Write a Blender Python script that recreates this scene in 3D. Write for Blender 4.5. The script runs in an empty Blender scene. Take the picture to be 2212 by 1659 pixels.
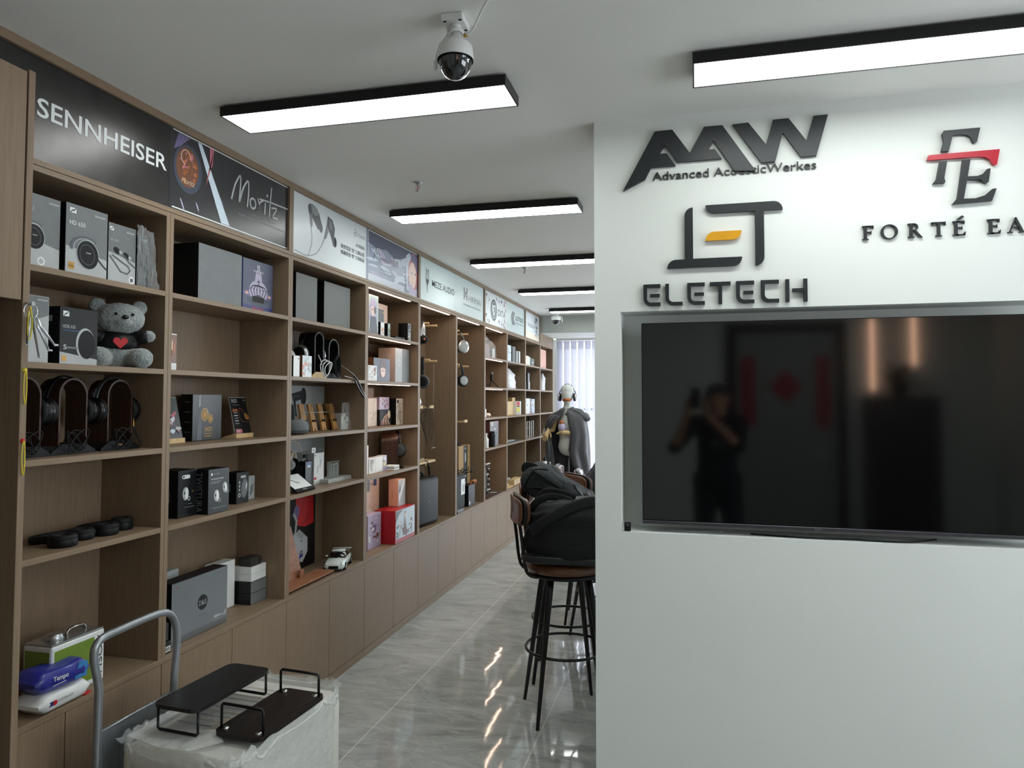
import bpy, bmesh, math, random
from mathutils import Vector, Matrix, noise as mnoise
PI = math.pi
random.seed(7)
sc = bpy.context.scene
COL = sc.collection

# ------------------------------------------------------------------ camera, world, exposure
cam_d = bpy.data.cameras.new('camera')
cam = bpy.data.objects.new('camera', cam_d)
COL.objects.link(cam)
sc.camera = cam
cam_d.sensor_width = 36.0
cam_d.sensor_fit = 'HORIZONTAL'
cam_d.lens = 1548.0 / 2212.0 * 36.0
cam_d.shift_y = -30.8 / 2212.0
cam_d.clip_start = 0.02
yaw, pitch, roll = 0.2503, 0.0402, 0.0009
fwd = Vector((-math.sin(yaw) * math.cos(pitch), math.cos(yaw) * math.cos(pitch), math.sin(pitch)))
rgt0 = Vector((math.cos(yaw), math.sin(yaw), 0))
up0 = rgt0.cross(fwd)
rgt = rgt0 * math.cos(roll) + up0 * math.sin(roll)
upv = up0 * math.cos(roll) - rgt0 * math.sin(roll)
m = Matrix((rgt, upv, -fwd)).transposed().to_4x4()
m.translation = Vector((0, 0, 1.6))
cam.matrix_world = m

world = bpy.data.worlds.new('world')
sc.world = world
world.use_nodes = True
bg = world.node_tree.nodes['Background']
bg.inputs[0].default_value = (0.86, 0.92, 1.0, 1)
bg.inputs[1].default_value = 7.5

sc.view_settings.view_transform = 'Standard'
sc.view_settings.look = 'None'
sc.view_settings.gamma = 1.0
sc.view_settings.use_curve_mapping = False
sc.view_settings.exposure = 0.10
sc.cycles.use_denoising = True
sc.cycles.max_bounces = 10
sc.cycles.diffuse_bounces = 6
sc.cycles.glossy_bounces = 5
sc.cycles.transparent_max_bounces = 24
sc.cycles.sample_clamp_indirect = 6.0
sc.cycles.caustics_reflective = False
sc.cycles.caustics_refractive = False
LAMP = 13.5        # ceiling lamp diffusers
LED = 15.0        # shelf strips

# ------------------------------------------------------------------ materials
def lin(h):
    if not isinstance(h, str):
        return h
    h = h.lstrip('#')
    out = []
    for i in (0, 2, 4):
        v = int(h[i:i + 2], 16) / 255.0
        out.append(v / 12.92 if v <= 0.04045 else ((v + 0.055) / 1.055) ** 2.4)
    return tuple(out)
MATS = {}
def mat(name, col, rough=0.5, metal=0.0, emis=0.0, ecol=None, alpha=1.0, trans=0.0, coat=0.0, var=0.06, scale=30.0, bump=0.0, sheen=0.0, spec=0.5, bscale=None):
    if name in MATS:
        return MATS[name]
    M = bpy.data.materials.new(name)
    M.use_nodes = True
    nt = M.node_tree
    b = nt.nodes['Principled BSDF']
    c = lin(col)
    tc = nt.nodes.new('ShaderNodeTexCoord')
    nz = nt.nodes.new('ShaderNodeTexNoise')
    nz.inputs['Scale'].default_value = scale
    nz.inputs['Detail'].default_value = 3
    nt.links.new(tc.outputs['Object'], nz.inputs['Vector'])
    rp = nt.nodes.new('ShaderNodeValToRGB')
    rp.color_ramp.elements[0].position = 0.3
    rp.color_ramp.elements[1].position = 0.7
    rp.color_ramp.elements[0].color = tuple(x * (1 - var) for x in c) + (1,)
    rp.color_ramp.elements[1].color = tuple(min(1, x * (1 + var)) for x in c) + (1,)
    nt.links.new(nz.outputs['Fac'], rp.inputs['Fac'])
    nt.links.new(rp.outputs['Color'], b.inputs['Base Color'])
    b.inputs['Roughness'].default_value = rough
    b.inputs['Metallic'].default_value = metal
    b.inputs['Specular IOR Level'].default_value = spec
    b.inputs['Coat Weight'].default_value = coat
    b.inputs['Coat Roughness'].default_value = 0.08
    b.inputs['Sheen Weight'].default_value = sheen
    b.inputs['Alpha'].default_value = alpha
    b.inputs['Transmission Weight'].default_value = trans
    if emis:
        b.inputs['Emission Color'].default_value = tuple(lin(ecol or col)) + (1,)
        b.inputs['Emission Strength'].default_value = emis
    if bump:
        bp = nt.nodes.new('ShaderNodeBump')
        bp.inputs['Strength'].default_value = bump
        bp.inputs['Distance'].default_value = 0.01
        n2 = nt.nodes.new('ShaderNodeTexNoise')
        n2.inputs['Scale'].default_value = bscale or scale
        n2.inputs['Detail'].default_value = 4
        nt.links.new(tc.outputs['Object'], n2.inputs['Vector'])
        nt.links.new(n2.outputs['Fac'], bp.inputs['Height'])
        nt.links.new(bp.outputs['Normal'], b.inputs['Normal'])
    MATS[name] = M
    return M

def wood(name, c1, c2, rough=0.45, sc3=(60, 60, 3), bump=0.08):
    M = bpy.data.materials.new(name)
    M.use_nodes = True
    nt = M.node_tree
    b = nt.nodes['Principled BSDF']
    tc = nt.nodes.new('ShaderNodeTexCoord')
    mp = nt.nodes.new('ShaderNodeMapping')
    mp.inputs['Scale'].default_value = sc3
    nt.links.new(tc.outputs['Object'], mp.inputs['Vector'])
    nz = nt.nodes.new('ShaderNodeTexNoise')
    nz.inputs['Scale'].default_value = 1.5
    nz.inputs['Detail'].default_value = 6
    nz.inputs['Distortion'].default_value = 0.4
    nt.links.new(mp.outputs['Vector'], nz.inputs['Vector'])
    rp = nt.nodes.new('ShaderNodeValToRGB')
    rp.color_ramp.elements[0].position = 0.34
    rp.color_ramp.elements[1].position = 0.66
    rp.color_ramp.elements[0].color = lin(c1) + (1,)
    rp.color_ramp.elements[1].color = lin(c2) + (1,)
    nt.links.new(nz.outputs['Fac'], rp.inputs['Fac'])
    nt.links.new(rp.outputs['Color'], b.inputs['Base Color'])
    b.inputs['Roughness'].default_value = rough
    b.inputs['Specular IOR Level'].default_value = 0.3
    bp = nt.nodes.new('ShaderNodeBump')
    bp.inputs['Strength'].default_value = bump
    bp.inputs['Distance'].default_value = 0.002
    nt.links.new(nz.outputs['Fac'], bp.inputs['Height'])
    nt.links.new(bp.outputs['Normal'], b.inputs['Normal'])
    MATS[name] = M
    return M

def floor_mat():
    M = bpy.data.materials.new('polished_marble_tile')
    M.use_nodes = True
    nt = M.node_tree
    N, Lk = nt.nodes, nt.links
    b = N['Principled BSDF']
    tc = N.new('ShaderNodeTexCoord')
    mp = N.new('ShaderNodeMapping'); mp.inputs['Scale'].default_value = (0.9, 2.2, 1); mp.inputs['Rotation'].default_value = (0, 0, 0.5)
    Lk.new(tc.outputs['Object'], mp.inputs['Vector'])
    n1 = N.new('ShaderNodeTexNoise'); n1.inputs['Scale'].default_value = 2.6; n1.inputs['Detail'].default_value = 9; n1.inputs['Roughness'].default_value = 0.68; n1.inputs['Distortion'].default_value = 1.2
    Lk.new(mp.outputs['Vector'], n1.inputs['Vector'])
    r1 = N.new('ShaderNodeValToRGB')
    e = r1.color_ramp.elements
    e[0].position = 0.30; e[0].color = lin('#858885') + (1,)
    e[1].position = 0.72; e[1].color = lin('#b9bcb9') + (1,)
    Lk.new(n1.outputs['Fac'], r1.inputs['Fac'])
    # thin pale veins
    n2 = N.new('ShaderNodeTexNoise'); n2.inputs['Scale'].default_value = 1.7; n2.inputs['Detail'].default_value = 5; n2.inputs['Distortion'].default_value = 2.4
    Lk.new(mp.outputs['Vector'], n2.inputs['Vector'])
    r2 = N.new('ShaderNodeValToRGB')
    e = r2.color_ramp.elements
    e[0].position = 0.485; e[0].color = (0, 0, 0, 1)
    e[1].position = 0.515; e[1].color = (0, 0, 0, 1)
    k = e.new(0.5); k.color = (0.55, 0.55, 0.55, 1)
    Lk.new(n2.outputs['Fac'], r2.inputs['Fac'])
    mx = N.new('ShaderNodeMixRGB'); mx.inputs[2].default_value = lin('#b9bbb5') + (1,)
    Lk.new(r2.outputs['Color'], mx.inputs[0]); Lk.new(r1.outputs['Color'], mx.inputs[1])
    # grout: 0.8 m tiles, pale joints
    sep = N.new('ShaderNodeSeparateXYZ'); Lk.new(tc.outputs['Object'], sep.inputs[0])
    def joint(sock, off, width):
        a = N.new('ShaderNodeMath'); a.operation = 'ADD'; a.inputs[1].default_value = off; Lk.new(sock, a.inputs[0])
        f = N.new('ShaderNodeMath'); f.operation = 'PINGPONG'; f.inputs[1].default_value = 0.4; Lk.new(a.outputs[0], f.inputs[0])
        l = N.new('ShaderNodeMath'); l.operation = 'LESS_THAN'; l.inputs[1].default_value = width; Lk.new(f.outputs[0], l.inputs[0])
        return l.outputs[0]
    jx = joint(sep.outputs['X'], 1.535 + 8, 0.0022)
    jy = joint(sep.outputs['Y'], 0.53 + 8, 0.0012)
    g1 = N.new('ShaderNodeMixRGB'); g1.inputs[2].default_value = lin('#aeb1a8') + (1,)
    Lk.new(jy, g1.inputs[0]); Lk.new(mx.outputs[0], g1.inputs[1])
    g2 = N.new('ShaderNodeMixRGB'); g2.inputs[2].default_value = lin('#d5d6cf') + (1,)
    Lk.new(jx, g2.inputs[0]); Lk.new(g1.outputs[0], g2.inputs[1])
    Lk.new(g2.outputs[0], b.inputs['Base Color'])
    b.inputs['Roughness'].default_value = 0.045
    b.inputs['Specular IOR Level'].default_value = 0.65
    n3 = N.new('ShaderNodeTexNoise'); n3.inputs['Scale'].default_value = 3.5; n3.inputs['Detail'].default_value = 2
    Lk.new(tc.outputs['Object'], n3.inputs['Vector'])
    bp = N.new('ShaderNodeBump'); bp.inputs['Strength'].default_value = 0.12; bp.inputs['Distance'].default_value = 0.012
    Lk.new(n3.outputs['Fac'], bp.inputs['Height']); Lk.new(bp.outputs['Normal'], b.inputs['Normal'])
    return M

WOOD = wood('greybrown_veneer', '#7e6b56', '#8a7661', sc3=(110, 110, 3.5))
WOODH = wood('greybrown_veneer_flat', '#7e6b56', '#8a7661', sc3=(110, 3.5, 110))
WOODD = wood('dark_veneer', '#443830', '#54463c', sc3=(70, 70, 2.2))
PINE = wood('pale_beech', '#c7a877', '#d9bd8e', sc3=(40, 40, 3))
OAK = wood('honey_wood', '#a97b48', '#c2935a', sc3=(60, 60, 4))
PLY = wood('reddish_plywood', '#8a5a3e', '#9d6c4d', sc3=(30, 6, 60))
WALNUT = wood('dark_walnut', '#33221b', '#432d24', sc3=(60, 60, 4), rough=0.35)
BLKWOOD = wood('black_ash', '#120e0d', '#241d1a', sc3=(120, 5, 60), rough=0.35, bump=0.5)
WALL = mat('painted_plaster', '#dde1dd', 0.75, var=0.012, scale=3, bump=0.03, bscale=160)
CEIL = mat('ceiling_paint', '#ebeae6', 0.85, var=0.01, scale=2)
GREYWALL = mat('grey_paint', '#b4b9b4', 0.8, var=0.015, scale=3)
BLACK = mat('matte_black', '#0b0c0e', 0.5, var=0.15, spec=0.25)
BLKMET = mat('black_powder_coat', '#121113', 0.32, metal=0.3, var=0.1, scale=60)
BLKG = mat('gloss_black', '#08080a', 0.28, coat=0.05, var=0.1, spec=0.35)
CARD = mat('black_card', '#131416', 0.42, var=0.12, coat=0.08, spec=0.3)
DGREY = mat('dark_grey_card', '#3b3e40', 0.4, var=0.06, coat=0.25)
MGREY = mat('mid_grey_card', '#6b6f70', 0.5, var=0.05)
FELT = mat('grey_board', '#6e716f', 0.7, var=0.04, scale=300)
LGREY = mat('light_grey_card', '#a9adad', 0.45, var=0.04)
WHITE = mat('white_card', '#e4e6e4', 0.45, var=0.015)
WHITEP = mat('white_plastic', '#e2e4e2', 0.3, var=0.01)
CREAM = mat('cream_card', '#dccfbe', 0.5, var=0.03)
PINKC = mat('salmon_card', '#d9a791', 0.5, var=0.03)
SILVER = mat('brushed_silver', '#b9bcbe', 0.28, metal=0.9, var=0.06, scale=90)
STEEL = mat('zinc_steel', '#9a9fa3', 0.38, metal=0.75, var=0.08, scale=40)
CHROME = mat('chrome', '#d8dadb', 0.1, metal=1.0, var=0.02)
GOLD = mat('gold_foil', '#b58a45', 0.35, metal=0.6, var=0.1)
COPPER = mat('copper_print', '#a8643c', 0.4, metal=0.4, var=0.2)
TXTW = mat('white_ink', '#dfe3e3', 0.5, var=0.01)
TXTG = mat('grey_ink', '#8f9494', 0.5, var=0.02)
TXTD = mat('dark_ink', '#2a2b2d', 0.5, var=0.03)
BLUE = mat('blue_print', '#2a2f8f', 0.35, var=0.1, coat=0.3)
LBLUE = mat('light_blue_print', '#3d86c6', 0.35, var=0.1)
GREEN = mat('olive_green_print', '#6f8a2a', 0.35, var=0.06, coat=0.3)
RED = mat('crimson_card', '#a11421', 0.4, var=0.05)
REDB = mat('bright_red', '#c1121c', 0.5, var=0.05)
YEL = mat('yellow_cord', '#d8c433', 0.6, var=0.05)
FILM = mat('clear_film', '#e8eef0', 0.10, alpha=0.20, var=0.02, bump=1.0, bscale=60, coat=0.8)
FILMW = mat('milky_film', '#e6e8e4', 0.12, alpha=0.55, var=0.04, bump=0.8, bscale=28, coat=0.5)
ACRYL = mat('clear_acrylic', '#e9f0ef', 0.04, alpha=0.35, var=0.01, coat=0.5)
LEATHER = mat('brown_leather', '#5f3a22', 0.32, var=0.18, scale=14, coat=0.25, bump=0.12, bscale=90)
CLOTHB = mat('black_nylon', '#121416', 0.6, var=0.12, scale=120, bump=0.3, bscale=60, sheen=0.02, spec=0.3)
CLOTHG = mat('charcoal_canvas', '#24292b', 0.7, var=0.18, scale=25, bump=0.3, bscale=40, spec=0.3)
NAVY = mat('navy_fabric', '#14172b', 0.7, var=0.15, scale=20, bump=0.25, bscale=14, sheen=0.2)
CAPE = mat('charcoal_satin', '#2d2c30', 0.45, var=0.08, scale=6, sheen=0.3)
CAPEL = mat('charcoal_lining', '#5a5a5c', 0.6, var=0.05, scale=6)
SKIN = mat('skin', '#b98a6c', 0.5, var=0.05, scale=10)
HAIR = mat('black_hair', '#0e0c0c', 0.5, var=0.1, scale=60)
FUR = mat('grey_plush', '#8c9594', 0.95, var=0.16, scale=70, bump=1.0, bscale=130, sheen=0.7)
RUBBER = mat('black_rubber', '#0e0e0f', 0.65, var=0.1, spec=0.3)
MANN = mat('white_mannequin', '#c9cdc8', 0.45, var=0.02)
LETTER = mat('charcoal_acrylic', '#1f2326', 0.42, var=0.02)
LETTERY = mat('amber_acrylic', '#d59a1e', 0.3, var=0.03)
LETTERR = mat('red_acrylic', '#b0182e', 0.3, var=0.03)
BRUSHED = mat('black_brushed_metal', '#4d4b4b', 0.31, metal=0.85, var=0.10, scale=12, spec=0.5)
SCREEN = mat('dark_screen_glass', '#050607', 0.065, var=0.05, spec=0.8)
GLOSSD = mat('poster_charcoal', '#2f2e31', 0.28, var=0.1, scale=2)
SKYP = mat('poster_sky_blue', '#8d97ab', 0.35, var=0.12, scale=3)
POSW = mat('poster_white', '#d3d9dc', 0.35, var=0.03, scale=2)
POSM = mat('poster_mint_white', '#c9d6d6', 0.35, var=0.02, scale=2)
LAMPM = mat('lamp_diffuser', '#e6fff8', 0.5, emis=LAMP, ecol=(0.965, 1.0, 0.975), var=0)
LEDM = mat('led_strip_light', '#fff0ea', 0.5, emis=LED, ecol=(1.0, 0.70, 0.54), var=0)
WARM = mat('warm_lamp', '#ffd9b0', 0.5, emis=14.0, ecol=(1.0, 0.58, 0.38), var=0)
FLOOR = floor_mat()

def anim(name, hx, rough=0.4):
    return mat('print_' + name, hx, rough, var=0.05, scale=60)
HAIRB = anim('auburn', '#4b2c29'); FACE = anim('peach', '#e6c8b8'); CLD = anim('slate', '#3b4352'); PURP = anim('purple', '#6d6389'); LAV = anim('lavender', '#b3a9c4')
PINKI = anim('rose', '#b96d78'); ORANGE = anim('amber', '#b4692d'); ICE = anim('ice', '#c5d3de'); MINT = anim('mint', '#a9c0b9'); SAND = anim('sand', '#cdb79c'); DSKY = anim('dusk', '#4a5068')
CLOUD = anim('cloud', '#c7ccd8'); YELO = anim('yellow', '#c9b71f'); BROWNI = anim('brown', '#6c4530'); BEIGE = anim('beige', '#c9b3a4'); NAVI = anim('navy', '#24306b'); SMOKE = anim('smoke', '#50555b')

# ------------------------------------------------------------------ mesh building
class Fr:
    """a flat face: origin, right and up directions; n points out of it"""
    def __init__(s, O, u, v):
        s.O, s.u, s.v = Vector(O), Vector(u).normalized(), Vector(v).normalized()
        s.n = s.u.cross(s.v)
    def p(s, a, b, o=0.0):
        return s.O + s.u * a + s.v * b + s.n * o
def FX(x, y, z):   # faces +X (into the room from the shelves)
    return Fr((x, y, z), (0, 1, 0), (0, 0, 1))
def FY(x, y, z):   # faces -Y (towards the entrance)
    return Fr((x, y, z), (1, 0, 0), (0, 0, 1))

TXT = {}
def glyphs(s, bold=0.0, shear=0.0):
    key = (s, bold, shear)
    if key not in TXT:
        c = bpy.data.curves.new('txt', 'FONT')
        c.body = s
        c.resolution_u = 3
        c.offset = bold
        c.shear = shear
        o = bpy.data.objects.new('txt', c)
        COL.objects.link(o)
        dg = bpy.context.evaluated_depsgraph_get()
        me = bpy.data.meshes.new_from_object(o.evaluated_get(dg))
        vs = [v.co.copy() for v in me.vertices]
        fs = [tuple(p.vertices) for p in me.polygons]
        bpy.data.objects.remove(o)
        bpy.data.curves.remove(c)
        bpy.data.meshes.remove(me)
        x0 = min(v.x for v in vs); x1 = max(v.x for v in vs); y0 = min(v.y for v in vs); y1 = max(v.y for v in vs)
        TXT[key] = (vs, fs, x0, y0, x1 - x0, y1 - y0)
    return TXT[key]

class MB:
    def __init__(s):
        s.v, s.f, s.mi, s.sm, s.mats = [], [], [], [], []
        s.M = None
    def add(s, vs, fs, m, smooth=False):
        if m not in s.mats:
            s.mats.append(m)
        k = s.mats.index(m)
        b = len(s.v)
        if s.M is not None:
            vs = [s.M @ Vector(v) for v in vs]
        s.v += [tuple(v) for v in vs]
        for f in fs:
            s.f.append(tuple(b + i for i in f)); s.mi.append(k); s.sm.append(smooth)
        return s
    def bm(s, bm, m, smooth=False):
        bm.verts.index_update()
        s.add([v.co.copy() for v in bm.verts], [[v.index for v in f.verts] for f in bm.faces], m, smooth)
        bm.free()
        return s
    def box(s, a, b, m):
        x0, y0, z0 = a; x1, y1, z1 = b
        return s.add([(x0, y0, z0), (x1, y0, z0), (x1, y1, z0), (x0, y1, z0), (x0, y0, z1), (x1, y0, z1), (x1, y1, z1), (x0, y1, z1)],
                     [(0, 3, 2, 1), (4, 5, 6, 7), (0, 1, 5, 4), (1, 2, 6, 5), (2, 3, 7, 6), (3, 0, 4, 7)], m)
    def rbox(s, a, b, m, r=0.004, seg=2, smooth=False):
        bm = bmesh.new()
        bmesh.ops.create_cube(bm, size=1.0)
        for v in bm.verts:
            v.co = Vector(((a[i] + b[i]) / 2 + v.co[i] * (b[i] - a[i])) for i in range(3))
        bmesh.ops.bevel(bm, geom=list(bm.edges), offset=r, segments=seg, profile=0.5, affect='EDGES')
        return s.bm(bm, m, smooth)
    def sph(s, c, r, m, rot=None, seg=20, rings=12):
        rr = (r, r, r) if not hasattr(r, '__len__') else r
        vs, fs = [], []
        R = rot.to_matrix() if rot is not None else None
        for i in range(rings + 1):
            t = PI * i / rings
            for j in range(seg):
                p = 2 * PI * j / seg
                q = Vector((rr[0] * math.sin(t) * math.cos(p), rr[1] * math.sin(t) * math.sin(p), rr[2] * math.cos(t)))
                if R is not None:
                    q = R @ q
                vs.append(q + Vector(c))
        for i in range(rings):
            for j in range(seg):
                a, b = i * seg + j, i * seg + (j + 1) % seg
                fs.append((a, a + seg, b + seg, b))
        return s.add(vs, fs, m, True)
    def lathe(s, prof, c, m, axis='Z', seg=32, smooth=True, cap=True):
        vs, fs = [], []
        c = Vector(c)
        for r, h in prof:
            for j in range(seg):
                p = 2 * PI * j / seg
                q = Vector((r * math.cos(p), r * math.sin(p), h))
                if axis == 'X':
                    q = Vector((q.z, q.x, q.y))
                elif axis == 'Y':
                    q = Vector((q.y, q.z, q.x))
                vs.append(q + c)
        for i in range(len(prof) - 1):
            for j in range(seg):
                a, b = i * seg + j, i * seg + (j + 1) % seg
                fs.append((a, b, b + seg, a + seg))
        s.add(vs, fs, m, smooth)
        if cap:
            n = len(prof)
            if prof[0][0] > 1e-5:
                s.add(vs[:seg], [tuple(range(seg))[::-1]], m)
            if prof[-1][0] > 1e-5:
                s.add(vs[-seg:], [tuple(range(seg))], m)
        return s
    def tube(s, pts, r, m, closed=False, seg=10, smooth_pts=0, flat=None):
        P = [Vector(p) for p in pts]
        for _ in range(smooth_pts):
            Q = []
            n = len(P)
            rng = range(n) if closed else range(n - 1)
            if not closed:
                Q.append(P[0])
            for i in rng:
                a, b = P[i], P[(i + 1) % n]
                Q += [a.lerp(b, 0.25), a.lerp(b, 0.75)]
            if not closed:
                Q.append(P[-1])
            P = Q
        n = len(P)
        rs = r if hasattr(r, '__len__') else [r] * n
        if len(rs) != n:
            rs = [rs[0] + (rs[-1] - rs[0]) * i / (n - 1) for i in range(n)]
        T = []
        for i in range(n):
            a = P[(i - 1) % n] if (closed or i > 0) else P[i]
            b = P[(i + 1) % n] if (closed or i < n - 1) else P[i]
            d = (b - a)
            T.append(d.normalized() if d.length > 1e-9 else Vector((0, 0, 1)))
        ref = Vector((0, 0, 1)) if abs(T[0].z) < 0.9 else Vector((1, 0, 0))
        nn = T[0].cross(ref).normalized()
        vs, fs = [], []
        for i in range(n):
            nn = (nn - T[i] * nn.dot(T[i]))
            nn = nn.normalized() if nn.length > 1e-6 else T[i].orthogonal().normalized()
            bb = T[i].cross(nn)
            for j in range(seg):
                a = 2 * PI * j / seg
                fa, fb = (1, 1) if flat is None else flat
                vs.append(P[i] + nn * (math.cos(a) * rs[i] * fa) + bb * (math.sin(a) * rs[i] * fb))
        for i in range(n if closed else n - 1):
            for j in range(seg):
                a, b = i * seg + j, i * seg + (j + 1) % seg
                c, d = ((i + 1) % n) * seg + (j + 1) % seg, ((i + 1) % n) * seg + j
                fs.append((a, b, c, d))
        if not closed:
            fs += [tuple(range(seg))[::-1], tuple(range((n - 1) * seg, n * seg))]
        return s.add(vs, fs, m, True)
    def poly(s, F, pts, m, off=0.0006, th=0.0):
        ar = sum(pts[i][0] * pts[(i + 1) % len(pts)][1] - pts[(i + 1) % len(pts)][0] * pts[i][1] for i in range(len(pts)))
        if ar < 0:
            pts = pts[::-1]
        n = len(pts)
        top = [F.p(a, b, off + th) for a, b in pts]
        s.add(top, [tuple(range(n))], m)
        if th:
            bot = [F.p(a, b, off) for a, b in pts]
            s.add(bot + top, [(i, (i + 1) % n, n + (i + 1) % n, n + i) for i in range(n)], m)
        return s
    def rect(s, F, x0, y0, x1, y1, m, off=0.0006, th=0.0):
        return s.poly(F, [(x0, y0), (x1, y0), (x1, y1), (x0, y1)], m, off, th)
    def disc(s, F, cx, cy, rx, ry, m, off=0.0008, rot=0, n=28, a0=0, a1=2 * PI, th=0.0):
        pts = []
        full = abs(a1 - a0 - 2 * PI) < 1e-6
        for i in range(n + (0 if full else 1)):
            a = a0 + (a1 - a0) * i / n
            x, y = rx * math.cos(a), ry * math.sin(a)
            pts.append((cx + x * math.cos(rot) - y * math.sin(rot), cy + x * math.sin(rot) + y * math.cos(rot)))
        return s.poly(F, pts, m, off, th)
    def line(s, F, pts, w, m, off=0.001, th=0.0):
        """flat ribbon through 2-D points"""
        for i in range(len(pts) - 1):
            a, b = Vector(pts[i]), Vector(pts[i + 1])
            d = (b - a)
            if d.length < 1e-9:
                continue
            d.normalize()
            q = Vector((-d.y, d.x)) * w / 2
            e = d * w * 0.3
            s.poly(F, [tuple(a - q - e), tuple(b - q + e), tuple(b + q + e), tuple(a + q - e)], m, off + (i % 2) * 0.00005, th)
        return s
    def text(s, F, t, x, y, w, h, m, off=0.001, th=0.0, bold=0.0, shear=0.0, rot=0):
        vs, fs, gx, gy, gw, gh = glyphs(t, bold, shear)
        if w is None:
            w = gw * h / gh
        P = []
        for v in vs:
            a, b = (v.x - gx) / gw * w, (v.y - gy) / gh * h
            if rot:
                a, b = a * math.cos(rot) - b * math.sin(rot), a * math.sin(rot) + b * math.cos(rot)
            P.append((x + a, y + b))
        top = [F.p(a, b, off + th) for a, b in P]
        s.add(top, fs, m)
        if th:
            cnt = {}
            for f in fs:
                for i in range(len(f)):
                    e = (f[i], f[(i + 1) % len(f)])
                    cnt[e] = 1
            bot = [F.p(a, b, off) for a, b in P]
            n = len(P)
            side = [(a, b, n + b, n + a) for (a, b) in cnt if (b, a) not in cnt]
            s.add(bot + top, side, m)
        return s
    def cap(s, a, ra, b, rb, m, seg=14):
        """tapered capsule"""
        a, b = Vector(a), Vector(b)
        d = b - a
        L = d.length
        q = d.to_track_quat('Z', 'Y').to_matrix() if L > 1e-6 else Matrix.Identity(3)
        prof = []
        for i in range(6):
            t = PI / 2 * i / 6
            prof.append((ra * math.sin(t), -ra * math.cos(t)))
        prof.append((ra, 0)); prof.append((rb, L))
        for i in range(1, 7):
            t = PI / 2 * i / 6
            prof.append((rb * math.cos(t), L + rb * math.sin(t)))
        vs, fs = [], []
        for r, h in prof:
            for j in range(seg):
                p = 2 * PI * j / seg
                vs.append(q @ Vector((max(r, 1e-5) * math.cos(p), max(r, 1e-5) * math.sin(p), h)) + a)
        for i in range(len(prof) - 1):
            for j in range(seg):
                x, y = i * seg + j, i * seg + (j + 1) % seg
                fs.append((x, y, y + seg, x + seg))
        return s.add(vs, fs, m, True)
    def build(s, name, parent=None, label=None, cat=None, group=None, kind=None, loc=None, rz=0.0):
        me = bpy.data.meshes.new(name)
        me.from_pydata(s.v, [], s.f)
        for m in s.mats:
            me.materials.append(m)
        me.polygons.foreach_set('material_index', s.mi)
        me.polygons.foreach_set('use_smooth', s.sm)
        me.update()
        o = bpy.data.objects.new(name, me)
        COL.objects.link(o)
        if parent is not None:
            o.parent = parent
        if loc is not None:
            o.location = loc
        if rz:
            o.rotation_euler = (0, 0, rz)
        props(o, label, cat, group, kind)
        return o

def props(o, label=None, cat=None, group=None, kind=None):
    if label: o['label'] = label
    if cat: o['category'] = cat
    if group: o['group'] = group
    if kind: o['kind'] = kind
    return o
def thing(name, label, cat, loc=(0, 0, 0), rz=0.0, group=None):
    o = bpy.data.objects.new(name, None)
    COL.objects.link(o)
    o.empty_display_size = 0.05
    o.location = loc
    o.rotation_euler = (0, 0, rz)
    return props(o, label, cat, group)
def struct(name, mb, parent=None):
    return mb.build(name, parent, kind='structure' if parent is None else None)
def dup(o, parent=None):
    c = o.copy()
    COL.objects.link(c)
    c.parent = parent
    for ch in list(o.children):
        dup(ch, c)
    return c
def place(proto, used, loc, rz, label, group=None):
    r = proto if not used else dup(proto)
    used.append(1)
    r.location = loc
    r.rotation_euler = (0, 0, rz)
    r['label'] = label
    if group: r['group'] = group
    return r
def remesh(o, vox, smooth=6, disp=0.0, dscale=0.02):
    md = o.modifiers.new('r', 'REMESH'); md.mode = 'VOXEL'; md.voxel_size = vox; md.use_smooth_shade = True
    if smooth:
        s = o.modifiers.new('s', 'SMOOTH'); s.factor = 0.6; s.iterations = smooth
    if disp:
        tx = bpy.data.textures.new('fur', 'CLOUDS'); tx.noise_scale = dscale
        d = o.modifiers.new('d', 'DISPLACE'); d.texture = tx; d.strength = disp
    return o

# ------------------------------------------------------------------ the room
H = 2.713
XS = -2.0                 # front of the shelving
XB = -2.28                # its inner back
Bn = [1.512, 2.381, 3.252, 4.132, 5.019, 5.886, 6.750, 7.610, 8.490, 9.350, 10.206]
XR, YB, YE = 2.9, -2.4, 10.6
YW = 2.844                # television wall, entrance side
XC = -0.387               # its free corner
struct('floor', MB().box((-2.45, YB - 0.1, -0.08), (XR + 0.1, YE + 0.1, 0.0), FLOOR))
struct('ceiling', MB().box((-2.45, YB - 0.1, H), (XR + 0.1, 9.39, H + 0.1), CEIL))
struct('wall_left', MB().box((-2.45, YB - 0.1, 0), (-2.31, YE + 0.1, H), WALL))
wr = MB()
W2, W3 = (0.5, 2.6, 1.20, 2.40), (7.4, 10.0, 1.30, 2.40)     # right wall openings, the first an unseen window added for fill: Y0, Y1, Z0, Z1
wr.box((XR, YB - 0.1, 0), (XR + 0.1, W2[0], H), WALL).box((XR, W2[1], 0), (XR + 0.1, W3[0], H), WALL).box((XR, W3[1], 0), (XR + 0.1, YE + 0.1, H), WALL)
for a in (W2, W3):
    wr.box((XR, a[0], 0), (XR + 0.1, a[1], a[2]), WALL).box((XR, a[0], a[3]), (XR + 0.1, a[1], H), WALL)
struct('wall_right', wr)
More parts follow.
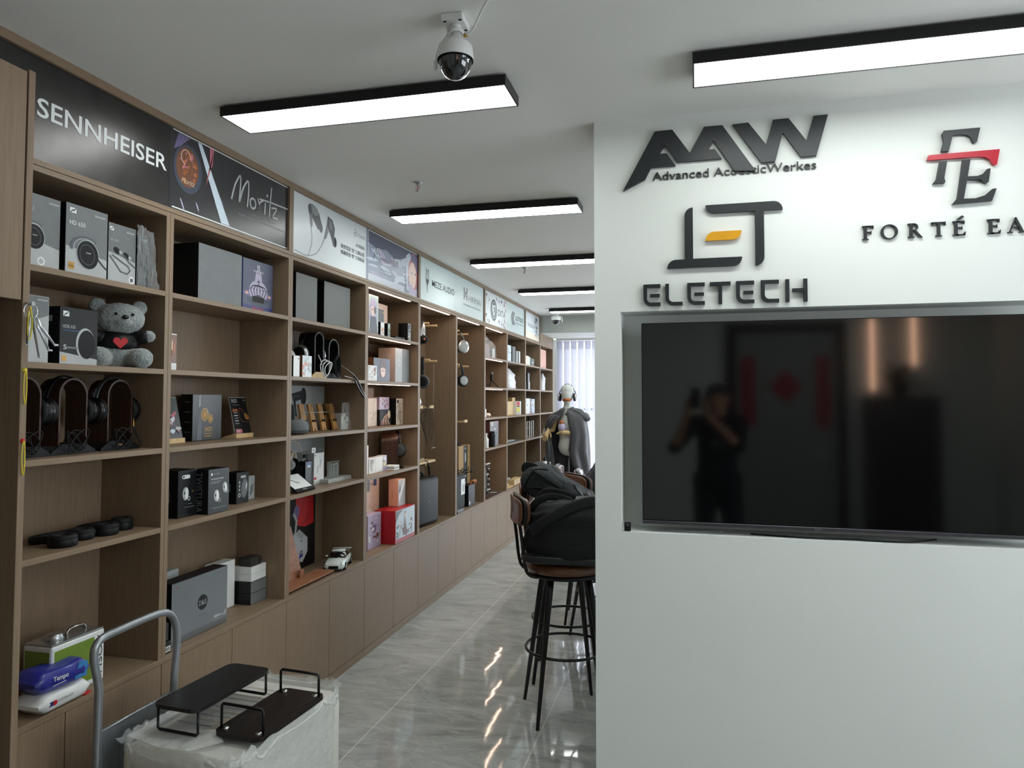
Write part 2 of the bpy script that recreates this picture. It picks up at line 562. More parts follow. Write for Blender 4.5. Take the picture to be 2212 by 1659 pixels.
for k, a in enumerate((W2, W3)):
    w = MB()
    for q in range(4):
        y = a[0] + (a[1] - a[0]) * q / 3
        w.box((XR + 0.02, y - 0.025, a[2]), (XR + 0.07, y + 0.025, a[3]), WHITEP)
    w.box((XR + 0.02, a[0], a[2]), (XR + 0.07, a[1], a[2] + 0.05), WHITEP).box((XR + 0.02, a[0], a[3] - 0.05), (XR + 0.07, a[1], a[3]), WHITEP)
    struct('window_%d' % (k + 2), w)  # the nearer one is a made-up window for daylight fill
def portal(loc, rot, sx, sy):
    l = bpy.data.lights.new('daylight_portal', 'AREA'); l.shape = 'RECTANGLE'; l.size = sx; l.size_y = sy
    l.cycles.is_portal = True
    o = bpy.data.objects.new('daylight_portal', l); COL.objects.link(o); o.location = loc; o.rotation_euler = rot
portal((XR + 0.09, 1.55, 1.80), (0, PI / 2, 0), 1.2, 2.1)
portal((XR + 0.09, 8.7, 1.85), (0, PI / 2, 0), 1.1, 2.6)
portal((0.25, YE + 0.08, 1.28), (-PI / 2, 0, 0), 4.5, 2.4)
struct('wall_back', MB().box((-2.31, YB - 0.1, 0), (XR, YB, H), WALL))
struct('trim_1', MB().box((-2.31, 9.39, 2.48), (XR, YE + 0.1, H + 0.1), GREYWALL).box((-2.31, 9.40, 2.476), (XR, YE, 2.481), WALL))
e = MB().box((-2.31, YE, 0), (-1.99, YE + 0.1, 2.48), WALL).box((XR - 0.4, YE, 0), (XR, YE + 0.1, 2.48), WALL).box((-1.99, YE, 0), (XR - 0.4, YE + 0.1, 0.08), WALL)
struct('wall_end', e)
w = MB()
for x in (-1.97, -0.55, 0.9, 2.46):
    w.box((x - 0.02, YE + 0.02, 0.08), (x + 0.02, YE + 0.07, 2.48), WHITEP)
w.box((-1.99, YE + 0.02, 0.08), (2.48, YE + 0.07, 0.12), WHITEP).box((-1.99, YE + 0.02, 2.44), (2.48, YE + 0.07, 2.48), WHITEP).box((-1.99, YE + 0.02, 1.42), (2.48, YE + 0.07, 1.46), WHITEP)
win = struct('window_1', w)
MB().box((-1.97, YE + 0.04, 0.1), (2.46, YE + 0.045, 2.46), mat('window_glass', '#f4fbff', 0.02, alpha=0.06, var=0)).build('window_pane', win)
# television wall with its recess
n0, n1, nb, nt_, nd = -0.285, 2.05, 1.080, 1.943, 0.16
tw = MB()
YT = YW + 0.30
tw.box((XC, YW, 0), (XR, YT, nb), WALL).box((XC, YW, nt_), (XR, YT, H), WALL)
tw.box((XC, YW, nb), (n0, YT, nt_), WALL).box((n1, YW, nb), (XR, YT, nt_), WALL)
tw.box((n0, YW + nd, nb), (n1, YT, nt_), WALL)
struct('wall_television', tw)

# ------------------------------------------------------------------ ceiling lamps
used = []
def make_lamp():
    t = thing('ceiling_lamp', 'x', 'ceiling light')
    L, W_, h = 1.12, 0.19, 0.036
    f = MB()
    f.box((0, 0, -h), (L, 0.006, 0), BLKMET).box((0, W_ - 0.006, -h), (L, W_, 0), BLKMET)
    f.box((0, 0.006, -h), (0.006, W_ - 0.006, 0), BLKMET).box((L - 0.006, 0.006, -h), (L, W_ - 0.006, 0), BLKMET)
    f.box((0.006, 0.006, -0.004), (L - 0.006, W_ - 0.006, 0), BLKMET)
    f.build('housing', t)
    MB().box((0.006, 0.006, -h + 0.002), (L - 0.006, W_ - 0.006, -h + 0.005), LAMPM).build('diffuser', t)
    for x in (0.13, 0.97):
        MB().box((x - 0.02, 0.03, 0), (x + 0.02, W_ - 0.03, 0.0078), SILVER).build('mounting_clip', t)
    return t
lamp = make_lamp()
for k, (x, y, lb) in enumerate([
    (-1.737, 2.318, 'long black framed ceiling light beside the big dome camera'),
    (0.001, 2.318, 'long black framed ceiling light above the wall of black logos'),
    (-1.737, 3.872, 'black framed ceiling light just beyond the nearer sprinkler'),
    (-1.737, 5.43, 'black framed ceiling light just before the farther sprinkler'),
    (-1.737, 7.04, 'black framed ceiling light between the farther sprinkler and the last one'),
    (-1.737, 8.63, 'farthest black framed ceiling light, beside the small dome camera')]):
    place(lamp, used, (x, y, H - 0.008), 0, lb, 'ceiling light panels')
for k, (x, y) in enumerate([(1.30, 0.74), (0.50, -1.55), (0.9, 4.6), (0.9, 7.4)]):  # unseen lamps added to raise the ambient light
    place(lamp, used, (x, y, H - 0.008), 0, 'added black framed ceiling light out of view, filling the room', 'added fill lights out of view')

# ------------------------------------------------------------------ shelving bays
ZR = [2.018, 1.713, 1.407, 1.102]
TS = 0.02
bay_words = ['first', 'second', 'third', 'fourth', 'fifth', 'sixth', 'seventh', 'eighth', 'ninth', 'tenth']
bay_look = ['holding the grey plush bear and headphone stands', 'holding the large silver box, half empty above it', 'holding the white toy car and tilted plywood board',
            'strip-lit, holding the red box', 'tall, with pegs and black case', 'tall, with pegs and brown carton', 'lit by strips, with a small black tripod',
            'with a grey binder and thin wooden boards', 'with a clear acrylic rack', 'last one beside the window, beneath a plain panel']
led_rows = {3: [2.313, 1.998, 1.693, 1.387, 1.082], 4: [2.313], 5: [2.313], 6: [2.313, 1.998, 1.693, 1.387, 1.082]}
for i in range(10):
    y0, y1 = Bn[i], Bn[i + 1]
    t = thing('shelf_unit', '%s shelf bay from entrance, %s' % (bay_words[i], bay_look[i]), 'shelf', (0, y0, 0), group='shelf bays along the wall')
    wd = y1 - y0
    for a in (0.0006, wd - 0.0206):
        MB().rbox((-2.30, a, 0.5975), (XS, a + 0.02, 2.3325), WOOD, 0.0008, 1).build('side_panel', t)
    MB().box((-2.30, 0.0206, 0.598), (XB, wd - 0.0206, 2.313), WOOD if i not in (4, 5) else WOOD).build('back_panel', t)
    MB().rbox((-2.30, 0.0206, 2.3135), (XS, wd - 0.0206, 2.3325), WOODH, 0.0008, 1).build('top_board', t)
    if i not in (4, 5):
        for z in ZR:
            MB().rbox((XB + 0.0005, 0.0208, z - TS), (XS, wd - 0.0208, z), WOODH, 0.0008, 1).build('shelf_board', t)
    for z in led_rows.get(i, []):
        MB().box((-2.036, 0.035, z - 0.0016), (-2.020, wd * 0.86, z - 0.0004), LEDM).build('led_strip', t)
    if i == 9:
        MB().box((-2.30, 0.003, 2.334), (XS, wd, 2.474), WOODH).build('fascia_panel', t)
        MB().box((-2.30, wd + 0.001, 0.0), (XS + 0.004, wd + 0.02, 2.474), WOOD).build('end_panel', t)
    if i in (4, 5):     # peg holes
        g = MB()
        F = FX(XB, 0, 0)
        for z in [0.80 + 0.13 * k for k in range(12)]:
            for y in (0.07, 0.17, 0.36, 0.55, 0.74):
                g.disc(F, y, z, 0.005, 0.005, CHROME if (int(z * 100) % 2) else BLACK, n=8)
        g.build('peg_holes', t)
    # cabinet below
    c = thing('base_cabinet', 'low door cabinet under the %s shelf bay from the entrance' % bay_words[i], 'cabinet', (0, y0, 0), group='low cabinets under the shelves')
    MB().box((-2.30, 0.002, 0.05), (-2.021, wd - 0.002, 0.576), WOODD).build('carcass', c)
    MB().box((-2.30, 0.001, 0.0), (-2.002, wd - 0.001, 0.049), WOODH).build('plinth', c)
    for k in (0, 1):
        a = 0.0015 + k * wd / 2
        MB().rbox((-2.0195, a, 0.052), (XS, a + wd / 2 - 0.003, 0.5755), WOOD, 0.0008, 1).build('door', c)
MB().rbox((-2.30, Bn[0], 0.577), (XS + 0.001, Bn[10], 0.597), WOODH, 0.001, 1).build('counter_top', None, 'long grey-brown board running over all the low cabinets', 'counter top')
# fascia frames
for k, (a, b) in enumerate([(0, 2), (2, 4), (4, 6), (6, 8), (8, 9)]):
    t = thing('fascia_frame', ['wooden frame around the black and charcoal signs', 'wooden frame around the earphone and cloudy sky signs', 'wooden frame around the two plain pale logo signs',
                               'wooden frame around the round emblem sign and its neighbour', 'wooden frame around the last small poster sign'][k], 'frame', (0, Bn[a], 0), group='sign frames under the ceiling')
    L = Bn[b] - Bn[a]
    MB().box((-2.30, 0.0, 2.3345), (XS, L - 0.0005, 2.352), WOODH).build('bottom_rail', t)
    MB().box((-2.30, 0.0, 2.682), (XS, L - 0.0005, H - 0.001), WOODH).build('top_rail', t)
    for y in (0.0, L - 0.0195):
        MB().box((-2.06, y, 2.3525), (XS, y + 0.019, 2.6815), WOOD).build('post', t)
# plain left-hand cabinet that stands proud of the shelves
c = thing('tall_cabinet', 'tall grey-brown cabinet at the left edge, door above a dark open niche', 'cabinet', (0, 0, 0))
MB().rbox((-2.30, 1.489, 0), (-1.70, 1.509, 2.47), WOOD, 0.001, 1).build('side_panel', c)
MB().rbox((-2.30, 0.85, 0), (-1.72, 0.87, 2.47), WOOD, 0.001, 1).build('side_panel', c)
MB().box((-2.30, 0.871, 0.0), (-2.27, 1.488, 2.46), WOODD).build('back_panel', c)
MB().box((-2.268, 0.871, 2.44), (-1.722, 1.488, 2.46), WOOD).build('top_board', c)
MB().box((-2.268, 0.871, 1.86), (-1.722, 1.488, 1.88), WOODD).build('shelf_board', c)
MB().box((-2.268, 0.871, 0.0), (-1.722, 1.488, 0.08), WOODD).build('plinth', c)
MB().rbox((-1.72, 0.872, 1.856), (-1.701, 1.485, 2.462), WOOD, 0.001, 1).build('door', c)

# ------------------------------------------------------------------ sign panels above the shelves
SX = -2.012
def sign(y0, y1, m, label, art, group='brand signs above the shelves'):
    z0, z1 = 2.3535, 2.681
    t = MB().box((-2.05, 0, 0), (SX, y1 - y0, z1 - z0), m).build('sign_panel', None, label, 'sign', group, loc=(0, y0, z0))
    b = MB()
    art(b, FX(SX, -y0, -z0))     # art is drawn in wall coordinates: (Y, height)
    b.build('printed_artwork', t)
    return t
def a_senn(b, F):
    b.text(F, 'SENNHEISER', 1.792, 2.494, 0.575, 0.062, TXTW, bold=0.012)
def a_moritz(b, F):
    b.rect(F, 2.40, 2.362, 3.25, 2.367, WHITE); b.rect(F, 2.40, 2.675, 3.25, 2.6795, WHITE)
    b.poly(F, [(2.405, 2.60), (2.43, 2.672), (2.50, 2.672), (2.44, 2.62)], PURP, 0.0007)
    b.disc(F, 2.49, 2.54, 0.085, 0.10, CLD, 0.0008)
    b.disc(F, 2.487, 2.545, 0.068, 0.082, BROWNI, 0.0010)
    rnd = random.Random(3)
    for k in range(46):
        a, r = rnd.uniform(0, 2 * PI), rnd.uniform(0.005, 0.068)
        b.disc(F, 2.487 + r * math.cos(a) * 0.8, 2.548 + r * math.sin(a), rnd.uniform(0.004, 0.014), rnd.uniform(0.002, 0.007), [COPPER, ORANGE, BROWNI, PINKI][k % 4], 0.0012 + k * 0.00001, rnd.uniform(0, 3), 8)
    b.line(F, [(2.475 + 0.028 * math.cos(t), 2.585 + 0.03 * math.sin(t)) for t in [k * 0.35 for k in range(14)]], 0.003, FACE, 0.0018)
    b.text(F, 'Moritz', 2.45, 2.476, 0.08, 0.022, SAND, 0.0018, shear=0.3)
    b.poly(F, [(2.545, 2.672), (2.57, 2.672), (2.765, 2.369), (2.705, 2.369)], ICE, 0.0013)
    b.poly(F, [(2.62, 2.675), (2.65, 2.675), (2.64, 2.60), (2.615, 2.57), (2.60, 2.50), (2.625, 2.57)], PINKI, 0.0015)
    b.disc(F, 2.69, 2.45, 0.03, 0.03, SMOKE, 0.0007)  # round glare painted into the sign colours
    for q in ((2.46, 2.385, 0.03), (2.55, 2.40, 0.02)):
        b.disc(F, q[0], q[1], 0.004, q[2], LAV, 0.0009, 0.5)
    # brush-written word: M o r i t z as strokes
    def st(p, w=0.010):
        b.line(F, p, w, LGREY, 0.0014)
    def curve(p, n=6):
        out = []
        for i in range(len(p) - 1):
            p0 = p[max(0, i - 1)]; p1 = p[i]; p2 = p[i + 1]; p3 = p[min(len(p) - 1, i + 2)]
            for k in range(n):
                t = k / n
                out.append(tuple(0.5 * (2 * p1[j] + (p2[j] - p0[j]) * t + (2 * p0[j] - 5 * p1[j] + 4 * p2[j] - p3[j]) * t * t + (3 * p1[j] - p0[j] - 3 * p2[j] + p3[j]) * t ** 3) for j in (0, 1)))
        return out + [p[-1]]
    st(curve([(2.775, 2.498), (2.80, 2.57), (2.835, 2.618), (2.838, 2.57), (2.832, 2.50), (2.86, 2.57), (2.895, 2.610), (2.90, 2.56), (2.892, 2.492)]))
    st([(2.935 + 0.022 * math.cos(t), 2.517 + 0.024 * math.sin(t)) for t in [k * 0.45 for k in range(15)]], 0.009)
    st(curve([(2.975, 2.55), (2.985, 2.52), (2.98, 2.492), (2.99, 2.535), (3.015, 2.55)]), 0.008)
    st([(3.035, 2.545), (3.03, 2.492)], 0.009); b.disc(F, 3.05, 2.585, 0.007, 0.007, LGREY, 0.0014)
    st([(3.085, 2.632), (3.075, 2.55), (3.068, 2.49)], 0.009); st([(2.99, 2.553), (3.08, 2.560), (3.25, 2.566)], 0.0075)
    st(curve([(3.09, 2.535), (3.13, 2.54), (3.10, 2.50), (3.095, 2.492), (3.14, 2.493)]), 0.008)
    b.text(F, 'A PASSION COMPANY WITH', 2.93, 2.459, 0.19, 0.008, TXTG)
    b.text(F, 'IN-DEPTH OF PRO AUDIO AND MULTIMEDIA EXPERIENCE', 2.83, 2.438, 0.39, 0.009, TXTG)
GR1 = anim('earphone_dark', '#4b4c50'); GR2 = anim('earphone_mid', '#74757a'); CAB = anim('cable_grey', '#9da3a8')
def a_ear(b, F):
    b.poly(F, [(3.43, 2.635), (3.445, 2.655), (3.48, 2.657), (3.52, 2.645), (3.549, 2.622), (3.578, 2.57), (3.565, 2.532), (3.535, 2.535), (3.50, 2.562), (3.47, 2.59), (3.44, 2.60)], GR1)
    b.poly(F, [(3.455, 2.65), (3.50, 2.655), (3.545, 2.62), (3.50, 2.60)], GR2, 0.0009)
    for k in range(6):
        b.line(F, [(3.462 + k * 0.013, 2.65), (3.482 + k * 0.011, 2.605)], 0.004, LGREY, 0.0011)
    b.disc(F, 3.568, 2.55, 0.019, 0.028, GR1, 0.0011, 0.2)
    b.poly(F, [(3.445, 2.60), (3.475, 2.60), (3.478, 2.54), (3.465, 2.522), (3.455, 2.55)], GR2, 0.0010)
    b.poly(F, [(3.645, 2.635), (3.70, 2.622), (3.728, 2.58), (3.722, 2.535), (3.70, 2.50), (3.67, 2.54), (3.635, 2.575)], GR1)
    b.poly(F, [(3.66, 2.62), (3.695, 2.61), (3.70, 2.56), (3.665, 2.57)], GR2, 0.0009)
    b.disc(F, 3.725, 2.502, 0.024, 0.030, GR1, 0.0011, 0.2); b.disc(F, 3.735, 2.502, 0.012, 0.028, BLACK, 0.0012, 0.1)
    b.poly(F, [(3.63, 2.575), (3.66, 2.56), (3.628, 2.50), (3.605, 2.495)], GR2, 0.0010)
    b.line(F, [(3.612, 2.50), (3.585, 2.46), (3.555, 2.425), (3.52, 2.395), (3.46, 2.372), (3.40, 2.364), (3.33, 2.37), (3.30, 2.372)], 0.007, CAB)
    b.line(F, [(3.464, 2.52), (3.476, 2.48), (3.473, 2.44), (3.45, 2.39), (3.44, 2.368)], 0.005, CAB)
    for (x, y) in ((3.985, 2.625), (3.976, 2.604), (3.996, 2.606)):
        b.line(F, [(x + 0.012 * math.cos(PI / 6 + k * PI / 3), y + 0.012 * math.sin(PI / 6 + k * PI / 3)) for k in range(7)], 0.0022, TXTD)
    b.text(F, 'f i n a l', 4.022, 2.598, 0.088, 0.022, TXTD)
    b.text(F, 'A10000', 3.992, 2.531, 0.12, 0.022, TXTD)
    b.text(F, '极致驾驭“铝”之銷尖锐', 3.80, 2.486, 0.31, 0.026, TXTD, bold=0.004)
    b.text(F, '精确铸造“音”之纯极真', 3.80, 2.451, 0.31, 0.026, TXTD, bold=0.004)
def a_sky(b, F):
    rnd = random.Random(5)
    b.poly(F, [(4.16, 2.679), (5.015, 2.679), (5.015, 2.60), (4.80, 2.62), (4.60, 2.56), (4.45, 2.60), (4.30, 2.58), (4.16, 2.60)], DSKY)
    for k in range(26):
        x, y = rnd.uniform(4.2, 4.9), rnd.uniform(2.40, 2.60)
        b.disc(F, x, y, rnd.uniform(0.03, 0.10), rnd.uniform(0.008, 0.028), [CLOUD, ICE, LAV][k % 3], 0.0008 + k * 0.00001, rnd.uniform(-0.3, 0.2), 16)
    b.rect(F, 4.16, 2.362, 4.75, 2.40, CLOUD, 0.0012)
    b.line(F, [(4.165, 2.676), (5.013, 2.676), (5.013, 2.357), (4.165, 2.357), (4.165, 2.676)], 0.005, WHITE, 0.0022)
    # a generic drawn face in profile with pale and auburn hair
    b.disc(F, 4.92, 2.53, 0.095, 0.135, PINKI, 0.0014); b.disc(F, 4.90, 2.50, 0.07, 0.10, FACE, 0.0015)
    b.poly(F, [(4.78, 2.63), (4.84, 2.66), (4.88, 2.64), (4.83, 2.58), (4.82, 2.48), (4.80, 2.40), (4.77, 2.48)], CLOUD, 0.0016)
    b.poly(F, [(4.86, 2.65), (5.01, 2.66), (5.01, 2.50), (4.97, 2.56), (4.93, 2.60), (4.88, 2.60)], PURP, 0.0017)
    b.disc(F, 4.89, 2.52, 0.018, 0.008, ICE, 0.0018, 0.1); b.disc(F, 4.89, 2.52, 0.008, 0.008, CLD, 0.0019); b.disc(F, 4.955, 2.52, 0.012, 0.006, CLD, 0.0018)
    b.line(F, [(4.89, 2.455), (4.905, 2.452)], 0.003, PINKI, 0.0019)
    b.poly(F, [(4.84, 2.42), (4.88, 2.44), (4.93, 2.40), (5.01, 2.42), (5.01, 2.36), (4.83, 2.36)], LAV, 0.0018)
    b.line(F, [(4.80, 2.47), (4.77, 2.43), (4.78, 2.39), (4.80, 2.365)], 0.003, CLD, 0.0019)
    # handwriting
    b.line(F, [(4.24, 2.505), (4.285, 2.588), (4.29, 2.54), (4.325, 2.585), (4.33, 2.53), (4.35, 2.525)], 0.005, TXTD, 0.0016)
    b.text(F, 'oondrop', 4.345, 2.505, 0.14, 0.038, TXTD, 0.0016, shear=0.35)
    b.text(F, '水月雨', 4.49, 2.515, 0.15, 0.042, GR1, 0.0016)
    b.text(F, 'ALWAYS IN MUSIC', 4.355, 2.449, 0.155, 0.011, GR1, 0.0016)
    b.text(F, 'ALWAYS ON THE JOURNEY', 4.327, 2.422, 0.22, 0.012, GR1, 0.0016)
def a_lyre(b, F):
    D = GR1
    for s in (-1, 1):
        b.line(F, [(5.207 + s * 0.030, 2.606), (5.207 + s * 0.022, 2.59), (5.207 + s * 0.030, 2.55), (5.207 + s * 0.032, 2.525), (5.207 + s * 0.018, 2.50), (5.207 + s * 0.004, 2.485)], 0.010, D, 0.0007)
    b.line(F, [(5.18, 2.596), (5.234, 2.596)], 0.004, D)
    for x in (-0.008, 0, 0.008):
        b.line(F, [(5.207 + x, 2.596), (5.207 + x, 2.51)], 0.002, D)
    b.poly(F, [(5.18, 2.52), (5.207, 2.535), (5.234, 2.52), (5.207, 2.47)], TXTD, 0.0011)
    b.poly(F, [(5.198, 2.485), (5.216, 2.485), (5.210, 2.435), (5.204, 2.435)], D, 0.0012); b.disc(F, 5.207, 2.43, 0.01, 0.004, D)
    b.text(F, 'MEZE AUDIO', 5.31, 2.487, 0.54, 0.052, TXTD, bold=0.006)
def a_hm(b, F):
    D = GR2
    b.poly(F, [(6.108, 2.603), (6.14, 2.603), (6.14, 2.575), (6.163, 2.56), (6.186, 2.575), (6.186, 2.603), (6.218, 2.603), (6.218, 2.56), (6.163, 2.53), (6.108, 2.56)], D)
    b.poly(F, [(6.108, 2.492), (6.14, 2.492), (6.14, 2.522), (6.163, 2.532), (6.186, 2.522), (6.186, 2.492), (6.218, 2.492), (6.218, 2.552), (6.163, 2.522), (6.108, 2.552)], D, 0.0008)
    b.text(F, 'HIFI', 6.255, 2.492, 0.18, 0.056, D, bold=0.01); b.text(F, 'MAN', 6.447, 2.492, 0.19, 0.056, D)
    b.text(F, 'Innovating the Art of Listening', 6.105, 2.437, 0.52, 0.026, D)
def a_round(b, F):
    b.disc(F, 7.105, 2.512, 0.120, 0.112, GR1); b.disc(F, 7.105, 2.512, 0.095, 0.088, POSM, 0.0010); b.disc(F, 7.105, 2.512, 0.088, 0.081, GR1, 0.0012)
    b.poly(F, [(7.045, 2.565), (7.165, 2.565), (7.16, 2.50), (7.105, 2.44), (7.05, 2.50)], POSM, 0.0014); b.poly(F, [(7.075, 2.545), (7.145, 2.545), (7.14, 2.505), (7.105, 2.47), (7.095, 2.50), (7.12, 2.52)], GR1, 0.0016)
    b.text(F, 'DITA', 7.262, 2.475, 0.31, 0.066, TXTD)
    rnd = random.Random(9)
    cols = [PINKI, BROWNI, DSKY, MINT, GR2, COPPER, PURP]
    spots = [(6.85, 2.64), (6.94, 2.60), (7.22, 2.645), (7.30, 2.63), (7.40, 2.645), (7.52, 2.62), (7.57, 2.655), (7.58, 2.56), (6.84, 2.43), (6.88, 2.385), (6.95, 2.39), (7.30, 2.42), (7.42, 2.40), (7.50, 2.40), (7.55, 2.44), (7.54, 2.37)]
    for k, (x, y) in enumerate(spots):
        for q in range(3):
            b.disc(F, x + rnd.uniform(-.02, .02), y + rnd.uniform(-.012, .012), rnd.uniform(0.008, 0.022), rnd.uniform(0.006, 0.014), cols[(k + q) % 7], 0.0008 + q * 0.0002, rnd.uniform(0, 3), 10)
def a_chev(b, F):
    for dx in (0, 0.045, 0.09):
        b.line(F, [(7.885 + dx, 2.588), (7.83 + dx, 2.52), (7.885 + dx, 2.45)], 0.022, GR1, 0.0008 + dx * 0.01)
    b.text(F, 'LOTOO', 8.03, 2.508, 0.38, 0.052, TXTD, bold=0.02)
    b.text(F, 'SEE MUSIC  HEAR ALIVE', 8.01, 2.468, 0.40, 0.016, GR2)
def a_last(b, F):
    b.poly(F, [(8.60, 2.36), (9.33, 2.36), (9.33, 2.42), (8.60, 2.44)], CREAM)
    b.text(F, 'TR NCR OD', 8.655, 2.50, 0.39, 0.045, GR2)
    rnd = random.Random(2)
    for k in range(40):
        x = rnd.gauss(9.16, 0.06); y = rnd.uniform(2.39, 2.66)
        b.disc(F, min(x, 9.30), y, rnd.uniform(0.008, 0.03), rnd.uniform(0.005, 0.02), [GR1, GR2, LGREY, TXTD][k % 4], 0.0008 + k * 0.00001, rnd.uniform(0, 3), 9)
sign(1.533, 2.3835, BRUSHED, 'black brushed sign with ten spaced silver capital letters', a_senn)
sign(2.3845, 3.231, GLOSSD, 'charcoal sign with glowing amber earpiece and brush-written word', a_moritz)
sign(3.2725, 4.1355, POSW, 'pale grey sign showing two grey earphones and Chinese lines', a_ear)
sign(4.1365, 4.998, SKYP, 'cloudy blue sky sign with a drawn young face', a_sky)
sign(5.040, 5.8855, POSM, 'pale sign with a lyre emblem and dark capitals', a_lyre)
sign(5.8865, 6.729, POSM, 'pale sign with grey H-like emblem and small tagline', a_hm)
sign(6.771, 7.6095, POSW, 'white sign with dark round emblem amid tiny coloured doodles', a_round)
sign(7.6105, 8.469, POSM, 'pale sign with stacked chevrons before squarish dark letters', a_chev)
sign(8.511, 9.329, POSW, 'last white sign, faint letters and an ink splash', a_last)

# ------------------------------------------------------------------ raised logos on the television wall
FW = FY(0, YW, 0)
def logo(name, label, parts):
    t = thing(name, label, 'wall sign', (0, YW, 0))
    F = FY(0, 0, 0)
    for nm, fn in parts:
        b = MB(); fn(b, F); b.build(nm, t)
    return t
TH = 0.014
def pg(pts, m=LETTER, th=TH):
    return lambda b, F: b.poly(F, pts, m, 0.001, th)
def arc(cx, cy, r, a0, a1, n=8, ry=None):
    ry = ry or r
    return [(cx + r * math.cos(math.radians(a0 + (a1 - a0) * i / n)), cy + ry * math.sin(math.radians(a0 + (a1 - a0) * i / n))) for i in range(n + 1)]
AA = [(-0.270, 2.422), (-0.145, 2.650), (-0.078, 2.651), (-0.012, 2.553), (0.042, 2.651), (0.110, 2.651), (0.229, 2.465), (0.153, 2.470), (0.077, 2.594), (0.057, 2.561), (0.081, 2.560), (0.106, 2.522), (-0.058, 2.521), (-0.107, 2.593), (-0.127, 2.560), (-0.100, 2.559), (-0.066, 2.508), (-0.160, 2.508), (-0.184, 2.462)]
WW = [(0.147, 2.650), (0.205, 2.652), (0.268, 2.562), (0.294, 2.654), (0.349, 2.655), (0.411, 2.564), (0.437, 2.655), (0.487, 2.656), (0.445, 2.505), (0.391, 2.504), (0.328, 2.602), (0.300, 2.494), (0.250, 2.494)]
logo('raised_logo', 'big slanted charcoal logo of three joined capitals, highest on wall', [
    ('joined_letters', pg(AA)), ('letter', pg(WW)),
    ('small_lettering', lambda b, F: b.text(F, 'Advanced AcousticWerkes', -0.155, 2.457, 0.60, 0.033, LETTER, 0.001, 0.006))])
Lp = [(-0.101, 2.105)] + arc(-0.068, 2.105, 0.033, 180, 90)[1:] + [(-0.034, 2.138), (-0.034, 2.308)] + arc(-0.003, 2.308, 0.031, 180, 90)[1:] + [(-0.003, 2.139), (0.177, 2.139)] + arc(0.146, 2.139, 0.031, 0, -90, ry=0.034)[1:]
Tp = [(0.045, 2.344), (0.290, 2.344)] + arc(0.291, 2.311, 0.033, 90, 0)[1:] + [(0.257, 2.311), (0.257, 2.135)] + arc(0.225, 2.135, 0.032, 0, -90)[1:] + [(0.225, 2.311), (0.078, 2.311)] + arc(0.078, 2.344, 0.033, -90, -180)[1:-1]
Gp = [(0.043, 2.206)] + arc(0.077, 2.206, 0.034, 180, 90)[1:] + [(0.176, 2.240)] + arc(0.142, 2.240, 0.034, 0, -90)[1:]
logo('raised_logo', 'charcoal L and T strokes framing a small amber bar', [('stroke', pg(Lp)), ('stroke', pg(Tp)), ('amber_bar', pg(Gp, LETTERY))])
# wide word below
zt, zb, sw = 2.046, 1.961, 0.0135
def Eo(x, w, mid=True, top=True):
    o = [(x, zt)] + ([(x + w, zt), (x + w, zt - sw), (x + sw, zt - sw)] if top else [(x + sw, zt)]) + arc(x + 0.03, zb + 0.03, 0.0165, 180, 270) + [(x + w, zb + sw), (x + w, zb)] + arc(x + 0.03, zb + 0.03, 0.030, 270, 180)
    return o
def wordpart(kind, x, w):
    def f(b, F):
        if kind in 'EC': b.poly(F, Eo(x, w), LETTER, 0.001, TH)
        if kind == 'L': b.poly(F, Eo(x, w, top=False), LETTER, 0.001, TH)
        if kind == 'E': b.rect(F, x + 0.026, 1.996, x + w - 0.003, 2.008, LETTER, 0.001, TH)
        if kind == 'T':
            b.rect(F, x, zt - sw, x + w, zt, LETTER, 0.001, TH); b.rect(F, x + w / 2 - sw / 2, zb, x + w / 2 + sw / 2, zt - sw, LETTER, 0.001, TH)
        if kind == 'H':
            b.rect(F, x, zb, x + sw, zt, LETTER, 0.001, TH); b.rect(F, x + 0.024, 1.998, x + 0.063, 2.011, LETTER, 0.001, TH); b.rect(F, x + 0.063, zb, x + 0.0765, zt, LETTER, 0.001, TH)
    return f
logo('raised_lettering', 'wide squared charcoal capitals directly above the television recess', [('letter', wordpart(k, x, w)) for k, x, w in
     [('E', -0.193, 0.065), ('L', -0.109, 0.065), ('E', -0.026, 0.065), ('T', 0.058, 0.076), ('E', 0.154, 0.065), ('C', 0.243, 0.064), ('H', 0.330, 0.076)]])
Ft = [(0.864, 2.548), (0.870, 2.5585), (0.985, 2.5595), (0.974, 2.510), (0.968, 2.506), (0.962, 2.508), (0.955, 2.528), (0.942, 2.538), (0.925, 2.541), (0.898, 2.540), (0.884, 2.483), (0.860, 2.484), (0.869, 2.520)]
Rd = [(0.814, 2.456), (0.820, 2.474), (1.044, 2.477), (1.034, 2.424), (1.028, 2.421), (1.021, 2.426), (1.013, 2.442), (0.998, 2.453), (0.975, 2.456)]
Fb = [(0.855, 2.448), (0.878, 2.448), (0.868, 2.388), (0.871, 2.374), (0.869, 2.370), (0.831, 2.370), (0.843, 2.386)]
Ee = [(0.928, 2.448), (0.952, 2.449), (0.942, 2.388), (0.972, 2.387), (0.990, 2.393), (1.004, 2.410), (1.014, 2.411), (1.007, 2.364), (1.000, 2.358), (0.993, 2.362), (0.982, 2.374), (0.940, 2.376), (0.928, 2.309), (0.965, 2.308), (0.995, 2.317), (1.018, 2.338), (1.031, 2.339), (1.016, 2.296), (0.891, 2.292), (0.908, 2.312)]
logo('raised_logo', 'stepped black serif F and E crossed by a red bar', [('letter', pg(Ft)), ('letter_stem', pg(Fb)), ('letter', pg(Ee)), ('red_bar', pg(Rd, LETTERR))])
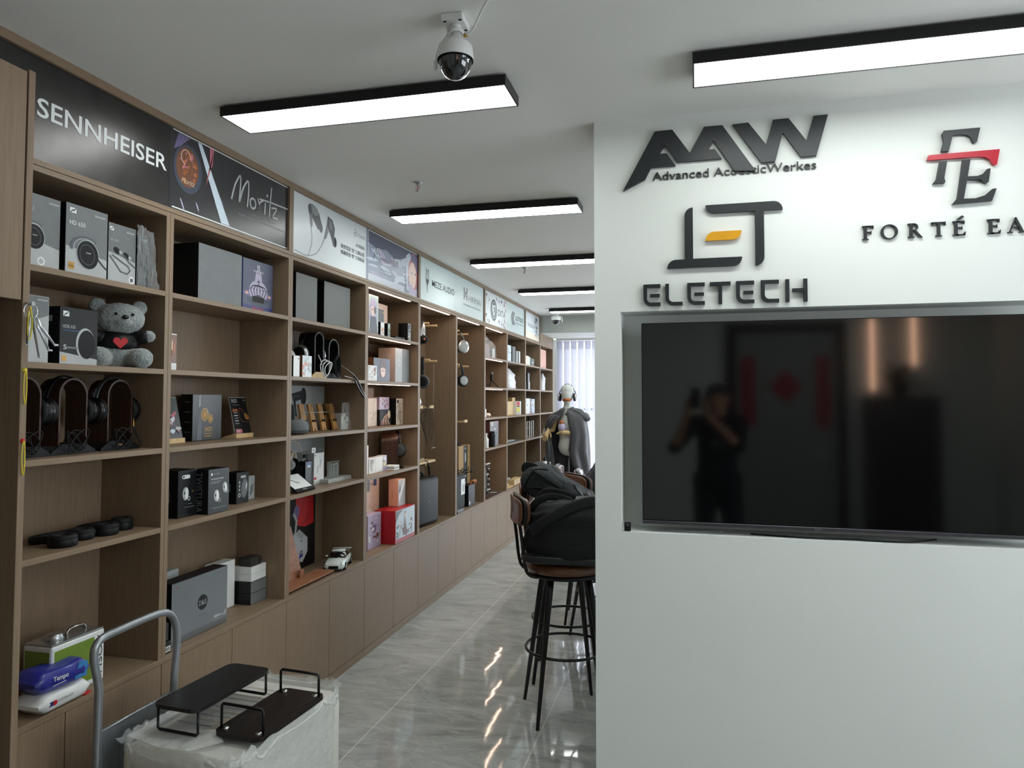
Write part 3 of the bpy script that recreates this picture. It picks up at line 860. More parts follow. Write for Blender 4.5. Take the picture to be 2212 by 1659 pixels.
# spaced serif capitals
def serif(ch, x, z, h):
    t, s = h * 0.20, h * 0.078        # stem, serif / thin stroke
    def f(b, F):
        R = lambda a, c, d, e_: b.rect(F, x + a, z + c, x + d, z + e_, LETTER, 0.001, 0.008)
        P = lambda p: b.poly(F, [(x + q[0], z + q[1]) for q in p], LETTER, 0.001, 0.008)
        if ch in 'FETR':
            c = {'F': 0.27, 'E': 0.27, 'T': 0.5, 'R': 0.27}[ch] * h
            R(c - t / 2, s, c + t / 2, h - s)
            if ch != 'T': R(c - t, h - s, c + t, h)
            R(c - t, 0, c + t, s)
        if ch in 'FE':
            R(0.27 * h, h - s * 1.1, 0.78 * h, h); P([(0.66 * h, h - s), (0.80 * h, h), (0.80 * h, 0.78 * h), (0.77 * h, 0.78 * h)])
            R(0.27 * h + t / 2, 0.50 * h, 0.62 * h, 0.50 * h + s); P([(0.60 * h, 0.53 * h), (0.66 * h, 0.66 * h), (0.66 * h, 0.40 * h)])
        if ch == 'E':
            R(0.27 * h, 0, 0.82 * h, s * 1.1); P([(0.66 * h, s), (0.82 * h, 0), (0.87 * h, 0.25 * h), (0.83 * h, 0.25 * h)])
        if ch == 'T':
            R(0.06 * h, h - s * 1.1, 0.94 * h, h); P([(0.06 * h, h), (0.06 * h, 0.76 * h), (0.09 * h, 0.76 * h), (0.20 * h, h - s)]); P([(0.94 * h, h), (0.94 * h, 0.76 * h), (0.91 * h, 0.76 * h), (0.80 * h, h - s)])
        if ch == 'O':
            n = 30
            out = [(x + 0.55 * h + 0.55 * h * math.cos(2 * PI * i / n), z + 0.5 * h + 0.52 * h * math.sin(2 * PI * i / n)) for i in range(n)]
            inn = [(x + 0.55 * h + 0.37 * h * math.cos(2 * PI * i / n), z + 0.5 * h + 0.45 * h * math.sin(2 * PI * i / n)) for i in range(n)]
            for i in range(n):
                b.poly(F, [out[i], out[(i + 1) % n], inn[(i + 1) % n], inn[i]], LETTER, 0.001, 0.008)
        if ch == 'R':
            o1 = [(0.27 * h + t / 2, h)] + [(0.45 * h + 0.27 * h * math.cos(a), 0.745 * h + 0.255 * h * math.sin(a)) for a in [PI / 2 - k * PI / 8 for k in range(9)]] + [(0.27 * h + t / 2, 0.49 * h)]
            i1 = [(0.27 * h + t / 2, h - s)] + [(0.45 * h + 0.13 * h * math.cos(a), 0.745 * h + 0.20 * h * math.sin(a)) for a in [PI / 2 - k * PI / 8 for k in range(9)]] + [(0.27 * h + t / 2, 0.49 * h + s)]
            for i in range(len(o1) - 1):
                P([o1[i], o1[i + 1], i1[i + 1], i1[i]])
            P([(0.42 * h, 0.50 * h), (0.58 * h, 0.50 * h), (0.92 * h, s), (1.0 * h, 0), (0.78 * h, 0)])
        if ch == 'A':
            P([(0.50 * h, 1.05 * h), (0.56 * h, 1.05 * h), (0.98 * h, s), (0.78 * h, s), (0.49 * h, 0.80 * h)]); P([(0.50 * h, 1.05 * h), (0.54 * h, 0.90 * h), (0.21 * h, s), (0.14 * h, s)])
            R(0.28 * h, 0.34 * h, 0.74 * h, 0.34 * h + s); R(0.04 * h, 0, 0.34 * h, s); R(0.70 * h, 0, 1.06 * h, s)
        if ch == 'S':
            b.text(F, 'S', x, z, 0.55 * h, h, LETTER, 0.001, 0.008, bold=0.03)
    return f
h = 0.052
word = [('F', 0.594), ('O', 0.659), ('R', 0.745), ('T', 0.822), ('E', 0.889), ('E', 0.998), ('A', 1.062), ('R', 1.145), ('S', 1.225)]
parts = [('letter', serif(c_, x, 2.180, h)) for c_, x in word]
parts.append(('accent', lambda b, F: b.poly(F, [(0.905, 2.238), (0.922, 2.251), (0.930, 2.247), (0.918, 2.237)], LETTER, 0.001, 0.008)))
logo('raised_lettering', 'spaced black serif capitals below the letters with red bar', parts)

# ------------------------------------------------------------------ television and things in the recess
TVX0, TVX1, TVZ0, TVZ1 = -0.205, 1.245, 1.112, 1.899
t = thing('television', 'wide black flat television switched off in the wall recess', 'television', (0, YW + 0.03, 0))
MB().rbox((TVX0, 0.0, TVZ0 + 0.012), (TVX1, 0.045, TVZ1), BLACK, 0.002, 2).build('cabinet_back', t)
MB().rect(FY(0, -0.0008, 0), TVX0 + 0.003, TVZ0 + 0.016, TVX1 - 0.003, TVZ1 - 0.003, SCREEN, 0.0).build('screen', t)
o = MB().rbox((TVX0, -0.006, TVZ0), (TVX1, 0.03, TVZ0 + 0.0125), mat('gunmetal_trim', '#4c4a50', 0.35, metal=0.6), 0.0015, 1).build('bottom_bezel', t)
MB().text(FY(0, -0.0065, 0), 'Redmi', 0.425, TVZ0 + 0.0035, 0.024, 0.006, TXTG).build('bezel_lettering', o)
MB().box((0.3, 0.046, 1.35), (0.75, 0.128, 1.65), BLACK).build('wall_bracket', t)
b = MB(); b.tube([(0.20, 2.90, 1.0845), (0.30, 2.885, 1.084), (0.42, 2.87, 1.0845), (0.55, 2.88, 1.086), (0.62, 2.875, 1.084), (0.75, 2.872, 1.084), (0.85, 2.95, 1.086)], 0.0032, BLACK, smooth_pts=2)
b.build('power_cable', None, 'thin black cable sagging out below the television', 'cable')
b = MB(); b.tube([(-0.14, 2.905, 1.0835), (-0.05, 2.90, 1.084), (0.02, 2.91, 1.0835), (0.10, 2.93, 1.0835)], 0.003, SILVER, smooth_pts=2)
b.build('signal_cable', None, 'short grey cable under the left end of the television', 'cable')
t = thing('remote_control', 'small black remote control leaning in the recess corner', 'remote control', (-0.262, 2.866, 1.0805))
b = MB(); b.M = Matrix.Rotation(math.radians(-10), 4, 'X'); b.rbox((-0.013, -0.014, 0.0), (0.013, 0.003, 0.034), BLACK, 0.004, 3, True); b.build('case', t)
b = MB(); b.M = Matrix.Rotation(math.radians(-10), 4, 'X'); b.disc(FY(0, -0.0142, 0), 0, 0.024, 0.006, 0.006, DGREY); b.build('button', t)

# ------------------------------------------------------------------ dome cameras, sprinklers
t = thing('dome_camera', 'big white dome security camera hanging beside the nearest lamp', 'security camera', (-0.672, 1.955, H - 0.0005), 0.03)
b = MB(); b.rbox((-0.033, -0.04, -0.020), (0.033, 0.04, 0), WHITEP, 0.003, 2)
for x in (-0.023, 0.023):
    for y in (-0.03, 0.03):
        b.disc(Fr((0, 0, -0.020), (1, 0, 0), (0, -1, 0)), x, y, 0.005, 0.005, BLACK, 0.0005)
b.build('ceiling_plate', t)
b = MB(); b.lathe([(0.016, -0.0205), (0.016, -0.055), (0.022, -0.060), (0.024, -0.066), (0.042, -0.074), (0.050, -0.083), (0.0545, -0.118), (0.0535, -0.123)], (0, 0, 0), WHITEP); b.build('body', t)
DOME = mat('smoked_dome', '#14181b', 0.05, coat=1.0, var=0.1)
b = MB(); b.lathe([(0.0505, -0.1215), (0.049, -0.124), (0.047, -0.137), (0.041, -0.154), (0.031, -0.168), (0.017, -0.178), (0.0001, -0.1815)], (0, 0, 0), DOME); b.build('dome', t)
b = MB(); b.lathe([(0.0535, -0.1232), (0.0525, -0.1275), (0.0500, -0.1232)], (0, 0, 0), BLACK, cap=False); b.build('dome_ring', t)
b = MB()
for k in range(3):
    b.tube([(0.022 * math.cos(a), 0.022 * math.sin(a) * 1.1, -0.035 - 0.006 * k + 0.005 * math.sin(a + k)) for a in [q * 2 * PI / 18 for q in range(18)]], 0.0026, WHITEP, closed=True, seg=6)
b.tube([(-0.024, 0, -0.045), (-0.040, -0.005, -0.065), (-0.058, -0.005, -0.10), (-0.058, -0.004, -0.13), (-0.054, -0.003, -0.145)], 0.0022, WHITEP, smooth_pts=2, seg=6)
b.build('cable_coil', t)
MB().rbox((-0.064, -0.008, -0.150), (-0.0555, 0.004, -0.118), WHITEP, 0.002, 1).build('antenna', t)
b = MB(); b.tube([(0.028, -0.01, -0.058), (0.050, -0.02, -0.058), (0.064, -0.03, -0.050), (0.084, -0.05, -0.030), (0.105, -0.07, -0.012), (0.122, -0.090, -0.004)], 0.0032, WHITEP, smooth_pts=2); b.build('cable', t)
MB().lathe([(0.004, 0.028), (0.0055, 0.030), (0.0055, 0.040), (0.0035, 0.043)], (0, -0.012, -0.058), GOLD, axis='X', seg=10).build('cable_gland', t)
t = thing('dome_camera', 'small white dome security camera near the far window', 'security camera', (-1.728, 9.05, H - 0.0005))
b = MB(); b.lathe([(0.055, 0), (0.055, -0.02), (0.03, -0.03), (0.03, -0.045), (0.062, -0.055), (0.064, -0.10), (0.06, -0.105)], (0, 0, 0), WHITEP); b.build('body', t)
b = MB(); b.lathe([(0.056, -0.1052), (0.052, -0.125), (0.035, -0.150), (0.0001, -0.160)], (0, 0, 0), DOME); b.build('dome', t)
b = MB(); b.tube([(0.06, 0, -0.06), (0.078, 0, -0.07), (0.080, 0, -0.13)], 0.005, WHITEP, smooth_pts=1); b.build('antenna', t)
b = MB()
for a in (0, 1, 2, 3, 4):
    b.disc(FY(0, -0.040, -0.12), 0.022 * math.cos(a * 1.25), 0.014 * math.sin(a * 1.25), 0.005, 0.005, WHITEP)
b.build('led_ring', t)
used = []
def make_sprk():
    t = thing('fire_sprinkler', 'x', 'sprinkler')
    MB().lathe([(0.022, 0), (0.020, -0.004), (0.008, -0.006)], (0, 0, 0), SILVER, seg=16).build('rosette', t)
    b = MB(); b.lathe([(0.006, -0.004), (0.006, -0.014)], (0, 0, 0), SILVER, seg=10)
    for s in (-1, 1):
        b.tube([(s * 0.005, 0, -0.012), (s * 0.011, 0, -0.020), (s * 0.010, 0, -0.034), (0, 0, -0.044)], 0.0018, SILVER, smooth_pts=2, seg=6)
    b.build('frame', t)
    MB().lathe([(0.002, -0.014), (0.0025, -0.028), (0.002, -0.040)], (0, 0, 0), REDB, seg=8).build('glass_bulb', t)
    MB().lathe([(0.002, -0.043), (0.015, -0.045), (0.015, -0.0465), (0.002, -0.047)], (0, 0, 0), SILVER, seg=16).build('deflector', t)
    return t
sp = make_sprk()
place(sp, used, (-1.377, 3.42, H - 0.0005), 0, 'nearer small metal fire sprinkler on the ceiling', 'ceiling sprinklers')
place(sp, used, (-1.397, 5.90, H - 0.0005), 0, 'farther small metal fire sprinkler on the ceiling', 'ceiling sprinklers')

# ------------------------------------------------------------------ goods on the shelves
def product(name, label, cat, X, y0, y1, z, h, d, mf, ms=None, art=None, side=None, top=None, group=None, rz=0.0, r=0.0012, pivot='c'):
    """a carton standing on a shelf: front at X facing the room, from y0 to y1; art is drawn on a (width, height) face"""
    w = y1 - y0
    ms = ms or mf
    b = MB()
    b.rbox((-d / 2, -w / 2, 0.0004), (d / 2, w / 2, h), ms, r, 1)
    if mf is not ms:
        b.rect(Fr((d / 2, -w / 2, 0.0004), (0, 1, 0), (0, 0, 1)), r, r, w - r, h - r, mf, 0.0002)
    t = b.build(name, None, label, cat, group, loc=(X - d / 2, (y0 + y1) / 2, z), rz=rz)
    if art or side or top:
        a = MB()
        if art: art(a, Fr((d / 2, -w / 2, 0), (0, 1, 0), (0, 0, 1)), w, h)
        if side: side(a, Fr((-d / 2, -w / 2, 0), (1, 0, 0), (0, 0, 1)), d, h)
        if top: top(a, Fr((d / 2, -w / 2, h), (0, 1, 0), (-1, 0, 0)), w, d)
        a.build('printed_artwork', t)
    return t
ZA, ZB, ZC, ZD, ZS = [z + 0.0003 for z in (2.018, 1.713, 1.407, 1.102, 0.597)]

def hp_print(b, F, cx, cy, s, big=True):
    """over-ear headphone drawn on a carton"""
    b.line(F, [(cx + s * 1.15 * math.cos(a) - s * 0.15, cy + s * 0.35 + s * 0.75 * math.sin(a)) for a in [PI * 1.05 - k * 0.2 for k in range(13)]], s * 0.22, SMOKE, 0.0012)
    b.line(F, [(cx + s * 1.0 * math.cos(a) - s * 0.15, cy + s * 0.35 + s * 0.68 * math.sin(a)) for a in [PI * 1.05 - k * 0.2 for k in range(13)]], s * 0.05, LGREY, 0.0014)
    b.disc(F, cx, cy, s * 0.92, s * 1.0, LGREY, 0.0016, 0.3); b.disc(F, cx, cy, s * 0.86, s * 0.94, BLACK, 0.0018, 0.3)
    b.disc(F, cx - s * 0.05, cy, s * 0.62, s * 0.70, DGREY, 0.0020, 0.3); b.disc(F, cx - s * 0.05, cy, s * 0.56, s * 0.64, BLACK, 0.0022, 0.3)
    for k in range(3):
        b.disc(F, cx - s * 0.1 + k * s * 0.14, cy + s * 0.12, s * 0.05, s * 0.05, LGREY, 0.0024)
def slash(b, F, x, y, w, h):
    b.rect(F, x, y, x + w, y + h, TXTW, 0.0012); b.line(F, [(x + w * 0.1, y + h * 0.05), (x + w * 0.45, y + h * 0.6), (x + w * 0.55, y + h * 0.4), (x + w * 0.9, y + h * 0.95)], w * 0.14, DGREY, 0.0016)
def table_fade(b, F, w, h, t=0.30):
    b.poly(F, [(0.002, 0.002), (w - 0.002, 0.002), (w - 0.002, h * t), (0.002, h * (t + 0.10))], LGREY, 0.0006)
def art650(b, F, w, h):
    table_fade(b, F, w, h)
    slash(b, F, 0.015, h - 0.032, 0.026, 0.018); b.text(F, 'SENNHEISER', w - 0.058, h - 0.024, 0.046, 0.006, TXTW)
    b.text(F, 'HD 650', 0.015, h - 0.072, 0.064, 0.015, TXTW); hp_print(b, F, 0.092, 0.078, 0.052)
    b.line(F, [(0.135, 0.07), (0.165, 0.045), (0.177, 0.04)], 0.004, BLACK, 0.0024)
    b.rect(F, 0.013, 0.018, 0.037, 0.042, GOLD, 0.0012); b.text(F, 'Hi-Res', 0.015, 0.026, 0.02, 0.007, TXTD, 0.0016)
def art6xx(b, F, w, h):
    table_fade(b, F, w, h); b.text(F, 'SENNHEISER', w - 0.045, h - 0.022, 0.038, 0.005, TXTW); hp_print(b, F, 0.028, 0.10, 0.042)
    b.text(F, '2', 0.018, h - 0.055, 0.008, 0.013, LGREY)
    b.disc(F, 0.055, 0.025, 0.014, 0.014, WHITE, 0.0012); b.disc(F, 0.055, 0.025, 0.009, 0.009, LGREY, 0.0016)
def art200(b, F, w, h):
    table_fade(b, F, w, h, 0.42)
    slash(b, F, 0.006, h - 0.028, 0.018, 0.014); b.text(F, 'SENNHEISER', w - 0.048, h - 0.024, 0.038, 0.005, TXTW); b.text(F, 'IE 200', 0.012, h - 0.066, 0.036, 0.009, LGREY)
    for q in ((0.04, 0.125), (0.085, 0.112)):
        b.disc(F, q[0], q[1], 0.016, 0.011, BLACK, 0.0012, -0.5); b.disc(F, q[0] + 0.018, q[1] - 0.004, 0.008, 0.006, LGREY, 0.0014, -0.5)
    b.line(F, [(0.008, 0.10), (0.035, 0.075), (0.06, 0.05), (0.09, 0.045), (0.105, 0.06), (0.095, 0.075), (0.06, 0.088), (0.02, 0.105)], 0.006, SMOKE, 0.0014); b.line(F, [(0.07, 0.115), (0.10, 0.09), (0.13, 0.075)], 0.006, SMOKE, 0.0014)
    b.disc(F, w - 0.02, 0.025, 0.014, 0.014, WHITE, 0.0012); b.rect(F, w - 0.027, 0.018, w - 0.013, 0.032, SMOKE, 0.0016)
product('headphone_box', 'grey headphone carton half hidden behind the left cabinet post, top shelf', 'box', -2.05, 1.80, 1.925, ZA, 0.240, 0.12, MGREY, BLACK, art6xx)
product('headphone_box', 'tall grey carton printed with model name and big black headphone', 'box', -2.04, 1.936, 2.113, ZA, 0.242, 0.10, MGREY, BLACK, art650)
product('earphone_box', 'grey carton printed with in-ear earphones and looping cable', 'box', -2.058, 2.135, 2.268, ZA, 0.223, 0.07, MGREY, BLACK, art200)
product('wrapped_box', 'dark carton inside clear crinkled plastic on the top shelf', 'box', -2.062, 2.285, 2.345, ZA, 0.21, 0.10, DGREY, BLACK, lambda b, F, w, h: b.text(F, 'SENNHEISER', 0.01, h - 0.02, 0.04, 0.005, TXTG))
def film_sheet(name, label, pts, parent=None):
    """crumpled film: grid of rows of points -> wrinkled sheet"""
    rnd = random.Random(len(label))
    n, k = 36, 28
    A, B_, C_, D_ = [Vector(p) for p in pts]
    vs, fs = [], []
    for i in range(n + 1):
        for j in range(k + 1):
            u, v = i / n, j / k
            p = A.lerp(B_, u).lerp(D_.lerp(C_, u), v)
            q = mnoise.noise(Vector((u * 6.3, v * 3.1, 3.3))) * 0.012 + mnoise.noise(Vector((u * 19, v * 7, 1.3))) * 0.010
            p += Vector((abs(q) * 1.0 + 0.001, q * 0.4, q * 0.4))
            vs.append(p)
    for i in range(n):
        for j in range(k):
            a = i * (k + 1) + j
            fs.append((a, a + k + 1, a + k + 2, a + 1))
    b = MB().add(vs, fs, FILM, True)
    return b.build(name, parent, label, 'plastic bag' if parent is None else None)
film_sheet('plastic_bag', 'clear crinkled plastic bag over the dark carton, top shelf', [(-2.055, 2.268, 2.020), (-2.03, 2.352, 2.020), (-2.055, 2.350, 2.245), (-2.05, 2.262, 2.262)])
product('headphone_box', 'pale grey carton edge behind the post, second shelf, bear side', 'box', -2.06, 1.76, 1.901, ZB, 0.219, 0.12, LGREY, LGREY, lambda b, F, w, h: (b.poly(F, [(0.002, h - 0.002), (w - 0.002, h - 0.002), (w - 0.002, h * 0.72), (0.002, h * 0.5)], MGREY, 0.0005), b.text(F, 'SENNHEISER', w - 0.045, h - 0.016, 0.038, 0.005, TXTW)))
def art630(b, F, w, h):
    table_fade(b, F, w, h, 0.12)
    slash(b, F, 0.012, h - 0.032, 0.024, 0.018); b.text(F, 'HDB 630', 0.012, h - 0.072, 0.05, 0.012, LGREY); b.text(F, 'Wireless Audiophile Headphones', 0.012, h - 0.082, 0.10, 0.005, LBLUE)
    b.disc(F, 0.105, 0.075, 0.040, 0.055, LGREY, 0.0012); b.disc(F, 0.110, 0.073, 0.036, 0.050, BLACK, 0.0014); b.rect(F, 0.028, 0.055, 0.072, 0.062, MGREY, 0.0013)
    b.text(F, 'S', 0.016, 0.052, 0.012, 0.016, TXTW); b.rect(F, 0.010, 0.012, 0.028, 0.030, GOLD, 0.0012)
product('headphone_box', 'black carton with blue tagline left of the plush bear', 'box', -2.06, 1.942, 2.10, ZB, 0.196, 0.08, CARD, BLACK, art630, lambda b, F, w, h: b.rect(F, 0.02, h - 0.05, 0.05, h - 0.03, TXTG))
b = MB(); b.M = Matrix.Rotation(0.25, 4, 'Z'); b.box((-0.02, -0.02, 0), (0.02, 0.03, 0.0012), CREAM); b.build('price_card', None, 'small cream card lying on the black carton with blue tagline', 'card', loc=(-2.10, 1.985, ZB + 0.1965))
t = thing('gift_bag', 'black paper bag with white string handles behind the bear', 'bag', (-2.215, 2.13, ZB))
MB().rbox((-0.04, -0.06, 0.0), (0.04, 0.07, 0.165), BLACK, 0.003, 1).build('bag_body', t)
b = MB()
for dz in (0, 0.010, 0.018):
    b.tube([(0.04, -0.055, 0.165 + dz * 0.6), (0.055, -0.075, 0.185 + dz), (0.052, -0.03, 0.180 + dz * 0.4), (0.04, 0.02, 0.166)], 0.0012, TXTW, smooth_pts=2, seg=5)
b.build('string_handle', t)

# plush bear
t = thing('plush_bear', 'grey plush bear in black shirt with red heart, sitting', 'plush toy', (-2.105, 2.232, ZB), -0.58)
b = MB()
b.sph((-0.005, 0, 0.070), (0.055, 0.072, 0.070), FUR)
b.sph((0.0, 0.012, 0.186), (0.064, 0.086, 0.060), FUR)          # head
b.sph((0.048, 0.010, 0.172), (0.024, 0.032, 0.022), FUR)       # muzzle
for s in (-1, 1):
    b.sph((-0.005, 0.008 + s * 0.072, 0.232), (0.014, 0.028, 0.028), FUR)
    b.cap((0.0, s * 0.040, 0.034), 0.034, (0.060, s * 0.070, 0.037), 0.038, FUR)
    b.sph((0.068, s * 0.072, 0.036), (0.026, 0.040, 0.038), FUR)
    b.cap((0.0, s * 0.055, 0.110), 0.022, (0.035, s * 0.104, 0.122), 0.023, FUR)
body = b.build('body', t); remesh(body, 0.0045, 4, 0.006, 0.006)
b = MB()
b.sph((-0.004, 0, 0.092), (0.062, 0.080, 0.050), BLACK)
for s in (-1, 1):
    b.cap((0.0, s * 0.050, 0.110), 0.028, (0.028, s * 0.086, 0.119), 0.027, BLACK)
sh = b.build('shirt', t); remesh(sh, 0.004, 4)
b = MB()
F = Fr((0.0600, 0.0, 0.092), (0, 1, 0), (0.12, 0, 1))
b.poly(F, [(0.0, -0.022)] + arc(0.0125, 0.006, 0.0125, -20, 180, 10) + arc(-0.0125, 0.006, 0.0125, 0, 200, 10), REDB, 0.0, 0.003)
b.build('heart_patch', t)
b = MB(); b.box((0.052, 0.030, 0.048), (0.055, 0.058, 0.053), TXTW); b.build('care_label', t)
for y, z in ((-0.016, 0.198), (0.040, 0.198)):
    MB().sph((0.0625, y, z), 0.0055, BLKG).build('eye', t)
MB().sph((0.0745, 0.012, 0.186), (0.007, 0.012, 0.008), BLKG).build('nose', t)

# headphones on arched stands
def headphone(label, loc, rz=0.0, w=0.15, h=0.16, cup=0.038, depth=0.024, mband=BLACK, mcup=BLACK, mring=DGREY, mpad=RUBBER, group=None, name='headphones', hang=True, face=None, tilt=0.0):
    """ear cups at +-w/2 along local y, band arching up; origin at the level of the cups' lower rim"""
    t = thing(name, label, 'headphones', loc, rz, group)
    zc = cup
    b = MB()
    pts = [(0, -w / 2 + 0.002, zc)] + [(0, -w / 2 * math.cos(a), zc + 0.02 + (h - zc - 0.02) * math.sin(a)) for a in [PI * k / 14 for k in range(15)]] + [(0, w / 2 - 0.002, zc)]
    b.tube(pts, 0.006, mband, seg=8, flat=(0.55, 2.2))
    b.build('headband', t)
    for s in (-1, 1):
        c = MB()
        x = (lambda q: q) 
        c.lathe([(cup * 0.70, s * (w / 2 + depth * 0.55)), (cup * 0.95, s * (w / 2 + depth * 0.42)), (cup, s * (w / 2 + depth * 0.2)), (cup * 0.96, s * (w / 2 - depth * 0.05))], (0, 0, zc), mcup, axis='Y', seg=28)
        c.lathe([(cup * 0.45, s * (w / 2 + depth * 0.60)), (cup * 0.72, s * (w / 2 + depth * 0.57)), (cup * 0.76, s * (w / 2 + depth * 0.50))], (0, 0, zc), mring, axis='Y', seg=28)
        o = c.build('ear_cup', t)
        c = MB(); c.lathe([(cup * 0.95, s * (w / 2 - depth * 0.06)), (cup * 1.0, s * (w / 2 - depth * 0.35)), (cup * 0.9, s * (w / 2 - depth * 0.62)), (cup * 0.6, s * (w / 2 - depth * 0.55)), (cup * 0.55, s * (w / 2 - depth * 0.2))], (0, 0, zc), mpad, axis='Y', seg=28)
        c.build('ear_pad', t)
        c = MB(); c.tube([(0, s * (w / 2 + 0.003), zc + cup * 0.55), (0, s * (w / 2 + 0.006), zc + cup * 1.15), (0, s * (w / 2 - 0.006), zc + cup * 1.6)], 0.0045, mband, seg=6, flat=(0.6, 1.8)); c.build('yoke', t)
    return t
def arch_stand(label, loc, w=0.15, h=0.27, rz=0.0, mt=WALNUT, mbase=BLACK, depth=0.09, group=None):
    t = thing('headphone_stand', label, 'headphone stand', loc, rz, group)
    hw = w / 2
    out = [(-hw, 0.03)] + [(-hw * math.cos(a), h - hw + hw * math.sin(a)) for a in [PI * k / 16 for k in range(17)]] + [(hw, 0.03)]
    inn = [(y * (hw - 0.006) / hw, z - (0.006 if z > h - hw else 0)) for y, z in out]
    b = MB(); n = len(out)
    for i in range(n - 1):
        q = [out[i], out[i + 1], inn[i + 1], inn[i]]
        for X in (-depth / 2, depth / 2):
            vs = [(X, p[0], p[1]) for p in q]
            b.add(vs, [(0, 1, 2, 3) if X < 0 else (3, 2, 1, 0)], mt)
        b.add([(-depth / 2, *out[i]), (depth / 2, *out[i]), (depth / 2, *out[i + 1]), (-depth / 2, *out[i + 1])], [(0, 1, 2, 3)], mt, True)
        b.add([(-depth / 2, *inn[i]), (depth / 2, *inn[i]), (depth / 2, *inn[i + 1]), (-depth / 2, *inn[i + 1])], [(3, 2, 1, 0)], mt, True)
    b.build('arch', t)
    b = MB()
    for X in (-depth / 2 - 0.006, depth / 2):
        F = Fr((X, 0, 0), (0, 1, 0), (0, 0, 1))
        b.poly(F, [(-hw - 0.035, 0.0), (hw + 0.035, 0.0), (hw + 0.03, 0.012), (hw - 0.01, 0.036), (-hw + 0.01, 0.036), (-hw - 0.03, 0.012)], mbase, 0.0, 0.006)
    b.box((-depth / 2, -hw, 0.002), (depth / 2, hw, 0.008), mbase)
    b.build('base', t)
    return t
specs = [(1.845, 'dark arched headphone stand partly behind the cabinet post', 'black headphones on the stand nearest the post, chrome cup rim', CHROME),
         (2.030, 'middle one of the three dark arched headphone stands', 'black headphones on the middle dark arched stand', DGREY),
         (2.238, 'dark arched headphone stand with small gold mark on base', 'black headphones with silver-lined band on the gold-marked stand', DGREY)]
for k, (y, l1, l2, mr) in enumerate(specs):
    st = arch_stand(l1, (-2.13, y, ZC), 0.118, 0.262, group='arched stands on the third shelf')
    headphone(l2, (-2.125, y, ZC + 0.098), 0, 0.162, 0.172, 0.050, 0.032, BLACK if k != 2 else DGREY, BLKG, mr, group='headphones on arched stands')
    b = MB(); rnd = random.Random(k)
    for q in range(5):
        b.tube([(-2.12 + 0.03 + 0.008 * q, y + 0.03 * math.cos(a + q) * (1 + 0.1 * q), ZC + 0.045 + 0.028 * math.sin(a) * (1 + 0.12 * q)) for a in [2 * PI * j / 14 for j in range(14)]], 0.0022, RUBBER, closed=True, seg=6)
    b.build('headphone_cable', None, ['coiled black cable under the arch nearest the post', 'coiled black cable under the middle arch', 'coiled black cable under the gold-marked arch'][k], 'cable', 'coiled cables under the arched stands')
st_m = MB().text(FX(-2.0775, 0, 0), 'Zens', 2.215, ZC + 0.018, 0.03, 0.008, GOLD)
st_m.build('base_lettering', st).location = (2.13, -2.238, -ZC)
b = MB(); b.tube([(-2.09, 2.31, ZC + 0.09), (-2.075, 2.325, ZC + 0.03), (-2.07, 2.33, ZC + 0.012)], 0.0028, RUBBER, smooth_pts=1, seg=8); b.lathe([(0.0035, 0), (0.0035, 0.018), (0.0018, 0.020), (0.0018, 0.034)], (-2.088, 2.308, ZC + 0.085), GOLD, seg=10)
b.build('audio_plug', None, 'gold tipped audio plug hanging beside the gold-marked stand', 'plug')

# headphones lying folded on the fourth shelf
def flat_cups(label, spots, z, group):
    t = thing('folded_headphones', label, 'headphones', (spots[0][0], spots[0][1], z), 0, group)
    for k, (x, y, r, hh) in enumerate(spots):
        dx, dy = x - spots[0][0], y - spots[0][1]
        MB().lathe([(r * 0.93, 0), (r, 0.006), (r, hh * 0.55), (r * 0.97, hh * 0.62)], (dx, dy, 0), BLACK, seg=32).build('ear_cup', t)
        MB().lathe([(r * 0.96, hh * 0.63), (r * 0.99, hh * 0.8), (r * 0.86, hh), (r * 0.6, hh * 0.97), (r * 0.5, hh * 0.75), (r * 0.48, hh * 0.66)], (dx, dy, 0), RUBBER, seg=32).build('ear_pad', t)
    (x0, y0, r0, h0), (x1, y1, r1, h1) = spots
    b = MB()
    c = Vector(((x1 - x0) / 2 - 0.085, (y1 - y0) / 2, 0.016))
    pts = [(-r0 * 0.9, -0.004, 0.020), (c.x * 0.6 - r0 * .6, -r0 * 0.7, 0.016), (c.x - 0.02, -0.02, 0.014), (c.x - 0.03, c.y, 0.014), (c.x - 0.01, (y1 - y0) + 0.02, 0.014), (x1 - x0 - r1 * 0.9, y1 - y0 + 0.01, 0.020)]
    b.tube(pts, 0.009, BLACK, smooth_pts=3, flat=(0.6, 1.5)); b.build('headband', t)
    MB().lathe([(0.006, 0), (0.008, 0.004), (0.004, 0.006)], (x1 - x0 + r1 * 0.2, y1 - y0 + r1, 0.018), SILVER, axis='Y', seg=12).build('hinge', t)
    return t
flat_cups('black folded headphones lying nearest the post on bare shelf', [(-2.07, 1.985, 0.045, 0.040), (-2.11, 2.100, 0.043, 0.038)], ZD, 'folded headphones on the fourth shelf')
flat_cups('black folded headphones with silver hinge lying farther from the post', [(-2.095, 2.192, 0.045, 0.042), (-2.12, 2.296, 0.040, 0.045)], ZD, 'folded headphones on the fourth shelf')

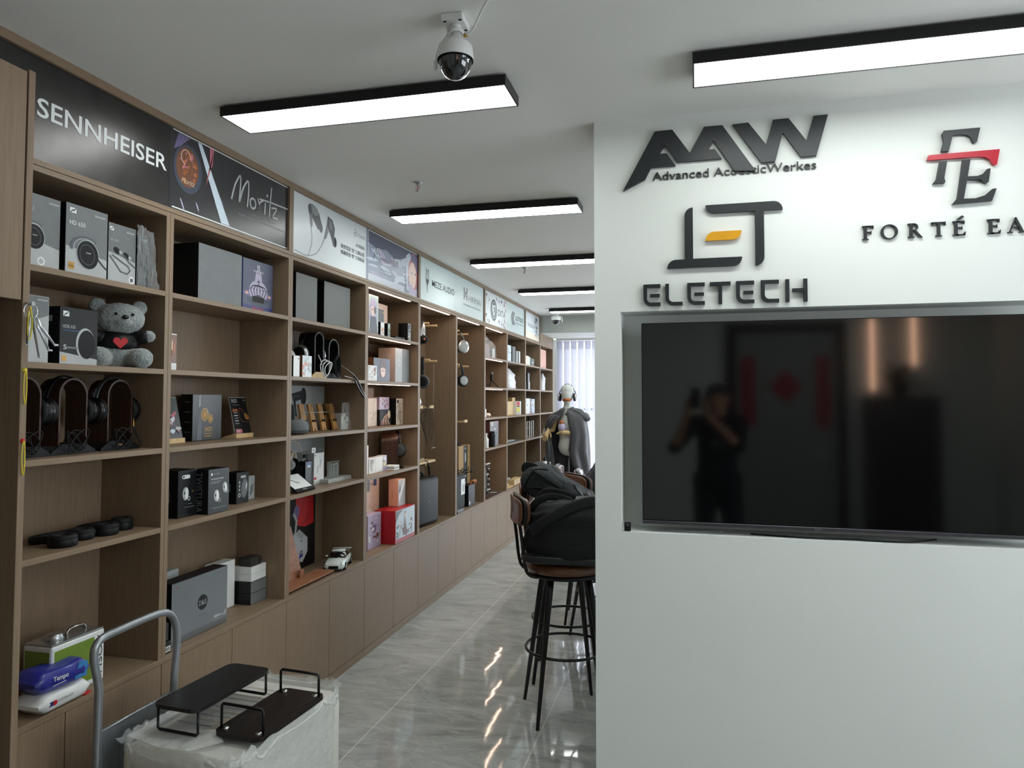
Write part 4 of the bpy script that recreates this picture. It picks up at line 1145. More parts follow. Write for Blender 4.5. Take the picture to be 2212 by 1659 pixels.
# counter, first bay: oil tin and tissue packs
t = thing('metal_tin', 'square green and white metal tin with handle', 'tin', (-2.115, 2.05, ZS), 0.0)
MB().rbox((-0.065, -0.105, 0.0), (0.055, 0.115, 0.180), WHITEP, 0.008, 3).build('body', t)
b = MB(); F = Fr((0.055, -0.105, 0), (0, 1, 0), (0, 0, 1)); b.rect(F, 0.010, 0.020, 0.172, 0.163, GREEN, 0.0006); b.poly(F, [(0.172, 0.02), (0.180, 0.09), (0.172, 0.163)], GREEN, 0.0006)
b.text(F, 'AOSHI', 0.186, 0.165, 0.15, 0.022, TXTD, 0.001, rot=-PI / 2); F2 = Fr((-0.065, -0.105, 0), (1, 0, 0), (0, 0, 1)); b.rect(F2, 0.010, 0.02, 0.11, 0.163, GREEN, 0.0006); b.build('label', t)
b = MB(); b.rbox((-0.063, -0.103, 0.1805), (0.053, 0.113, 0.186), SILVER, 0.004, 2); b.build('lid_plate', t)
MB().lathe([(0.028, 0.186), (0.030, 0.190), (0.026, 0.196), (0.026, 0.204), (0.020, 0.206)], (0.0, -0.045, 0), SILVER, seg=28).build('screw_cap', t)
b = MB(); b.tube([(0, 0.0, 0.187), (0, 0.004, 0.202), (0, 0.02, 0.206), (0, 0.06, 0.206), (0, 0.075, 0.202), (0, 0.08, 0.187)], 0.006, CHROME, smooth_pts=2, flat=(0.5, 1.6)); b.build('handle', t)
def pack(name, label, loc, size, m, arts, rz=0):
    b = MB(); L, W_, Hh = size
    vs, fs = [], []
    n = 16
    for i in range(n + 1):
        for j in range(14):
            u = i / n; a = 2 * PI * j / 14
            taper = min(1, (0.22 + 6 * min(u, 1 - u)))
            y = (u - 0.5) * L
            q = mnoise.noise(Vector((u * 4, math.cos(a) * 1.4, math.sin(a) * 1.4)))
            cx = math.copysign(abs(math.cos(a)) ** 0.5, math.cos(a)) * W_ / 2 * (0.85 + 0.15 * taper) + q * 0.006
            cz = math.copysign(abs(math.sin(a)) ** 0.5, math.sin(a)) * Hh / 2 * taper + q * 0.004
            vs.append((cx, y, Hh / 2 + cz))
    for i in range(n):
        for j in range(14):
            a_, b_ = i * 14 + j, i * 14 + (j + 1) % 14
            fs.append((a_, b_, b_ + 14, a_ + 14))
    b.add(vs, fs, m, True); b.add(vs[:14], [tuple(range(14))[::-1]], m); b.add(vs[-14:], [tuple(range(14))], m)
    t = b.build(name, None, label, 'tissue pack', loc=loc, rz=rz)
    a = MB(); arts(a); a.build('printed_artwork', t)
    return t
def pk1(b):
    F = Fr((0.052, -0.095, 0), (0, 1, 0), (0, 0, 1)); b.text(F, 'Tempo', 0.055, 0.028, 0.055, 0.020, TXTW, 0.006, bold=0.02); b.line(F, [(0.055, 0.020), (0.10, 0.023)], 0.002, TXTW, 0.006)
    b.poly(F, [(0.135, 0.012), (0.180, 0.012), (0.183, 0.06), (0.150, 0.066)], LBLUE, 0.004)
def pk2(b):
    F = Fr((0.052, -0.095, 0), (0, 1, 0), (0, 0, 1)); b.rect(F, 0.015, 0.022, 0.045, 0.036, NAVI, 0.006); b.disc(F, 0.048, 0.029, 0.008, 0.008, REDB, 0.007); b.text(F, 'COTTON SOFT', 0.062, 0.025, 0.06, 0.008, MGREY, 0.006)
pack('tissue_pack', 'white soft tissue pack lying beneath the blue one', (-2.055, 1.945, ZS), (0.21, 0.115, 0.058), WHITEP, pk2, 0.05)
pack('tissue_pack', 'blue soft tissue pack on top of the white pack', (-2.06, 1.945, ZS + 0.0585), (0.20, 0.115, 0.072), BLUE, pk1, -0.06)
pack('tissue_pack', 'small blue tissue pack end poking from behind the white pack', (-2.10, 2.075, ZS), (0.07, 0.05, 0.045), BLUE, lambda b: b.rect(Fr((0.024, 0, 0), (0, 1, 0), (0, 0, 1)), -0.01, 0.02, 0.01, 0.026, LBLUE, 0.003), 0.5)
MB().rbox((-0.012, -0.018, 0), (0.012, 0.018, 0.003), REDB, 0.001, 1).build('red_tag', None, 'small red tag on the counter before the tissue packs', 'tag', loc=(-2.02, 2.045, ZS), rz=0.3)

# second bay
product('storage_box', 'large dark grey box with black side, top shelf, second bay', 'box', -2.05, 2.612, 2.915, ZA, 0.249, 0.19, MGREY, BLACK)
def art_crown(b, F, w, h):
    b.rect(F, 0.004, h * 0.45, w - 0.004, h - 0.004, DSKY, 0.0005); b.rect(F, 0.004, 0.004, w - 0.004, h * 0.12, NAVI, 0.0006)
    rnd = random.Random(11)
    for k in range(22):
        x = rnd.uniform(0.02, w - 0.02); b.line(F, [(x, h * 0.75), (x, h * rnd.uniform(0.80, 0.97))], 0.002, [PURP, SMOKE][k % 2], 0.0008)
    b.disc(F, w * 0.5, h * 0.60, 0.028, 0.060, LAV, 0.0007)
    for s in (-1, 1):
        b.disc(F, w * 0.5 + s * 0.085, h * 0.34, 0.036, 0.014, PURP, 0.0008); b.disc(F, w * 0.5 + s * 0.092, h * 0.34, 0.014, 0.006, PINKC, 0.0009)
    cx, cz = w * 0.5, h * 0.30
    b.disc(F, cx, cz + 0.025, 0.075, 0.055, LAV, 0.00095)
    b.poly(F, [(cx - 0.050, cz), (cx + 0.050, cz), (cx + 0.046, cz - 0.028), (cx - 0.046, cz - 0.028)], BLACK, 0.0012)
    for a in (-1, -0.6, -0.2, 0.2, 0.6, 1):
        b.line(F, [(cx + a * 0.046, cz), (cx + a * 0.064, cz + 0.028), (cx + a * 0.048, cz + 0.050), (cx, cz + 0.056)], 0.0048, BLACK, 0.0013 + abs(a) * 0.0001)
        b.disc(F, cx + a * 0.064, cz + 0.034, 0.005, 0.007, CLD, 0.0016)
    b.line(F, [(cx, cz + 0.05), (cx, cz + 0.085)], 0.004, BLACK, 0.0015); b.line(F, [(cx - 0.011, cz + 0.073), (cx + 0.011, cz + 0.073)], 0.004, BLACK, 0.00165)
    b.poly(F, [(0.03, 0.06), (w * 0.5, 0.085), (w - 0.03, 0.06), (w * 0.6, 0.03), (w * 0.3, 0.03)], CLD, 0.0010)
    b.text(F, 'FE', w * 0.46, h - 0.042, 0.022, 0.022, TXTW); b.text(F, 'FORTE EARS', w * 0.5 - 0.04, h - 0.055, 0.08, 0.007, TXTW); b.text(F, 'Macbeth', w * 0.5 - 0.05, 0.006, 0.09, 0.020, REDB, shear=0.3)
product('earphone_box', 'dusky blue box showing a black spiked crown on rocks', 'box', -2.06, 2.937, 3.185, ZA, 0.249, 0.05, DSKY, NAVI, art_crown)
def art_drag(b, F, w, h):
    rnd = random.Random(4); b.rect(F, 0.012, 0.03, w - 0.002, h - 0.004, BROWNI, 0.0006)
    for k in range(14):
        x = 0.014 + rnd.random() * 0.03; b.poly(F, [(x, 0.04 + rnd.random() * 0.06), (x + 0.006, 0.10 + rnd.random() * 0.04), (x + rnd.uniform(-.01, .01), 0.05 + rnd.random() * 0.05)], [COPPER, SAND, BLACK][k % 3], 0.0008 + k * 0.00001)
    b.text(F, 'DRAGON', 0.010, 0.008, w - 0.012, 0.018, TXTW, 0.001, bold=0.02)
product('leaflet_box', 'slim white-edged box with orange swirls beside the post', 'box', -2.06, 2.445, 2.505, ZB, 0.150, 0.03, WHITE, WHITE, art_drag, rz=0.1)
def wood_stand(label, X, y0, y1, z, h, art, tilt=0.22, md=BLACK, name='display_card'):
    t = thing(name, label, 'display stand', (X, (y0 + y1) / 2, z), 0, 'acrylic cards in wooden feet')
    w = y1 - y0
    b = MB(); b.rbox((-0.012, -w / 2, 0), (0.012, w / 2, 0.022), PINE, 0.0015, 1); b.poly(Fr((0, -w / 2, 0), (1, 0, 0), (0, 0, 1)), [(-0.012, 0), (-0.012, 0.020), (-0.07, 0.004), (-0.07, 0.0)], PINE, -0.012, 0.012); b.build('wooden_foot', t)
    u = (0, 1, 0); v = Vector((-math.sin(tilt), 0, math.cos(tilt)))
    F = Fr(Vector((0.004, -w / 2 + 0.003, 0.018)), u, v)
    b = MB(); b.rect(F, 0, 0, w - 0.006, h - 0.02, ACRYL, -0.006, 0.0035); b.build('acrylic_sheet', t)
    b = MB(); b.rect(F, 0.002, 0.002, w - 0.008, h - 0.024, md, -0.0015, 0.0005); art(b, F, w - 0.006, h - 0.02); b.build('printed_card', t)
    return t
def art_enz(b, F, w, h):
    o = 0.0016
    b.text(F, 'ENZO', 0.010, h - 0.028, 0.044, 0.017, TXTW, o); b.line(F, [(w - 0.03, h - 0.015), (w - 0.012, h - 0.018)], 0.002, TXTW, o); b.text(F, 'THE REFERENCE', 0.012, h - 0.042, 0.055, 0.005, TXTG, o)
    b.rect(F, 0.006, h * 0.60, 0.045, h * 0.68, COPPER, o)
    for k in range(5):
        b.rect(F, 0.012, h * (0.56 - 0.07 * k), 0.042, h * (0.56 - 0.07 * k) + 0.004, TXTW if k % 2 else TXTG, o)
    b.line(F, [(0.055, h * 0.62), (0.062, h * 0.70), (0.080, h * 0.66), (0.095, h * 0.52), (0.10, h * 0.42)], 0.0022, COPPER, o); b.line(F, [(0.055, h * 0.62), (0.05, h * 0.45), (0.07, h * 0.34), (0.125, h * 0.32)], 0.0018, COPPER, o)
    b.disc(F, 0.105, h * 0.47, 0.012, 0.018, GOLD, o + 0.0003, 0.4); b.disc(F, 0.118, h * 0.44, 0.008, 0.012, COPPER, o + 0.0005, 0.4); b.poly(F, [(0.006, 0.006), (0.050, 0.006), (0.058, 0.016), (0.050, 0.026), (0.006, 0.026)], PINKI, o); b.text(F, 'NEW', 0.016, 0.012, 0.02, 0.008, TXTW, o + 0.0004)
def art_tall(b, F, w, h):
    rnd = random.Random(8)
    for k in range(16):
        b.disc(F, rnd.uniform(0.03, w - 0.02), rnd.uniform(0.03, h * 0.6), rnd.uniform(0.01, 0.022), rnd.uniform(0.005, 0.012), [ICE, SMOKE, PINKI, LGREY][k % 4], 0.0016 + k * 0.00002, rnd.uniform(0, 3), 10)
wood_stand('card in pale wooden foot cut off by the second bay post', -2.155, 2.555, 2.668, ZC, 0.205, art_tall, md=DGREY)
def filig(b, F, x, y, s, m):
    b.line(F, [(x + s * .8 * math.cos(a), y + s * math.sin(a)) for a in [k * PI / 5 for k in range(11)]], s * 0.12, m, 0.0012)
    for k in range(6):
        a = k * PI / 3
        b.line(F, [(x + s * 0.3 * math.cos(a) + s * 0.28 * math.cos(q), y + s * 0.4 * math.sin(a) + s * 0.3 * math.sin(q)) for q in [j * PI / 3 for j in range(7)]], s * 0.08, m, 0.0014)
def art_enzo(b, F, w, h):
    b.poly(F, [(0.03, 0.002), (0.062, 0.002), (0.062, h - 0.002), (0.042, h - 0.002)], SMOKE, 0.0006)  # glare on the gloss front, painted as this strip and the paler one
    b.poly(F, [(0.040, h - 0.06), (0.055, h - 0.05), (0.055, h - 0.002), (0.042, h - 0.002)], LGREY, 0.0008)
    filig(b, F, 0.082, 0.118, 0.028, GOLD); filig(b, F, 0.122, 0.098, 0.020, GOLD); b.poly(F, [(0.095, 0.15), (0.125, 0.11), (0.115, 0.10), (0.09, 0.13)], DGREY, 0.0009)
    b.text(F, 'ENZO', 0.085, 0.042, 0.050, 0.018, GOLD); b.text(F, 'Universal In-Ear', 0.080, 0.028, 0.058, 0.007, GOLD); b.text(F, 'Monitor', 0.085, 0.016, 0.045, 0.007, GOLD)
product('earphone_box', 'glossy black box with golden filigree earpieces', 'box', -2.18, 2.757, 2.960, ZC, 0.210, 0.062, BLKG, BLACK, art_enzo, lambda b, F, w, h: [b.rect(F, 0.02, h - 0.035 - k * 0.045, 0.05, h - 0.033 - k * 0.045, TXTG) for k in range(4)])
wood_stand('leaning black card with orange text in pale wooden foot', -2.150, 3.020, 3.155, ZC, 0.205, art_enz)
def bud(b, F, x, y, s, rot=0.0, m1=LGREY, m2=WHITE):
    b.disc(F, x, y, s * 0.85, s * 1.25, m1, 0.0012, rot); b.disc(F, x + s * 0.3, y, s * 0.45, s * 1.1, m2, 0.0014, rot); b.disc(F, x - s * 0.3, y + s * 0.1, s * 0.2, s * 0.3, TXTD, 0.0016, rot)
    b.disc(F, x + s * 0.9, y - s * 1.0, s * 0.42, s * 0.42, m1, 0.0014); b.disc(F, x + s * 0.9, y - s * 1.0, s * 0.24, s * 0.24, TXTD, 0.0016)
def art_twA(b, F, w, h):
    b.poly(F, arc(0.030, h - 0.028, 0.008, 90, 270, 8) + arc(0.064, h - 0.028, 0.008, -90, 90, 8), WHITE, 0.001); b.disc(F, 0.032, h - 0.028, 0.005, 0.005, TXTD, 0.0012)
    bud(b, F, 0.045, 0.098, 0.022); b.rect(F, 0.085, 0.100, 0.094, 0.108, GOLD); b.rect(F, 0.06, 0.052, 0.085, 0.054, TXTG); b.rect(F, 0.04, 0.040, 0.10, 0.0415, TXTG)
def art_twB(b, F, w, h):
    b.disc(F, 0.022, h - 0.022, 0.006, 0.006, TXTW); b.text(F, 'TWISTURA', 0.032, h - 0.026, 0.042, 0.007, TXTG); b.text(F, 'TWISTURA BETA FLAGSHIP', 0.016, h - 0.046, 0.085, 0.006, TXTW)
    b.rect(F, 0.016, h - 0.056, 0.085, h - 0.054, TXTG); b.rect(F, 0.016, h - 0.062, 0.07, h - 0.060, TXTG)
    bud(b, F, 0.055, 0.075, 0.021, 0.1); bud(b, F, 0.112, 0.105, 0.019, 0.15); b.rect(F, 0.03, 0.022, 0.12, 0.024, TXTG)
def art_twC(b, F, w, h):
    b.poly(F, arc(0.035, h - 0.022, 0.006, 90, 270, 8) + arc(0.065, h - 0.022, 0.006, -90, 90, 8), LGREY, 0.001)
    b.disc(F, 0.060, 0.070, 0.026, 0.048, SMOKE, 0.001, -0.1); b.disc(F, 0.062, 0.068, 0.020, 0.040, MGREY, 0.0012, -0.1); b.poly(F, [(0.072, 0.06), (0.080, 0.085), (0.076, 0.10), (0.070, 0.075)], WHITE, 0.0014)
    for k in range(3): b.disc(F, 0.022, 0.10 - k * 0.018, 0.005, 0.007, LGREY, 0.0012)
    b.disc(F, 0.022, 0.040, 0.010, 0.010, LGREY, 0.0012); b.disc(F, 0.022, 0.040, 0.005, 0.005, TXTD, 0.0014)
product('earphone_box', 'black box with one pearl earbud and white pill logo', 'box', -2.075, 2.545, 2.660, ZD, 0.196, 0.11, CARD, BLACK, art_twA, lambda b, F, w, h: (b.disc(F, w * 0.55, h * 0.62, 0.005, 0.005, TXTW), b.text(F, 'TWISTURA', w * 0.60, h * 0.58, 0.05, 0.006, TXTG, rot=-PI / 2)), group='black earbud boxes')
product('earphone_box', 'largest black earbud box, vertical lettering on its side', 'box', -2.022, 2.665, 2.807, ZD, 0.191, 0.085, DGREY, BLACK, art_twB, lambda b, F, w, h: b.text(F, 'TWISTURA', w * 0.30, h - 0.012, h - 0.02, 0.030, MGREY, rot=-PI / 2), group='black earbud boxes')
product('earphone_box', 'smaller black box with a clear teardrop earpiece picture', 'box', -2.092, 2.960, 3.055, ZD, 0.147, 0.07, CARD, BLACK, art_twC, lambda b, F, w, h: b.poly(F, arc(w * .5, h * 0.62, 0.005, 0, 180, 8) + arc(w * .5, h * 0.42, 0.005, 180, 360, 8), SMOKE, 0.001), group='black earbud boxes')
product('earphone_box', 'small light grey box with black scribble, end of row', 'box', -2.13, 3.105, 3.160, ZD, 0.115, 0.05, LGREY, LGREY, lambda b, F, w, h: b.line(F, [(0.015, 0.03), (0.035, 0.07), (0.02, 0.06), (0.04, 0.045), (0.018, 0.022), (0.045, 0.075)], 0.0022, TXTD))
def art_da(b, F, w, h):
    b.disc(F, 0.190, h * 0.52, 0.032, 0.032, CARD, 0.0008); b.text(F, 'D&Δ', 0.166, h * 0.52 - 0.011, 0.048, 0.022, LGREY, 0.0012); b.text(F, 'Dream & Audio', 0.168, h * 0.30, 0.045, 0.006, DGREY)
    b.text(F, 'Alpha', 0.262, 0.038, 0.045, 0.014, TXTW, shear=0.3, bold=0.02); b.text(F, 'PRO', 0.311, 0.040, 0.015, 0.006, TXTW)
    for k in (0, 0.010): b.line(F, [(0.332 + k, 0.036), (0.342 + k, 0.056)], 0.003, TXTW, 0.001)
    b.rect(F, 0.262, 0.031, 0.325, 0.032, LGREY); b.rect(F, 0.027, h - 0.022, 0.036, h - 0.018, REDB)
product('equipment_box', 'wide brushed silver box with round black emblem', 'box', -2.055, 2.495, 2.852, ZS, 0.250, 0.075, mat('satin_silver_card', '#7f8386', 0.33, metal=0.55, var=0.05, scale=5), BLACK, art_da)
product('equipment_box', 'pale grey box standing behind the wide silver box', 'box', -2.19, 2.50, 2.70, ZS, 0.262, 0.05, LGREY, LGREY)
product('equipment_box', 'upright white box behind the stack of small boxes', 'box', -2.175, 2.93, 3.075, ZS, 0.222, 0.06, WHITE, WHITE)
for k, (dz, hh, m1, lb) in enumerate([(0.0, 0.054, DGREY, 'bottom dark grey box of the neat small stack'), (0.0545, 0.054, DGREY, 'second dark grey box of the neat small stack')]):
    product('gift_box', lb, 'box', -2.098, 3.092, 3.222, ZS + dz, hh, 0.10, MGREY, CARD, group='small boxes stacked on the counter')
for k, (dz, hh, lb) in enumerate([(0.109, 0.035, 'lower white box in the small stack'), (0.1445, 0.035, 'upper white box, directly beneath the small black block')]):
    product('gift_box', lb, 'box', -2.100, 3.100, 3.222, ZS + dz, hh, 0.10, WHITE, WHITE, group='small boxes stacked on the counter')
b = MB().rbox((-0.035, -0.045, 0), (0.035, 0.045, 0.042), mat('charcoal_pad', '#2a2927', 0.6), 0.006, 3)
t = b.build('bluetooth_speaker', None, 'small dark block topping the stack of boxes', 'speaker', loc=(-2.14, 3.150, ZS + 0.1797)); MB().text(FX(0.035, -0.045, 0), 'ifi', 0.035, 0.012, 0.012, 0.008, TXTG).build('front_lettering', t)
product('accessory_box', 'little black box with white label beside the silver box', 'box', -2.02, 2.410, 2.455, ZS, 0.045, 0.05, CARD, CARD, lambda b, F, w, h: (b.rect(F, 0.008, 0.006, w - 0.004, 0.028, TXTW), [b.rect(F, 0.010 + k * 0.004, 0.010, 0.012 + k * 0.004, 0.024, TXTD, 0.0012) for k in range(7)]))
product('accessory_box', 'little dark box stacked over the white-labelled one', 'box', -2.03, 2.408, 2.452, ZS + 0.0455, 0.07, 0.05, BLKG, BLKG, lambda b, F, w, h: b.disc(F, 0.02, 0.04, 0.004, 0.008, GOLD))

# ------------------------------------------------------------------ third bay
product('storage_box', 'first grey square board box beside the second bay post', 'box', -2.06, 3.40, 3.622, ZA, 0.258, 0.10, FELT, BLACK)
product('storage_box', 'wider grey square board box with black side, top shelf', 'box', -2.06, 3.70, 4.02, ZA, 0.258, 0.10, FELT, BLACK)
s1 = arch_stand('narrow grey-edged arch stand with cream feet and white cable', (-2.12, 3.665, ZB), 0.095, 0.262, mt=BLACK, mbase=PINE, depth=0.10)
s2 = arch_stand('narrow grey-edged arch stand with tangled black cable', (-2.12, 3.835, ZB), 0.115, 0.235, mt=BLACK, mbase=BLACK, depth=0.10)
for (yc, w_, hh) in ((3.665, 0.095, 0.262), (3.835, 0.115, 0.235)):
    b = MB(); b.tube([(-2.068, yc - w_ / 2, ZB + 0.03)] + [(-2.068, yc - w_ / 2 * math.cos(a), ZB + hh - w_ / 2 + w_ / 2 * math.sin(a)) for a in [PI * k / 14 for k in range(15)]] + [(-2.068, yc + w_ / 2, ZB + 0.03)], 0.0035, MGREY, seg=6)
    o = b.build('edge_trim', s1 if yc < 3.7 else s2); o.location = (2.12, -yc, -ZB)
headphone('silver ringed black headphones on the cream-footed arch stand', (-2.125, 3.655, ZB + 0.085), 0.0, 0.190, 0.175, 0.050, 0.03, BLACK, SILVER, BLACK)
headphone('black headphones with thick cups on the second narrow arch stand', (-2.125, 3.845, ZB + 0.075), 0.0, 0.155, 0.155, 0.048, 0.03, BLACK, BLACK, DGREY)
headphone('big silver headphones with ribbed white band behind the small boxes', (-2.165, 3.51, ZB + 0.06), 0.35, 0.14, 0.20, 0.05, 0.03, LGREY, SILVER, MGREY)
b = MB()
for q in range(3):
    b.tube([(-2.040 + 0.006 * q + 0.004 * math.sin(a * 2), 3.685 + 0.008 * q + (0.052 - 0.006 * q) * math.cos(a), ZB + 0.056 + (0.050 - 0.006 * q) * math.sin(a + 0.3 * q)) for a in [2 * PI * j / 20 for j in range(20)]], 0.0026, TXTW, closed=True, smooth_pts=1, seg=6)
b.tube([(-2.036, 3.64, ZB + 0.075), (-2.034, 3.625, ZB + 0.10), (-2.045, 3.615, ZB + 0.13)], 0.0026, TXTW, smooth_pts=1, seg=6)
b.build('headphone_cable', None, 'looped white cable around the cream-footed arch stand', 'cable')
b = MB(); rnd = random.Random(6)
for q in range(7):
    b.tube([(-2.055 + 0.003 * q, 3.835 + 0.034 * math.cos(a) + rnd.uniform(-.006, .006), ZB + 0.075 + (0.045 + 0.004 * q) * math.sin(a)) for a in [2 * PI * j / 12 for j in range(12)]], 0.0022, RUBBER, closed=True, seg=6)
b.build('headphone_cable', None, 'tangled black cable bundle inside the second narrow arch', 'cable')
b = MB()
for q, dx in enumerate((0.0, 0.006, 0.012)):
    b.tube([(-2.05, 3.87, ZB + 0.09), (-2.01, 3.93, ZB + 0.05), (-1.992 + dx, 3.98, ZB + 0.002), (-1.990 + dx, 4.03, ZB - 0.06), (-1.990 + dx, 4.075 + 0.006 * q, ZB - 0.108), (-1.991 + dx, 4.055, ZB - 0.10), (-1.990 + dx, 3.985 - 0.01 * q, ZB - 0.035), (-1.992 + dx, 3.94, ZB + 0.003), (-2.03, 3.90, ZB + 0.02)], 0.0021, RUBBER if q < 2 else SILVER, smooth_pts=3, seg=6)
b.build('hanging_cable', None, 'black and silver cable loop dangling over the shelf edge', 'cable')
def art_sm(b, F, w, h):
    rnd = random.Random(int(w * 1000)); [b.disc(F, rnd.uniform(0.01, w - 0.01), rnd.uniform(0.015, h - 0.015), rnd.uniform(0.005, 0.014), rnd.uniform(0.008, 0.02), [ICE, PINKC, LGREY, MINT][k % 4], 0.0006 + k * 0.00002, rnd.uniform(0, 3), 9) for k in range(16)]
product('earphone_box', 'slim white box at the shelf end beside the post', 'box', -2.03, 3.335, 3.397, ZB, 0.112, 0.06, WHITE, BLACK, lambda b, F, w, h: b.rect(F, 0.045, 0.09, 0.055, 0.10, TXTG))
product('earphone_box', 'small pastel printed box before the silver headphones', 'box', -2.035, 3.432, 3.529, ZB, 0.118, 0.06, POSW, BROWNI, art_sm)
# third shelf: backboard poster, wooden earphone rests
t = product('poster_board', 'grey white board picturing a dark headphone, behind wooden rests', 'poster', -2.262, 3.30, 4.08, ZC, 0.268, 0.012, mat('board_grey', '#b2b7ba', 0.5), LGREY,
    lambda b, F, w, h: (b.disc(F, 0.53, 0.205, 0.032, 0.052, BLACK, 0.001), b.poly(F, [(0.40, 0.22), (0.52, 0.24), (0.52, 0.19), (0.42, 0.17)], BLACK, 0.0012), b.line(F, [(0.43, 0.19), (0.445, 0.10), (0.48, 0.02)], 0.022, BLACK, 0.0014), b.text(F, 'HIFIMAN', 0.42, 0.20, 0.06, 0.01, SMOKE, 0.0016), b.disc(F, 0.17, 0.15, 0.07, 0.05, MGREY, 0.001)))
used = []
def make_rest():
    t = thing('earphone_rest', 'x', 'earphone stand')
    v = Vector((-0.30, 0.12, 1)).normalized()
    F = Fr((0.0, -0.024, 0.0), (0, 1, 0), v)
    F.n = F.u.cross(F.v).normalized()
    b = MB(); b.poly(F, [(0, 0), (0.017, 0), (0.019, 0.014), (0.024, 0.018), (0.029, 0.014), (0.031, 0), (0.048, 0), (0.048, 0.165), (0, 0.165)], OAK, 0.0, 0.014); b.build('plank', t)
    b = MB(); b.box((-0.062, -0.02, 0.0), (-0.052, 0.02, 0.09), OAK); b.build('prop', t)
    b = MB()
    for dx in (-0.006, 0.006):
        b.line(F, [(0.024, 0.160), (0.024 + dx, 0.12), (0.024 + dx * 1.6, 0.085), (0.024 + dx * 2.0, 0.066)], 0.0016, SMOKE, 0.0145)
        b.sph(F.p(0.024 + dx * 2.0, 0.060, 0.018), (0.006, 0.007, 0.008), BLKG, seg=10, rings=6)
    b.line(F, [(0.010, 0.163), (0.024, 0.172), (0.040, 0.150)], 0.0016, SMOKE, 0.0145); b.build('earphones', t)
    return t
rp = make_rest()
for k, (x, y, lb) in enumerate([(-2.155, 3.665, 'wooden earphone rest nearest the grey round speaker'), (-2.155, 3.765, 'second wooden earphone rest from the grey round speaker'),
                                (-2.150, 3.865, 'third wooden earphone rest, black buds hanging high'), (-2.140, 3.985, 'fourth wooden earphone rest, nearest the bagged box'), (-2.205, 4.055, 'wooden rest tucked behind the fourth one')]):
    place(rp, used, (x, y, ZC), 0, lb, 'wooden earphone rests')
b = MB(); b.tube([(-2.135, 3.60, ZC + 0.112), (-2.135, 4.08, ZC + 0.112)], 0.0018, SILVER, seg=6); b.tube([(-2.135, 3.60, ZC), (-2.135, 3.60, ZC + 0.112)], 0.0018, SILVER, seg=6); b.build('wire_rail', None, 'thin steel wire running across the wooden earphone rests', 'rail')
t = thing('round_speaker', 'grey fabric pebble speaker at the shelf end', 'speaker', (-2.07, 3.45, ZC))
MB().lathe([(0.030, 0.0), (0.055, 0.008), (0.058, 0.022)], (0, 0, 0), mat('grey_knit', '#5b5f62', 0.9, var=0.25, scale=260), seg=28).build('base', t)
MB().lathe([(0.058, 0.023), (0.060, 0.045), (0.050, 0.066), (0.030, 0.078), (0.0001, 0.082)], (0, 0, 0), mat('grey_knit_top', '#6c7073', 0.9, var=0.25, scale=260), seg=28).build('grille', t)
b = MB(); b.tube([(-2.17, 3.47, ZC + 0.0), (-2.165, 3.46, ZC + 0.10), (-2.165, 3.47, ZC + 0.155), (-2.165, 3.53, ZC + 0.165), (-2.165, 3.56, ZC + 0.14), (-2.165, 3.56, ZC + 0.0)], 0.010, SMOKE, smooth_pts=2, flat=(0.5, 1.4)); b.build('curved_stand', None, 'curved dark grey band stand behind the pebble speaker', 'stand')
t = product('earphone_box', 'white box picturing two dark buds inside clear bag', 'box', -2.110, 4.014, 4.108, ZC, 0.102, 0.05, POSW, LGREY,
    lambda b, F, w, h: (b.disc(F, w * 0.5, h * 0.55, 0.050, 0.042, WHITE, 0.0008), b.disc(F, w * 0.52, h * 0.68, 0.010, 0.008, SMOKE, 0.001), b.disc(F, w * 0.76, h * 0.42, 0.010, 0.008, SMOKE, 0.001), b.rect(F, w - 0.034, h - 0.022, w - 0.008, h - 0.006, SMOKE, 0.001), b.rect(F, 0.01, h * .5, 0.03, h * .5 + 0.003, TXTG)))
film_sheet('plastic_bag', 'crinkled clear bag standing up from the two-bud box', [(-2.106, 4.010, ZC + 0.001), (-2.100, 4.108, ZC + 0.001), (-2.108, 4.106, ZC + 0.168), (-2.106, 4.008, ZC + 0.166)])
# fourth shelf
product('poster_board', 'pale board picturing a thin white headband, behind small boxes', 'poster', -2.262, 3.30, 4.09, ZD, 0.278, 0.012, mat('board_grey', '#b2b7ba', 0.5), LGREY,
    lambda b, F, w, h: (b.line(F, [(0.42 + 0.11 * math.cos(a), 0.13 + 0.12 * math.sin(a)) for a in [PI - k * PI / 14 for k in range(15)]], 0.010, CREAM, 0.001), b.disc(F, 0.53, 0.13, 0.030, 0.045, LGREY, 0.0012)))
product('earphone_box', 'narrow dark grey box with small blue sticker', 'box', -2.140, 3.655, 3.732, ZD, 0.139, 0.075, SMOKE, BLACK, lambda b, F, w, h: (b.rect(F, 0.022, h - 0.024, 0.055, h - 0.010, LBLUE), b.rect(F, 0.022, h - 0.034, 0.055, h - 0.024, TXTW)), lambda b, F, w, h: [b.rect(F, 0.01, h - 0.03 - k * 0.012, 0.06, h - 0.028 - k * 0.012, SMOKE) for k in range(8)])
product('earphone_box', 'tall white box with earphone drawing and red corner', 'box', -2.132, 3.735, 3.850, ZD, 0.181, 0.045, WHITE, LGREY,
    lambda b, F, w, h: (b.rect(F, 0.006, h - 0.018, 0.022, h - 0.010, TXTG), b.line(F, [(0.075, 0.14), (0.072, 0.115), (0.066, 0.095)], 0.005, MGREY, 0.001), b.line(F, [(0.045, 0.105), (0.042, 0.085), (0.036, 0.065)], 0.005, MGREY, 0.001), b.line(F, [(0.068, 0.16), (0.075, 0.14)], 0.001, TXTG), b.rect(F, 0.002, 0.028, 0.030, 0.042, REDB), b.rect(F, 0.085, 0.014, 0.108, 0.022, TXTD), b.rect(F, 0.012, 0.008, 0.04, 0.010, TXTG)))
